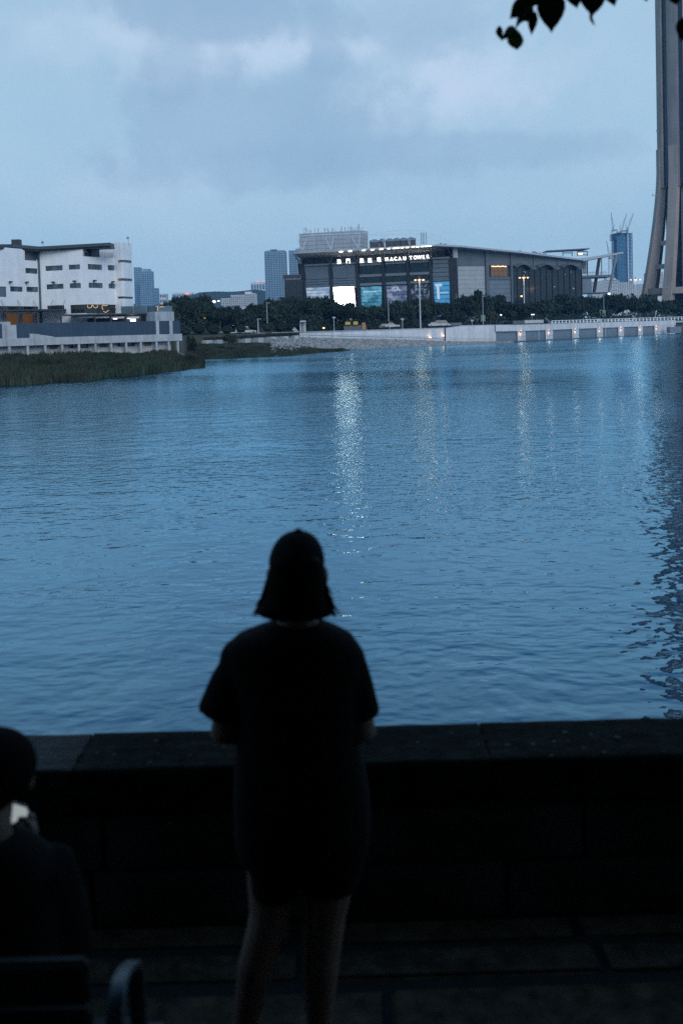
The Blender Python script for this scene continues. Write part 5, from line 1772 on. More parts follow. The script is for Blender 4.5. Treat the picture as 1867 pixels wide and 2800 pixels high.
def thin_pole(px, y0, y1, Y, lb, banner=None, r=.09, lit=False):
    a, b = P(px, y1, Y), P(px, y0, Y)
    e = thing('thin_pole', (a.x, Y, a.z), lb, 'pole', 'thin poles on the far shore')
    MB().tube([(a.x, Y, a.z), (a.x, Y, b.z)], [r, r * .7], 6).build('post', M_PALE_STEEL, e)
    mb = MB(); mb.rbox((a.x + .3, Y), 1.1, .3, b.z - .12, b.z + .1); mb.build('head', M_WHITELIT if lit else M_STEEL, e)
    if banner:
        z0, z1 = P(px, banner[1], Y).z, P(px, banner[0], Y).z
        for s in (-1, 1):
            mb = MB(); mb.box(a.x + s * .12 if s > 0 else a.x - .72, a.x + .72 if s > 0 else a.x - .12, Y - .03, Y + .03, z0, z1); mb.build('banner', mat('green_banner', (.16, .24, .20), .8, .2, 1.5), e)


thin_pole(1320.5, 810, 889, 334, 'thin pole with small green banners above the quay wall', (861, 879))
thin_pole(1650.5, 804, 880, 415, 'thin pole with green banners beside the right bus', (848, 866))
thin_pole(1062.5, 815, 880, 316, 'thin pale pole in front of the lettered banner')
thin_pole(731.5, 828, 900, 285, 'thin tall pole rising above the clipped round trees')
thin_pole(706.5, 872, 916, 258, 'short pale signal pole right of the white bus', None, .14)
thin_pole(1066, 881, 902, 306, 'short sign pole behind the sloping pale wall')
thin_pole(1640, 848, 878, 414, 'short pole left of the right bus')
thin_pole(1454, 860, 878, 362, 'short lamp with a white light behind the quay wall', None, .06, True)
# white bridge railing on the right
br = thing('bridge_railing', (*plan(1730, 400), HC), 'white post and rail fence on top of the quay wall, right side', 'railing')
mb = MB(); tops = []; mids = []
xs = list(np.linspace(1508, 1920, 44))
for px in xs:
    Y = (quay(px)[0] if px < 1850 else 422 + (px - 1850) * .24) - .3
    yt = 874.5 - (px - 1590) * .031 if px > 1590 else 874.5 + (1590 - px) * .03
    zb_ = P(px, yt + 9.5, Y).z; zt_ = P(px, yt, Y).z
    x, y = plan(px, Y)
    mb = MB(); mb.rbox((x, y), .34, .34, zb_, zt_); mb.build('post', M_WHITE_STEEL, br)
    tops.append((x, y, zt_ - .05)); mids.append((x, y, zt_ - .72))
MB().tube(tops, .12, 5).build('rail', M_WHITE_STEEL, br); MB().tube(mids, .08, 5).build('rail', M_WHITE_STEEL, br)
# bridge deck continuing to the right of the quay wall
mb = MB(); a0, a1 = plan(1846, 421), plan(1960, 448)
mb.prism([a0, a1, (a1[0], a1[1] + 12), (a0[0], a0[1] + 12)], HC - .9, HC - .15); mb.build('bridge_deck', M_CONC, kind='structure')
mb = MB(); a, b = P(1830, 911, 405), P(1861, 894.5, 405); mb.box(a.x, b.x, 405, 409, a.z, b.z)
ub = mb.build('utility_box', M_BLUEGREY, label='grey-blue utility box at the right end of the quay', cat='utility box')
mb = MB(); mb.box(a.x - .1, b.x + .1, 404.9, 409.1, b.z + .003, b.z + .18); mb.build('lid', M_STEEL, ub)
for i in range(3):
    x = a.x + (b.x - a.x) * (i + .5) / 3
    mb = MB(); mb.box(x - .6, x + .6, 404.93, 404.997, a.z + .3, b.z - .3); mb.build('door', M_BLUEGREY, ub)
for px, py, lb in ((1176, 924, 'small glowing path light at the foot of the pale wall, left one'), (1211.5, 919, 'small glowing path light at the foot of the wall step')):
    Y = quay(px)[0] - .5; p = P(px, py, Y)
    e = thing('path_light', p - Vector((0, 0, .5)), lb, 'light', 'path lights')
    MB().tube([p - Vector((0, 0, .5)), p], .07, 6).build('stake', M_DARK, e)
    m_ = MB(); m_.ell(p + Vector((0, 0, .15)), .26, .26, .2, 8, 6); m_.build('lens', M_WARM, e)
    l = bpy.data.lights.new('lamp_glow', 'POINT'); l.energy = 14; l.color = (1, .7, .45); l.shadow_soft_size = .3
    lo = bpy.data.objects.new('lamp_glow', l); link(lo); lo.parent = e; lo.location = (0, -.5, 1.2)


def bus(px0, px1, Y, ytop, lb, heading=1, sign=None, body=None, rear=False):
    a, b = P(px0, ytop, Y), P(px1, ytop, Y)
    z0 = LAND_Z + .35; zt_ = a.z
    e = thing('bus', ((a.x + b.x) / 2, Y, LAND_Z), lb, 'bus', 'buses on the shore road')
    x0, x1 = a.x, b.x
    bo = MB(); c = .35
    prof = [(x0 + .05, z0), (x1 - .05, z0), (x1, z0 + .5), (x1 - .12, zt_ - .3), (x1 - .45, zt_), (x0 + .45, zt_), (x0 + .12, zt_ - .3), (x0, z0 + .5)]
    n = len(prof)
    bo.add([(x, Y - 1.25, z) for x, z in prof] + [(x, Y + 1.25, z) for x, z in prof], [tuple(range(n)), tuple(range(2 * n - 1, n - 1, -1))] + [((i + 1) % n, i, n + i, n + (i + 1) % n) for i in range(n)])
    bo.build('body', body or M_CARPAINT, e)
    H = zt_ - z0
    k = 6
    for i in range(k):
        u0, u1 = x0 + .45 + (x1 - x0 - .9) * i / k, x0 + .45 + (x1 - x0 - .9) * (i + 1) / k
        mb = MB(); mb.box(u0 + .04, u1 - .04, Y - 1.29, Y - 1.252, z0 + H * .40, z0 + H * .86); mb.build('window', M_GLASS_D, e)
    for s, xx in ((-1, x0), (1, x1)):
        mb = MB(); mb.box(xx - .05 if s < 0 else xx - .10, xx + .10 if s < 0 else xx + .05, Y - 1.1, Y + 1.1, z0 + H * .38, z0 + H * .82); mb.build('windscreen', M_GLASS_D, e)
    for t in (.18, .78):
        xw = x0 + (x1 - x0) * t
        for yy in (Y - 1.28, Y + 1.02):
            w = MB().tube([(xw, yy, LAND_Z + .48), (xw, yy + .26, LAND_Z + .48)], .48, 14).build('wheel', M_TYRE, e)
            MB().tube([(xw, yy - .01, LAND_Z + .48), (xw, yy + .02, LAND_Z + .48)], .25, 10).build('rim', M_STEEL, w)
    mb = MB(); mb.box(x0 + (x1 - x0) * .25, x0 + (x1 - x0) * .55, Y - .9, Y + .9, zt_ + .003, zt_ + .22); mb.build('roof_unit', M_CARPAINT, e)
    if sign:
        c_ = sign
        u = x0 + (x1 - x0) * c_[0]
        mb = MB(); mb.box(u - c_[1], u + c_[1], Y - 1.33, Y - 1.30, z0 + H * .52, z0 + H * .78); mb.build('lit_sign', c_[2], e)
    for yy in (Y - 1.0, Y + .7):
        mb = MB(); mb.box(x0 - .04, x0 + .08, yy, yy + .3, z0 + .55, z0 + .8); mb.build('tail_lamp', M_RED, e)
    return e


bus(645, 688, 279, 893.5, 'white bus with a red lit sign behind the round trees', sign=(.22, .42, M_RED))
bus(1649, 1727, 440, 861.5, 'dark windowed white bus with a yellow sign behind the railing', sign=(.23, .5, M_YELLOW))


def car(px, Y, lb, paint, L=4.4, z=None, tail=None, van=False):
    x, y = plan(px, Y); z = LAND_Z + .01 if z is None else z
    e = thing('car', (x, y, z), lb, 'car', 'cars on the shore road')
    h = 1.95 if van else 1.45
    low = [(-L / 2, .35), (L / 2, .35), (L / 2, .72), (L / 2 - .15, .85), (L * .26, .95), (-L * .36, .98), (-L / 2, .9)]
    if van:
        cab = [(L * .36, .95), (L * .24, h - .12), (L * .18, h), (-L * .46, h), (-L * .49, .95)]
    else:
        cab = [(L * .24, .93), (L * .08, h - .06), (0, h), (-L * .22, h), (-L * .30, h - .08), (-L * .42, .96)]

    def ext(pf, w, taper=1.0):
        n = len(pf)
        zc = min(p[1] for p in pf); zh = max(p[1] for p in pf)
        def wy(q):
            return w * (1 - (1 - taper) * (q - zc) / max(.01, zh - zc))
        m = MB()
        m.add([(x + p, y - wy(q), z + q) for p, q in pf] + [(x + p, y + wy(q), z + q) for p, q in pf],
              [tuple(range(n)), tuple(range(2 * n - 1, n - 1, -1))] + [((i + 1) % n, i, n + i, n + (i + 1) % n) for i in range(n)])
        return m
    ext(low, .86).build('body', paint, e)
    ext(cab, .80, .82).build('cabin', M_GLASS_D, e)
    rf = [(p, q) for p, q in cab if q > h - .1]
    m = MB(); m.box(x + min(p for p, q in rf), x + max(p for p, q in rf), y - .66, y + .66, z + h - .03, z + h + .03); m.build('roof', paint, e)
    for wx in (-L * .31, L * .31):
        for yy in (y - .88, y + .66):
            w = MB().tube([(x + wx, yy, z + .32), (x + wx, yy + .22, z + .32)], .32, 12).build('wheel', M_TYRE, e)
            MB().tube([(x + wx, yy - .01, z + .32), (x + wx, yy + .02, z + .32)], .18, 8).build('rim', M_STEEL, w)
    for yy in (y - .8, y + .55):
        m = MB(); m.box(x - L / 2 - .03, x - L / 2 + .06, yy, yy + .25, z + .68, z + .84); m.build('tail_lamp', M_RED if tail else M_TYRE, e)
        m = MB(); m.box(x + L / 2 - .08, x + L / 2 + .03, yy, yy + .25, z + .6, z + .74); m.build('headlamp', M_WHITELIT if tail == 2 else M_PALE_STEEL, e)


car(562, 268, 'dark car at the left end of the road with red lights', M_CARDARK, tail=1)
car(600, 270, 'grey car with bright red tail lamps left of the white bus', M_CARGREY, tail=1)
car(722, 277, 'dark car behind the pale signal pole with red lights', M_CARDARK, tail=1)
car(680, 272, 'small pale car in front of the white bus', M_CARPAINT, 3.9)
car(1690, 422, 'grey car in front of the right bus', M_CARGREY, 4.6)
car(1712, 424, 'white car in front of the right bus rear', M_CARPAINT, 4.4)
car(1072, 312, 'white car roof above the sloping pale wall', M_CARPAINT, 4.6, z=LAND_Z + .5)
car(1055, 313, 'grey car roof left of the white one above the pale wall', M_CARGREY, 4.4, z=LAND_Z + .4)
car(1190, 318, 'white car near the step in the pale wall', M_CARPAINT, 4.6, z=LAND_Z + .5)
car(1210, 320, 'white van directly left of the wall step', M_CARPAINT, 4.8, z=LAND_Z + .5, van=True)
# site cabins and crates above the quay
for px0, px1, y0, y1, Y, m_, lb in ((1233, 1262, 883, 890.5, 322, M_BLUEGREY, 'blue-grey flat crate on the wall top right of the step'), (1402, 1433, 877.5, 886.5, 345, M_SLATE, 'dark container above the quay wall, left of a pale one'), (1434, 1485, 874.5, 884.5, 347, M_CONC_L, 'pale container above the quay wall')):
    a, b = P(px0, y1, Y), P(px1, y0, Y)
    e = thing('container', ((a.x + b.x) / 2, Y, a.z), lb, 'container')
    mb = MB(); mb.box(a.x, b.x, Y, Y + 2.4, a.z, b.z); mb.build('shell', m_, e)
    mb = MB()
    for i in range(9):
        x = a.x + (b.x - a.x) * (i + .5) / 9
        mb.box(x - .12, x + .12, Y - .06, Y - .003, a.z + .08, b.z - .08)
    mb.build('ribs', m_, e)
    mb = MB(); mb.box(a.x - .05, b.x + .05, Y - .08, Y + 2.45, b.z + .003, b.z + .1); mb.build('roof', M_STEEL, e)
mb = MB(); a, b = P(1489, 870, 352), P(1505, 884, 352); mb.tube([(a.x, 352, a.z), (b.x, 352, b.z)], .35, 4); mb.tube([(b.x - 1, 352, b.z), (b.x + 1, 352, b.z)], .5, 4)
mb.build('ramp_arm', M_BLUEGREY, label='slanted blue-grey ramp piece right of the pale container', cat='ramp')
# stair shelter left of the pale wall
SS = thing('stair_shelter', (*plan(815, 276), LAND_Z), 'small shelter with slanted stair roof at the left end of the pale wall', 'shelter')
a, b = P(800, 890, 275), P(818, 908, 275)
mb = MB(); mb.hexa([(a.x - .6, 274, a.z - .6), (b.x - .6, 274, b.z - .6), (b.x - .6, 277, b.z - .6), (a.x - .6, 277, a.z - .6), (a.x, 274, a.z), (b.x, 274, b.z), (b.x, 277, b.z), (a.x, 277, a.z)]); mb.build('slanted_roof', M_CONC, SS)
a, b = P(821, 877, 280), P(836, 880, 280); mb = MB(); mb.box(a.x, b.x, 279, 283, b.z, a.z); mb.build('flat_roof', M_CONC_L, SS)
for px in (822, 828.5, 834):
    a, b = P(px, 908, 280), P(px, 880, 280); mb = MB(); mb.rbox((a.x, 281), .42, .42, LAND_Z, b.z - .003); mb.build('pier', M_CONC_L if px != 828.5 else M_CONC, SS)
# yellow-lit kiosk under the trees
KS = thing('kiosk', (*plan(965, 305), LAND_Z), 'small kiosk with yellow awnings under the trees below the lit screen', 'kiosk')
for x0, x1, y0, y1, m_, nm in ((944, 958, 880, 888, M_YELLOW, 'awning'), (966, 978, 879, 888, M_YELLOW, 'awning'), (990, 999, 882, 901, M_WARMDIM, 'doorway'), (940, 1002, 889, 903, M_SLATE, 'counter')):
    a, b = P(x0, y1, 305), P(x1, y0, 305)
    mb = MB(); mb.box(a.x, b.x, 305 - (.8 if nm == 'awning' else .2 if nm == 'doorway' else 0), 308, a.z, b.z); mb.build(nm, M_YELLOW if nm == 'awning' else m_, KS)
MATS['yellow_light'].node_tree.nodes['Principled BSDF'].inputs['Emission Strength'].default_value = .12
for px, py, Y, m_, s_, lb in ((585.5, 825, 850, M_WHITELIT, 1.5, 'bright white lamp on the hillside left of the stepped hotel'), (598, 823, 860, M_WHITELIT, .9, 'small white lamp between the hillside lamp and the hotel'),
                              (1369, 861, 360, M_WHITELIT, .30, 'small white lamp under the trees left of the middle street lamp'), (1217, 868, 345, M_WHITELIT, .28, 'small white lamp under the trees below the blue banner'),
                              (885, 897, 300, M_WARM, .30, 'warm light under the trees left of the kiosk'), (1664, 803, 470, M_WHITELIT, .55, 'bright small lamp at the foot of the raking column'),
                              (560, 870, 290, M_YELLOW, .35, 'yellow-green light patch among the left trees'), (1425, 810, 372, M_WARM, .35, 'warm light spot behind the middle street lamp')):  # the yellow-green ball stands for lit blossom, not a lamp
    p = P(px, py, Y)
    e = thing('small_lamp', (p.x, Y, p.z - 2.0 * s_), lb, 'lamp', None)
    MB().tube([p - Vector((0, 0, 2.0 * s_)), p], .12 * s_ + .02, 6).build('bracket', M_DARK, e)
    m2 = MB(); m2.ell(p, s_, s_, s_ * .7, 10, 8); m2.build('bulb', m_, e)
# ------------------------------------------------------------------ foreground terrace, wall, bench, tree
ZF = HC - 2.14
YW0, YW1 = 3.53, 3.88
ZW = HC - 1.567
M_PAVE = mat('granite_paving', (.075, .054, .036), .95, .55, 14, .004, 60, var2=(.050, .038, .028), spec=.05)
M_JOINT = mat('soil_joint', (.012, .013, .012), .95, .3, 8)
M_COPE = mat('mossy_coping', (.012, .0125, .011), .9, .85, 13, .010, 34, var2=(.008, .012, .008), spec=.06)
M_COPE_W = mat('damp_coping', (.012, .013, .014), .62, .5, 9, .008, 38, spec=.16)
M_WALLST = mat('dark_wall_stone', (.010, .010, .010), .95, .3, 7, .006, 30)
mb = MB(); mb.box(-30, 30, -40, 3.53, ZF - .6, ZF - .012)
mb.build('pavement_bed', M_JOINT, kind='structure')
PV = MB(); PV.box(-9, 9, 1.5, 1.52, ZF - .02, ZF - .011)
pav = PV.build('pavement', M_JOINT, kind='structure')
# slabs in three rows parallel to the wall
def slab_mesh(w, d):
    b = bmesh.new()
    bmesh.ops.create_cube(b, size=1.0)
    for v in b.verts:
        v.co.x *= w; v.co.y *= d; v.co.z = v.co.z * .08 - .04
    bmesh.ops.bevel(b, geom=[e for e in b.edges if abs(e.verts[0].co.z - e.verts[1].co.z) > .01 or e.verts[0].co.z > -.01], offset=.012, segments=2, affect='EDGES')
    me = bpy.data.meshes.new('paving_slab'); b.to_mesh(me); b.free(); me.materials.append(M_PAVE); return me


rn = random.Random(21)
yj = [ZF and onz(933, py, ZF).y for py in (2590, 2690, 2850)]
rows = [(onz(933, 2588, ZF).y + .012, 3.53, 780), (onz(933, 2683, ZF).y + .012, onz(933, 2592, ZF).y - .002, 800), (onz(933, 2683, ZF).y - .36, onz(933, 2704, ZF).y, 1097), (onz(933, 2683, ZF).y - .72, onz(933, 2704, ZF).y - .36, 700)]
for ri, (ya, yb, pj) in enumerate(rows):
    xj = onz(pj, 2640 if ri < 2 else 2790, ZF).x
    W_ = 1.02
    xs = sorted([xj + W_ * k + rn.uniform(-.04, .04) for k in range(-6, 7)])
    for a, b in zip(xs, xs[1:]):
        g = .022
        me = slab_mesh(b - a - g, yb - ya - .008)
        o = bpy.data.objects.new('paving_slab', me); link(o); o.parent = pav
        o.location = Vector(((a + b) / 2, (ya + yb) / 2, ZF + rn.uniform(-.004, .004))) - ORG[pav]
        o.rotation_euler.z = rn.uniform(-.006, .006)
# low wall with coping stones
LW = thing('lakeside_wall', (0, YW0, ZF), 'low dark stone wall along the water in the foreground', 'wall')
mb = MB(); mb.box(-12, 12, YW0 + .03, YW1 - .03, -1.5, ZW - .16); mb.build('wall_body', M_WALLST, LW)
xj = onz(1331, 2040, ZW).x
rn = random.Random(2)


def rough_block(x0, x1, y0, y1, z0, z1, jit, m, name, parent, cuts=6):
    b = bmesh.new(); bmesh.ops.create_cube(b, size=1.0)
    bmesh.ops.subdivide_edges(b, edges=b.edges[:], cuts=cuts, use_grid_fill=True)
    for v in b.verts:
        v.co = Vector(((x0 + x1) / 2 + v.co.x * (x1 - x0), (y0 + y1) / 2 + v.co.y * (y1 - y0), (z0 + z1) / 2 + v.co.z * (z1 - z0)))
        v.co += Vector((rn.uniform(-jit, jit), rn.uniform(-jit, jit), rn.uniform(-jit, jit) * .7))
    bmesh.ops.bevel(b, geom=[e for e in b.edges if len(e.link_faces) == 2 and e.calc_face_angle(0) > 1.0], offset=.005, segments=2, affect='EDGES')
    me = bpy.data.meshes.new(name); b.to_mesh(me); b.free(); me.materials.append(m)
    me.transform(Matrix.Translation(-ORG[parent]))
    for p_ in me.polygons:
        p_.use_smooth = True
    o = bpy.data.objects.new(name, me); link(o); o.parent = parent; ORG[o] = ORG[parent]
    return o


xs = [xj + 1.52 * k for k in range(-6, 6)]
for a, b in zip(xs, xs[1:]):
    rough_block(a + .0015, b - .0015, YW0, YW1, ZW - .158, ZW, .0035, M_COPE_W if b < -.5 else M_COPE, 'coping_stone', LW, 10)
# courses of the wall face
rn = random.Random(31)
for ri in range(2):
    z0_, z1_ = ZF + ri * .205, ZF + ri * .205 + .197
    x = -7 + ri * .5
    while x < 7:
        w = rn.uniform(.55, .95)
        rough_block(x + .006, x + w - .006, YW0 + .008, YW0 + .06, z0_, z1_, .003, M_WALLST, 'wall_stone', LW, 2)
        x += w
# dry leaves lying on the coping
mb = MB(); rn = random.Random(77)
for k in range(40):
    px = rn.choice([rn.uniform(1000, 1860), rn.uniform(1000, 1860), rn.uniform(100, 640)]); py = rn.uniform(2005, 2110) - (px - 933) * .027
    p = onz(px, py, ZW + .004)
    if not (YW0 + .02 < p.y < YW1 - .02):
        continue
    a = rn.random() * 6.28; s = rn.uniform(.005, .013)
    d1 = Vector((math.cos(a), math.sin(a), rn.uniform(-.1, .3))) * s; d2 = Vector((-math.sin(a), math.cos(a), rn.uniform(0, .4))) * s * .5
    mb.add([p - d1, p - d1 * .2 + d2, p + d1, p - d1 * .2 - d2], [(0, 1, 2, 3)])
mb.build('fallen_leaves', mat('dry_leaf', (.11, .105, .09), .85, .3, 40), label='small dry leaves scattered on the wall top', cat='leaves', kind='stuff')
# upper terrace the photographer stands on, and an unseen slope added behind to block low sky light
mb = MB(); mb.box(-30, 30, -12, .9, ZF - .5, ZF + .62); mb.build('upper_terrace', M_PAVE, kind='structure')
hv = MB(); N = 24
vs = []
rn = random.Random(12)
for i in range(N + 1):
    for j in range(7):
        x = -160 + 320 * i / N; y = -11 - j * 11
        vs.append((x, y, ZF + .5 + j * 6.2 + rn.uniform(-.8, .8) * (j > 0)))
hv.add(vs, [(i * 7 + j, i * 7 + j + 1, (i + 1) * 7 + j + 1, (i + 1) * 7 + j) for i in range(N) for j in range(6)])
hv.build('hillside', mat('slope_undergrowth', (.022, .028, .018), .95, .4, .5), kind='structure')  # out of view, added to darken what lies behind the camera
# near tree: trunk right behind the camera, crown overhead, one twig with leaves dipping into view
M_NLEAF = mat('near_leaf', (.030, .042, .018), .55, .3, 6, spec=.4)
M_NBARK = mat('near_bark', (.045, .038, .03), .9, .3, 8, .01, 25)
def near_tree(name, x, y, label, seed, n_leaf, spread, zc, kids=None, fwd=1.0, leafsz=.16):
    zt = ZF + .62 if y < .9 else ZF
    e = thing(name, (x, y, zt), label, 'tree')
    r = random.Random(seed)
    t = MB(); t.tube([(x, y, zt), (x + .05, y, zt + 1.2), (x - .1, y + .1, zt + 2.8), (x, y + .2, zc)], [.36, .27, .22, .16], 12)
    tips = []
    for i in range(11):
        a = i * 6.283 / 11 + r.uniform(-.2, .2); d = spread * r.uniform(.6, 1.0)
        q = (x + math.cos(a) * d, y + math.sin(a) * d * fwd, zc + r.uniform(.3, 1.4))
        t.tube([(x, y + .1, zt + 2.3 + r.random()), (x + math.cos(a) * d * .45, y + math.sin(a) * d * .45 * fwd, zc - .1), q], [.12, .075, .02], 7)
        tips.append(q)
    t.build('trunk', M_NBARK, e, smooth=True)
    vs, fs = [], []
    for k in range(n_leaf):
        a = r.uniform(0, 6.283); d = math.sqrt(r.random()) * spread
        c = Vector((x + math.cos(a) * d, y + math.sin(a) * d * fwd, zc + .15 + r.random() * 2.6 * (1.05 - (d / spread) ** 2 * .7)))
        # keep the crown above the camera's view
        lim = HC + .40 * max(0, c.y) + .75
        if c.z < lim:
            c.z = lim + r.random() * .8
        nr = Vector((r.gauss(0, .6), r.gauss(0, .6), 1)).normalized()
        u = Matrix.Rotation(r.random() * 6.28, 3, nr) @ nr.orthogonal().normalized(); v = nr.cross(u)
        s = leafsz * r.uniform(.7, 1.3); i0 = len(vs)
        vs += [c - u * s, c + v * s * .45, c + u * s, c - v * s * .45]; fs.append((i0, i0 + 1, i0 + 2, i0 + 3))
    m_ = MB(); m_.v = [tuple(v) for v in vs]; m_.f = fs
    m_.build('crown', M_NLEAF, e, kind='stuff')
    return e


NT_ = near_tree('overhanging_tree', 2.3, -.8, 'leafy tree whose twig dips into the top right corner', 4, 26000, 5.2, HC + 2.6)
near_tree('shade_tree', -4.5, -3.5, 'shade tree standing behind the bench', 5, 24000, 5.6, HC + 2.9)  # this and the next three: out of view, added to keep light off the foreground
near_tree('shade_tree', -.5, -6.5, 'shade tree on the terrace behind the walkers', 6, 26000, 6.0, HC + 1.6)
near_tree('shade_tree', 8.0, -4.5, 'shade tree at the right end of the terrace', 8, 24000, 5.6, HC + 2.6)
near_tree('shade_tree', -12.0, -2.5, 'shade tree at the left end of the terrace', 9, 16000, 5.6, HC + 2.6)
# twig and its leaves in the picture
YL = 3.3
def leaf(base, tip, halfw, bend, m=M_NLEAF, fold=.25, Y=YL):
    """pointed broad leaf between two photo points, folded along its midrib and bent"""
    b, t = P(*base, Y), P(*tip, Y + bend)
    ax = t - b; L = ax.length; d = ax.normalized()
    side = d.cross(Vector((0, 1, 0))).normalized()
    nrm = side.cross(d).normalized()
    w = 1.12 * halfw * Y / F_PX
    prof = [(0, .05), (.12, .55), (.3, .95), (.45, 1.0), (.62, .82), (.78, .5), (.9, .18), (1.0, .01)]
    mb = MB(); vs = []
    for s, k in prof:
        c = b + ax * s + nrm * math.sin(s * math.pi) * .012
        vs += [c - side * w * k + nrm * w * k * fold, c, c + side * w * k + nrm * w * k * fold]
    vs2 = [v + nrm * .0008 for v in vs]
    n = len(prof)
    f = []
    for i in range(n - 1):
        for j in range(2):
            f.append((i * 3 + j, i * 3 + j + 1, (i + 1) * 3 + j + 1, (i + 1) * 3 + j))
    mb.add(vs, f); mb.add(vs2, [tuple(reversed(q)) for q in f])
    return mb.build('leaf', m, NT_, smooth=True)


tw = MB()
tw.tube([P(1560, -160, YL), P(1500, -40, YL), P(1455, 15, YL), P(1420, 62, YL), P(1408, 78, YL)], [.012, .007, .005, .0035, .002], 6)
tw.tube([P(1500, -40, YL), P(1640, -50, YL), P(1760, -60, YL + .1)], [.006, .005, .004], 6)
tw.tube([P(1560, -160, YL), P(1760, -260, YL), (1.9, 1.6, HC + 2.4), (2.3, .2, HC + 2.6)], [.012, .018, .03, .06], 6)
tw.tube([P(1760, -60, YL + .1), P(1890, -40, YL), P(1880, 60, YL)], [.005, .004, .003], 6)
tw.build('twig', M_NBARK, NT_)
M_NLEAF2 = mat('near_leaf_fresh', (.06, .085, .04), .5, .2, 6, spec=.4)
_t = NT(M_NLEAF2.node_tree)                        # thin leaf: sky light shines through from behind
_tr = _t.n('ShaderNodeBsdfTranslucent'); _tr.inputs[0].default_value = (.05, .085, .03, 1)
_ad = _t.n('ShaderNodeAddShader')
_t.put(_ad.inputs[0], M_NLEAF2.node_tree.nodes['Principled BSDF'].outputs[0]); _t.put(_ad.inputs[1], _tr.outputs[0])
_t.put(M_NLEAF2.node_tree.nodes['Material Output'].inputs['Surface'], _ad.outputs[0])
for base, tip, hw, bend, mm in (((1512, -38), (1507, 90), 35, .02, M_NLEAF), ((1409, 78), (1413, 137), 20, -.02, M_NLEAF2), ((1405, 72), (1367, 112), 12, .05, M_NLEAF), ((1364, 70), (1372, 112), 9, .02, M_NLEAF),
                                ((1462, 30), (1452, 98), 12, .03, M_NLEAF), ((1450, -10), (1392, 52), 22, .02, M_NLEAF), ((1455, 10), (1425, 62), 15, .0, M_NLEAF), ((1480, -30), (1420, 18), 22, .03, M_NLEAF),
                                ((1570, -45), (1577, 24), 22, .02, M_NLEAF), ((1628, -60), (1618, 46), 32, .0, M_NLEAF), ((1612, 30), (1627, 72), 4, .0, M_NLEAF), ((1672, -40), (1680, 18), 18, .02, M_NLEAF),
                                ((1762, -50), (1768, 5), 14, .0, M_NLEAF), ((1845, -40), (1850, 15), 18, .0, M_NLEAF), ((1885, 40), (1862, 115), 22, .02, M_NLEAF), ((1530, -90), (1560, -10), 30, .02, M_NLEAF), ((1440, 25), (1408, 74), 9, .02, M_NLEAF), ((1434, 55), (1462, 40), 5, .02, M_NLEAF)):
    leaf(base, tip, hw, bend, mm)

# ------------------------------------------------------------------ bodies: overlapping forms fused into one surface
def fuse(mb, name, m, parent, voxel=.008, smooth=6, dec=None):
    me = bpy.data.meshes.new(name)
    me.from_pydata(mb.v, [], mb.f)
    o = bpy.data.objects.new(name, me); link(o)
    b = bmesh.new(); b.from_mesh(me); bmesh.ops.recalc_face_normals(b, faces=b.faces[:]); b.to_mesh(me); b.free()
    md = o.modifiers.new('r', 'REMESH'); md.mode = 'VOXEL'; md.voxel_size = voxel
    ms = o.modifiers.new('s', 'SMOOTH'); ms.iterations = smooth; ms.factor = .5
    dg = bpy.context.evaluated_depsgraph_get(); dg.update()
    me2 = bpy.data.meshes.new_from_object(o.evaluated_get(dg))
    bpy.data.objects.remove(o)
    me2.name = name
    me2.transform(Matrix.Translation(-ORG[parent]))
    me2.materials.clear(); me2.materials.append(m)
    me2.polygons.foreach_set('use_smooth', [True] * len(me2.polygons))
    q = bpy.data.objects.new(name, me2); link(q); q.parent = parent; ORG[q] = ORG[parent]
    return q


def ring(px0, px1, py, Y, ry, n=28, e=2.4, dy=0.0):
    """horizontal body cross-section spanning photo columns px0..px1 at row py"""
    a, b = P(px0, py, Y), P(px1, py, Y)
    c = (a + b) / 2; rx = (b - a).length / 2
    dx = (b - a).normalized()
    out = []
    for i in range(n):
        t = 2 * math.pi * i / n
        ct, st = math.cos(t), math.sin(t)
        out.append(c + dx * rx * math.copysign(abs(ct) ** (2 / e), ct) + Vector((0, 1, 0)) * (ry * math.copysign(abs(st) ** (2 / e), st) + dy))
    return out


M_SKIN = mat('skin', (.16, .10, .075), .6, .08, 6)
M_TEE = mat('black_tee', (.009, .009, .010), .95, .2, 12, .003, 40, spec=.1)
M_SHORT = mat('dark_shorts', (.008, .008, .009), .95, .2, 12, .003, 50, spec=.1)
M_HAIR = mat('dark_hair', (.007, .006, .006), .9, .2, 30, spec=.04)
M_CAP = mat('black_cap', (.011, .011, .013), .95, .15, 20, spec=.1)
YP = 2.7
feet = P(800, 1446, YP)
PX = thing('person', (P(800, 2000, YP).x, YP, ZF), 'person in black cap, black tee and shorts standing at the low wall, seen from behind', 'person')


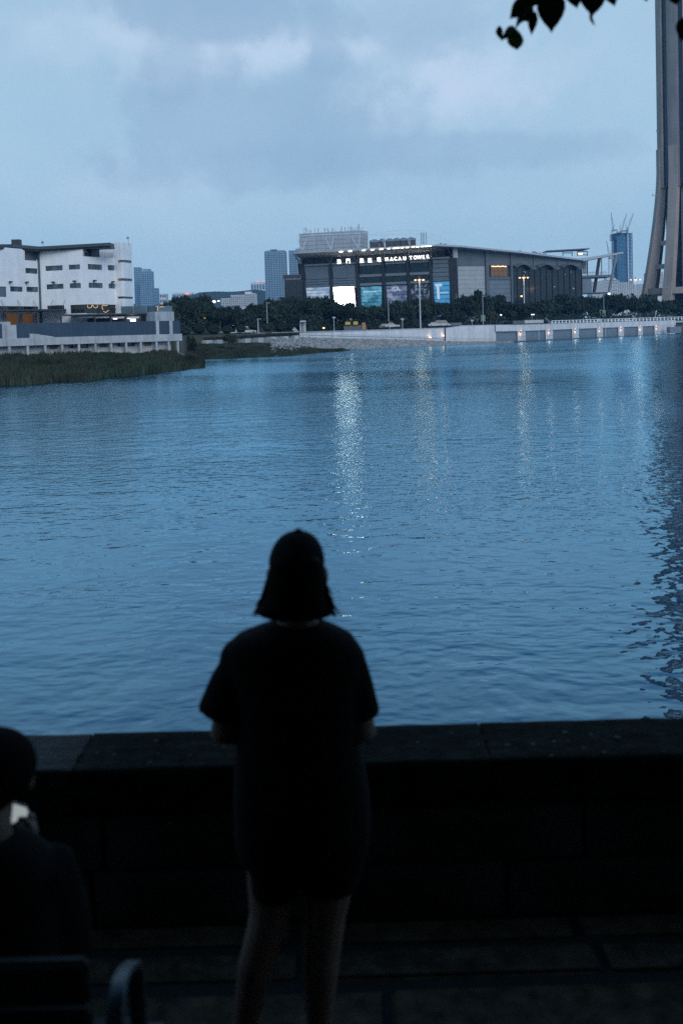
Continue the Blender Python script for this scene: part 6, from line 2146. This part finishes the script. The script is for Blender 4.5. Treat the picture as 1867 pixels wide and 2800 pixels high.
def hand(mb, wrist, fdir, side, up, s=1.0):
    """palm with four curled fingers and a thumb"""
    f, sd, u = Vector(fdir).normalized(), Vector(side).normalized(), Vector(up).normalized()
    w = Vector(wrist)
    mb.tube([w, w + f * .05 * s, w + f * .09 * s], [.024 * s, .034 * s, .033 * s], 10, flat=(tuple(u), .5))
    for i, L in enumerate((.068, .076, .071, .055)):
        b = w + f * .085 * s + sd * (.028 - i * .019) * s
        k1 = b + f * L * .45 * s - u * .008 * s
        k2 = k1 + (f * .6 - u * .8).normalized() * L * .32 * s
        k3 = k2 + (-f * .2 - u).normalized() * L * .26 * s
        mb.tube([b - f * .02 * s, b, k1, k2, k3], [.009 * s, .0095 * s, .009 * s, .008 * s, .006 * s], 8)
    t0 = w + f * .03 * s + sd * .028 * s
    t1 = t0 + (f * .6 + sd * .7 - u * .25).normalized() * .038 * s
    t2 = t1 + (f * .9 + sd * .1 - u * .4).normalized() * .03 * s
    mb.tube([t0 - sd * .015 * s, t0, t1, t2], [.013 * s, .013 * s, .0105 * s, .008 * s], 8)


# body: head, neck, trunk, arms, legs
bd = MB()
hc = P(812, 1568, YP)
bd.ell(hc, .074, .094, .112, 20, 14)
bd.ell(hc + Vector((0, .035, -.06)), .055, .055, .06, 16, 10)
bd.tube([hc + Vector((0, .092, .015)), hc + Vector((0, .108, -.022)), hc + Vector((0, .092, -.03))], [.010, .014, .009], 8)      # nose
bd.ell(hc + Vector((0, .086, -.062)), .024, .010, .009, 10, 6)                                                                     # mouth
for s in (-1, 1):
    bd.ell(hc + Vector((s * .030, .086, .004)), .015, .008, .010, 10, 6)                                                           # eyes
    bd.ell(hc + Vector((s * .076, .005, -.012)), .010, .020, .030, 10, 8)                                                          # ears
nk = P(814, 1690, YP)
bd.tube([hc + Vector((0, -.005, -.04)), nk + Vector((0, -.005, .02)), nk + Vector((0, 0, -.05))], [.055, .054, .064], 14)
bd.loft([ring(700, 925, 1725, YP, .06), ring(655, 970, 1770, YP, .085), ring(660, 970, 1880, YP, .095), ring(675, 955, 2020, YP, .09), ring(655, 985, 2140, YP, .10), ring(650, 995, 2230, YP, .105), ring(665, 985, 2300, YP, .10)])
sl, el_, wl = P(655, 1780, YP), P(613, 2005, YP - .01), P(715, 1985, YP + .22)
sr, er, wr = P(945, 1785, YP), P(990, 2000, YP - .01), P(905, 1985, YP + .22)
for s_, e_, w_, sd in ((sl, el_, wl, 1), (sr, er, wr, -1)):
    bd.tube([s_, s_.lerp(e_, .5), e_, e_.lerp(w_, .3), w_], [.048, .043, .039, .038, .024], 12)
    hand(bd, w_, (sd * .75, .62, .12), (0, .3, 1), (-sd * .6, .75, -.2), .95)
# legs: rows give the visible outline
for legp in ([(742, 2300, .078, 0), (742, 2420, .066, 0), (737, 2500, .056, -.01), (722, 2560, .052, -.02), (700, 2640, .050, -.03), (683, 2730, .042, -.02), (672, 2810, .034, -.01), (667, 2890, .028, 0)],
             [(905, 2300, .078, 0), (898, 2420, .068, 0), (890, 2500, .057, -.01), (884, 2570, .053, -.02), (878, 2640, .050, -.03), (874, 2730, .043, -.02), (872, 2810, .034, -.01), (870, 2890, .028, 0)]):
    pts = [P(x, y, YP + d) for x, y, r, d in legp]
    z_end = ZF + .07
    foot = Vector((pts[-1].x, YP + .02, z_end))
    bd.tube(pts + [foot], [r for x, y, r, d in legp] + [.032], 14)
    bd.tube([foot + Vector((0, -.05, -.025)), foot + Vector((0, .03, -.02)), foot + Vector((0, .16, -.04))], [.034, .042, .030], 10)
fuse(bd, 'body', M_SKIN, PX, .0055, 4)
for i, px in enumerate((667, 870)):
    f0 = P(px, 2890, YP); c = Vector((f0.x, YP + .05, ZF))
    sh = MB(); sh.tube([c + Vector((0, -.13, .045)), c + Vector((0, -.05, .05)), c + Vector((0, .06, .048)), c + Vector((0, .16, .035))], [.040, .050, .052, .036], 12)
    fuse(sh, 'shoe', M_CARDARK, PX, .008, 4)
# t-shirt: trunk and two wide short sleeves
ts = MB()
ts.loft([ring(752, 876, 1699, YP, .058, dy=-.005), ring(732, 898, 1707, YP, .070), ring(690, 932, 1721, YP, .086), ring(645, 965, 1739, YP, .098), ring(618, 985, 1768, YP, .10), ring(616, 992, 1810, YP, .108), ring(645, 985, 1900, YP, .118), ring(648, 984, 2040, YP, .118),
         ring(641, 1000, 2100, YP, .122), ring(638, 1012, 2180, YP, .125), ring(640, 1014, 2262, YP, .125)])
def sleeve(pts, rs):
    ts.tube(pts, rs, 18, flat=((0, 1, 0), .9))


sleeve([P(690, 1805, YP), P(662, 1818, YP), P(637, 1870, YP), P(606, 1957, YP)], [.050, .058, .065, .071])
sleeve([P(930, 1805, YP), P(948, 1818, YP), P(960, 1870, YP), P(983, 1962, YP)], [.050, .056, .060, .060])
ts.ell(P(656, 1806, YP), .057, .062, .062, 16, 12); ts.ell(P(944, 1808, YP), .057, .062, .062, 16, 12)
fuse(ts, 't_shirt', M_TEE, PX, .007, 5)
so = MB()
so.loft([ring(642, 1012, 2225, YP, .122), ring(640, 1014, 2280, YP, .124), ring(655, 1000, 2345, YP, .118)])
so.loft([ring(655, 832, 2300, YP, .105), ring(683, 822, 2370, YP, .098), ring(692, 812, 2434, YP, .090)])
so.loft([ring(815, 1005, 2300, YP, .105), ring(820, 992, 2370, YP, .098), ring(822, 976, 2412, YP, .094)])
fuse(so, 'shorts', M_SHORT, PX, .007, 4)
# hair: bob that flares at the ends, plus loose strands
hr = MB()
hr.loft([ring(742, 884, 1525, YP, .085, dy=-.012), ring(733, 891, 1570, YP, .095, dy=-.012), ring(729, 893, 1610, YP, .098, dy=-.016), ring(716, 902, 1640, YP, .10, dy=-.018), ring(703, 914, 1662, YP, .098, dy=-.018), ring(706, 913, 1670, YP, .088, dy=-.018), ring(745, 880, 1664, YP, .05, dy=-.015)])
hair = fuse(hr, 'hair', M_HAIR, PX, .006, 3)
st = MB(); rn = random.Random(15)
for k in range(150):
    t = rn.uniform(-1, 1)
    x0, x1 = 812 + t * 80, 810 + t * rn.uniform(98, 112)
    dep = -math.sqrt(max(0, 1 - t * t)) * .09 - .012
    yb = rn.uniform(1664, 1674) + 14 * abs(t) ** 1.5
    out_ = rn.uniform(0, 14) * (abs(t) ** 4) * (1 if t > 0 else .7)
    st.tube([P(x0, 1600, YP + dep), P((x0 + x1) / 2, 1645, YP + dep), P(x1 + math.copysign(out_, t), yb, YP + dep)], [.0035, .003, .0008], 5)
for k in range(70):
    sd_ = rn.choice((-1, 1)); y_e = rn.uniform(1640, 1686)
    x_e = 808 + sd_ * (rn.uniform(92, 104) + (y_e - 1640) * rn.uniform(.1, .42))
    dd = rn.uniform(-.05, .03)
    st.tube([P(808 + sd_ * 76, y_e - rn.uniform(40, 70), YP + dd), P(808 + sd_ * 90, y_e - 18, YP + dd), P(x_e, y_e, YP + dd)], [.005, .004, .0008], 5)
for x, y in ((932, 1680), (924, 1670), (912, 1625), (905, 1618), (692, 1674), (698, 1655)):
    s = 1 if x > 800 else -1
    st.tube([P(x - s * 22, y - 30, YP), P(x - s * 8, y - 8, YP), P(x, y, YP)], [.003, .0025, .0008], 5)
st.build('loose_strands', M_HAIR, hair, smooth=True)
cp = MB()
cc = P(811, 1540, YP)
rings_ = []
for a in range(0, 10):
    t = a / 9 * math.pi / 2 * .97
    rr = math.cos(t) ** .85
    c = P(811 + 2 * a / 9, 1545 - 92 * math.sin(t), YP)
    rings_.append([c + Vector((math.cos(q) * .0775 * rr, math.sin(q) * .098 * rr + .002, 0)) for q in [2 * math.pi * i / 28 for i in range(28)]])
cp.loft(rings_)
cp.ell(P(815, 1450, YP), .011, .011, .006, 10, 6)
# brim points to the water
cp.loft([[cc + Vector((math.cos(q) * .075, .09 + math.sin(q) * .02 + d, z)) for q in [2 * math.pi * i / 16 for i in range(16)]] for d, z in ((0, .0), (.03, -.004))])
cp.hexa([cc + Vector(v) for v in ((-.07, .08, -.004), (.07, .08, -.004), (.05, .17, -.022), (-.05, .17, -.022), (-.07, .08, .008), (.07, .08, .008), (.05, .17, -.014), (-.05, .17, -.014))])
cap = fuse(cp, 'cap', M_CAP, PX, .005, 3)
pc = P(861, 1533, YP - .078)
m_ = MB(); m_.ell(pc, .013, .006, .008, 12, 8); m_.build('cap_patch', mat('reddish_patch', (.14, .06, .05), .7, .1, 20), cap)

# ------------------------------------------------------------------ bench and seated person at the left edge
M_BENCHW = mat('bench_wood', (.010, .013, .013), .65, .25, 5, .003, 30, spec=.3)
M_BENCHS = mat('bench_steel', (.055, .068, .08), .45, .12, 8, metal=.4)
BN = thing('park_bench', (P(-150, 2700, 1.95).x, 2.1, ZF), 'dark wooden bench with curved steel arm at the lower left corner', 'bench')
xb0, xb1 = P(-900, 2640, 1.9).x, P(244, 2640, 1.9).x
zt = P(120, 2622, 1.9).z
for i in range(4):
    z1 = zt - i * .105; yy = 1.90 + i * .012
    b = bmesh.new(); bmesh.ops.create_cube(b, size=1.0)
    for v in b.verts:
        v.co = Vector(((xb0 + xb1) / 2 + v.co.x * (xb1 - xb0), yy + v.co.y * .03, z1 - .046 + v.co.z * .092))
    bmesh.ops.bevel(b, geom=b.edges[:], offset=.008, segments=3, affect='EDGES')
    me = bpy.data.meshes.new('back_slat'); b.to_mesh(me); b.free(); me.materials.append(M_BENCHW); me.transform(Matrix.Translation(-ORG[BN]))
    o = bpy.data.objects.new('back_slat', me); link(o); o.parent = BN
for i in range(5):
    b = bmesh.new(); bmesh.ops.create_cube(b, size=1.0)
    for v in b.verts:
        v.co = Vector(((xb0 + xb1) / 2 + v.co.x * (xb1 - xb0), 2.0 + i * .095 + v.co.y * .085, ZF + .43 + v.co.z * .03))
    bmesh.ops.bevel(b, geom=b.edges[:], offset=.008, segments=2, affect='EDGES')
    me = bpy.data.meshes.new('seat_slat'); b.to_mesh(me); b.free(); me.materials.append(M_BENCHW); me.transform(Matrix.Translation(-ORG[BN]))
    o = bpy.data.objects.new('seat_slat', me); link(o); o.parent = BN
for x in (xb0 + .05, xb1 + .012):
    mb = MB(); mb.box(x - .02, x + .02, 1.93, 1.97, ZF + .0, zt - .30); mb.build('back_post', M_DARK, BN)
    mb = MB(); mb.box(x - .02, x + .02, 2.40, 2.44, ZF, ZF + .41); mb.build('front_leg', M_DARK, BN)
    mb = MB(); mb.box(x - .018, x + .018, 1.95, 2.42, ZF + .38, ZF + .412); mb.build('seat_rail', M_DARK, BN)


def arm_band(dx):
    """flat bent bar: up from the rear, curving forward into the arm, down at the front"""
    path = [(318, 2900, 1.84), (314, 2790, 1.85), (318, 2728, 1.87), (328, 2684, 1.92), (342, 2656, 2.0), (352, 2646, 2.06)]
    pts = [P(x, y, Y_) for x, y, Y_ in path]
    pts += [pts[-1] + Vector((.003, .03, -.012)), pts[-1] + Vector((.004, .055, -.05)), pts[-1] + Vector((.004, .06, -.16)), pts[-1] + Vector((.004, .06, -.32))]
    rings = []
    for i, p in enumerate(pts):
        t = (pts[min(i + 1, len(pts) - 1)] - pts[max(0, i - 1)]).normalized()
        w = Vector((1, 0, 0)); n = w.cross(t).normalized()
        hw, th = .017, .005
        rings.append([p + Vector((dx, 0, 0)) + w * hw * a + n * th * b for a, b in ((-1, -1), (-.8, -1.4), (.8, -1.4), (1, -1), (1, 1), (.8, 1.4), (-.8, 1.4), (-1, 1))])
    return MB().loft(rings).build('arm', M_BENCHS, BN, smooth=True)


arm_band(0.0)
# seated person looking down at a lit phone
YS = 2.16
SP = thing('person', (P(-40, 2400, YS).x, YS, ZF), 'seated person in dark clothes at the left edge holding a lit phone', 'person')
sb = MB()
h2 = P(-20, 2102, YS + .05)
sb.ell(h2, .078, .100, .084, 20, 14)
sb.ell(h2 + Vector((-.012, .07, -.045)), .050, .045, .045, 14, 10)
sb.tube([h2 + Vector((0, .10, -.01)), h2 + Vector((0, .115, -.045)), h2 + Vector((0, .095, -.05))], [.009, .014, .009], 8)
for s in (-1, 1):
    sb.ell(h2 + Vector((s * .03, .09, -.015)), .014, .008, .009, 10, 6); sb.ell(h2 + Vector((s * .08, .015, -.03)), .010, .020, .030, 10, 8)
n2 = P(-34, 2272, YS)
sb.tube([h2 + Vector((-.004, 0, -.06)), n2 + Vector((0, 0, .01)), n2 + Vector((0, .0, -.07))], [.050, .052, .064], 14)
sb.loft([ring(-185, 115, 2330, YS, .07), ring(-245, 180, 2400, YS, .10), ring(-235, 175, 2520, YS, .115), ring(-225, 165, 2680, YS, .12), ring(-235, 175, 2800, YS, .13)])
hipz = ZF + .50
cx = P(-36, 2700, YS).x
for s in (-1, 1):
    sb.tube([(cx + s * .09, YS + .02, hipz + .03), (cx - .05 + s * .085, YS + .25, hipz + .02), (cx - .08 + s * .08, YS + .46, hipz - .01), (cx - .08 + s * .08, YS + .49, ZF + .26), (cx - .08 + s * .08, YS + .45, ZF + .07)], [.085, .078, .06, .055, .036], 12)
    sb.tube([(cx - .08 + s * .08, YS + .41, ZF + .045), (cx - .08 + s * .08, YS + .58, ZF + .04)], [.04, .034], 10)
# right arm bent up to the phone, left arm in the lap
ph = P(20, 2278, YS + .36)
sR = P(138, 2390, YS); eR = P(178, 2590, YS + .06); wR = P(92, 2350, YS + .34)
sb.tube([sR, sR.lerp(eR, .5), eR, eR.lerp(wR, .35), wR], [.052, .046, .042, .040, .025], 12)
hand(sb, wR, (-.30, .25, .9), (-.95, -.1, -.2), (.2, -.9, .25), .85)
sb.tube([P(88, 2300, YS + .345), P(80, 2256, YS + .345), P(66, 2240, YS + .342), P(47, 2239, YS + .345)], [.012, .012, .010, .007], 8)      # thumb across the screen
sL = P(-205, 2390, YS); eL = P(-240, 2600, YS + .06); wL = P(-80, 2560, YS + .3)
sb.tube([sL, sL.lerp(eL, .5), eL, eL.lerp(wL, .35), wL], [.052, .046, .042, .040, .025], 12)
hand(sb, wL, (.7, .6, 0), (0, 0, 1), (-.5, .8, 0), .9)
fuse(sb, 'body', M_SKIN, SP, .0065, 4)
jk = MB()
jk.loft([ring(-98, 26, 2278, YS, .062, dy=-.005), ring(-150, 84, 2300, YS, .082), ring(-205, 142, 2345, YS, .098), ring(-248, 182, 2405, YS, .115), ring(-240, 178, 2520, YS, .130), ring(-232, 172, 2680, YS, .134), ring(-242, 182, 2810, YS, .145)])
jk.tube([sR + Vector((-.02, 0, .02)), sR.lerp(eR, .5), eR, eR.lerp(wR, .45)], [.074, .072, .066, .056], 14)
jk.tube([sL + Vector((.02, 0, .02)), sL.lerp(eL, .5), eL, eL.lerp(wL, .45)], [.062, .060, .056, .050], 14)
fuse(jk, 'jacket', M_TEE, SP, .008, 5)
tr = MB()
tr.loft([ring(-240, 180, 2770, YS, .14), ring(-240, 180, 2860, YS, .15)])
for s in (-1, 1):
    tr.tube([(cx + s * .09, YS - .02, hipz + .03), (cx - .05 + s * .085, YS + .25, hipz + .02), (cx - .08 + s * .08, YS + .46, hipz - .01), (cx - .08 + s * .08, YS + .49, ZF + .26), (cx - .08 + s * .08, YS + .45, ZF + .08)], [.105, .092, .074, .068, .060], 14)
fuse(tr, 'trousers', M_SHORT, SP, .009, 5)
h3 = MB()
h3.ell(h2 + Vector((0, -.014, .010)), .102, .108, .084, 22, 14)
h3.ell(h2 + Vector((-.012, -.03, -.035)), .078, .078, .050, 18, 12)
fuse(h3, 'hair', M_HAIR, SP, .007, 3)
# the phone
PHN = thing('phone', ph, 'lit pale phone screen in the hand of the seated person', 'phone')
R3 = Matrix.Rotation(rad(19), 3, 'Y') @ Matrix.Rotation(rad(-18), 3, 'X')


def phone_box(w, d0, d1, h, bev):
    b = bmesh.new(); bmesh.ops.create_cube(b, size=1.0)
    for v in b.verts:
        v.co = Vector((v.co.x * w, (d0 + d1) / 2 + v.co.y * (d1 - d0), v.co.z * h))
    bmesh.ops.bevel(b, geom=[e for e in b.edges if abs(e.verts[0].co.y - e.verts[1].co.y) > .0005], offset=bev, segments=4, affect='EDGES')
    vs = [ph + R3 @ v.co for v in b.verts]; fs = [tuple(v.index for v in f.verts) for f in b.faces]
    b.free()
    m_ = MB(); m_.add(vs, fs); return m_


phone_box(.074, -.004, .004, .150, .009).build('case', M_CARDARK, PHN)
phone_box(.068, -.0052, -.0043, .142, .006).build('screen', mat('phone_glow', (.3, .3, .3), .4, 0, emit=(.86, .95, 1.0), estr=.36), PHN)

# ------------------------------------------------------------------ haze: the evening air over the lake
hz = MB(); hz.box(-1500, 1500, -100, 2700, -1.6, 240)
hm = bpy.data.materials.new('haze'); hm.use_nodes = True
nt = hm.node_tree; nt.nodes.clear()
pv = nt.nodes.new('ShaderNodeVolumePrincipled'); pv.inputs['Color'].default_value = (.28, .60, 1.0, 1); pv.inputs['Density'].default_value = .00011
pv.inputs['Anisotropy'].default_value = .1
oo = nt.nodes.new('ShaderNodeOutputMaterial'); nt.links.new(pv.outputs[0], oo.inputs['Volume'])
hzo = hz.build('haze', hm, label='thin blue evening haze over the lake and city', cat='haze', kind='stuff')
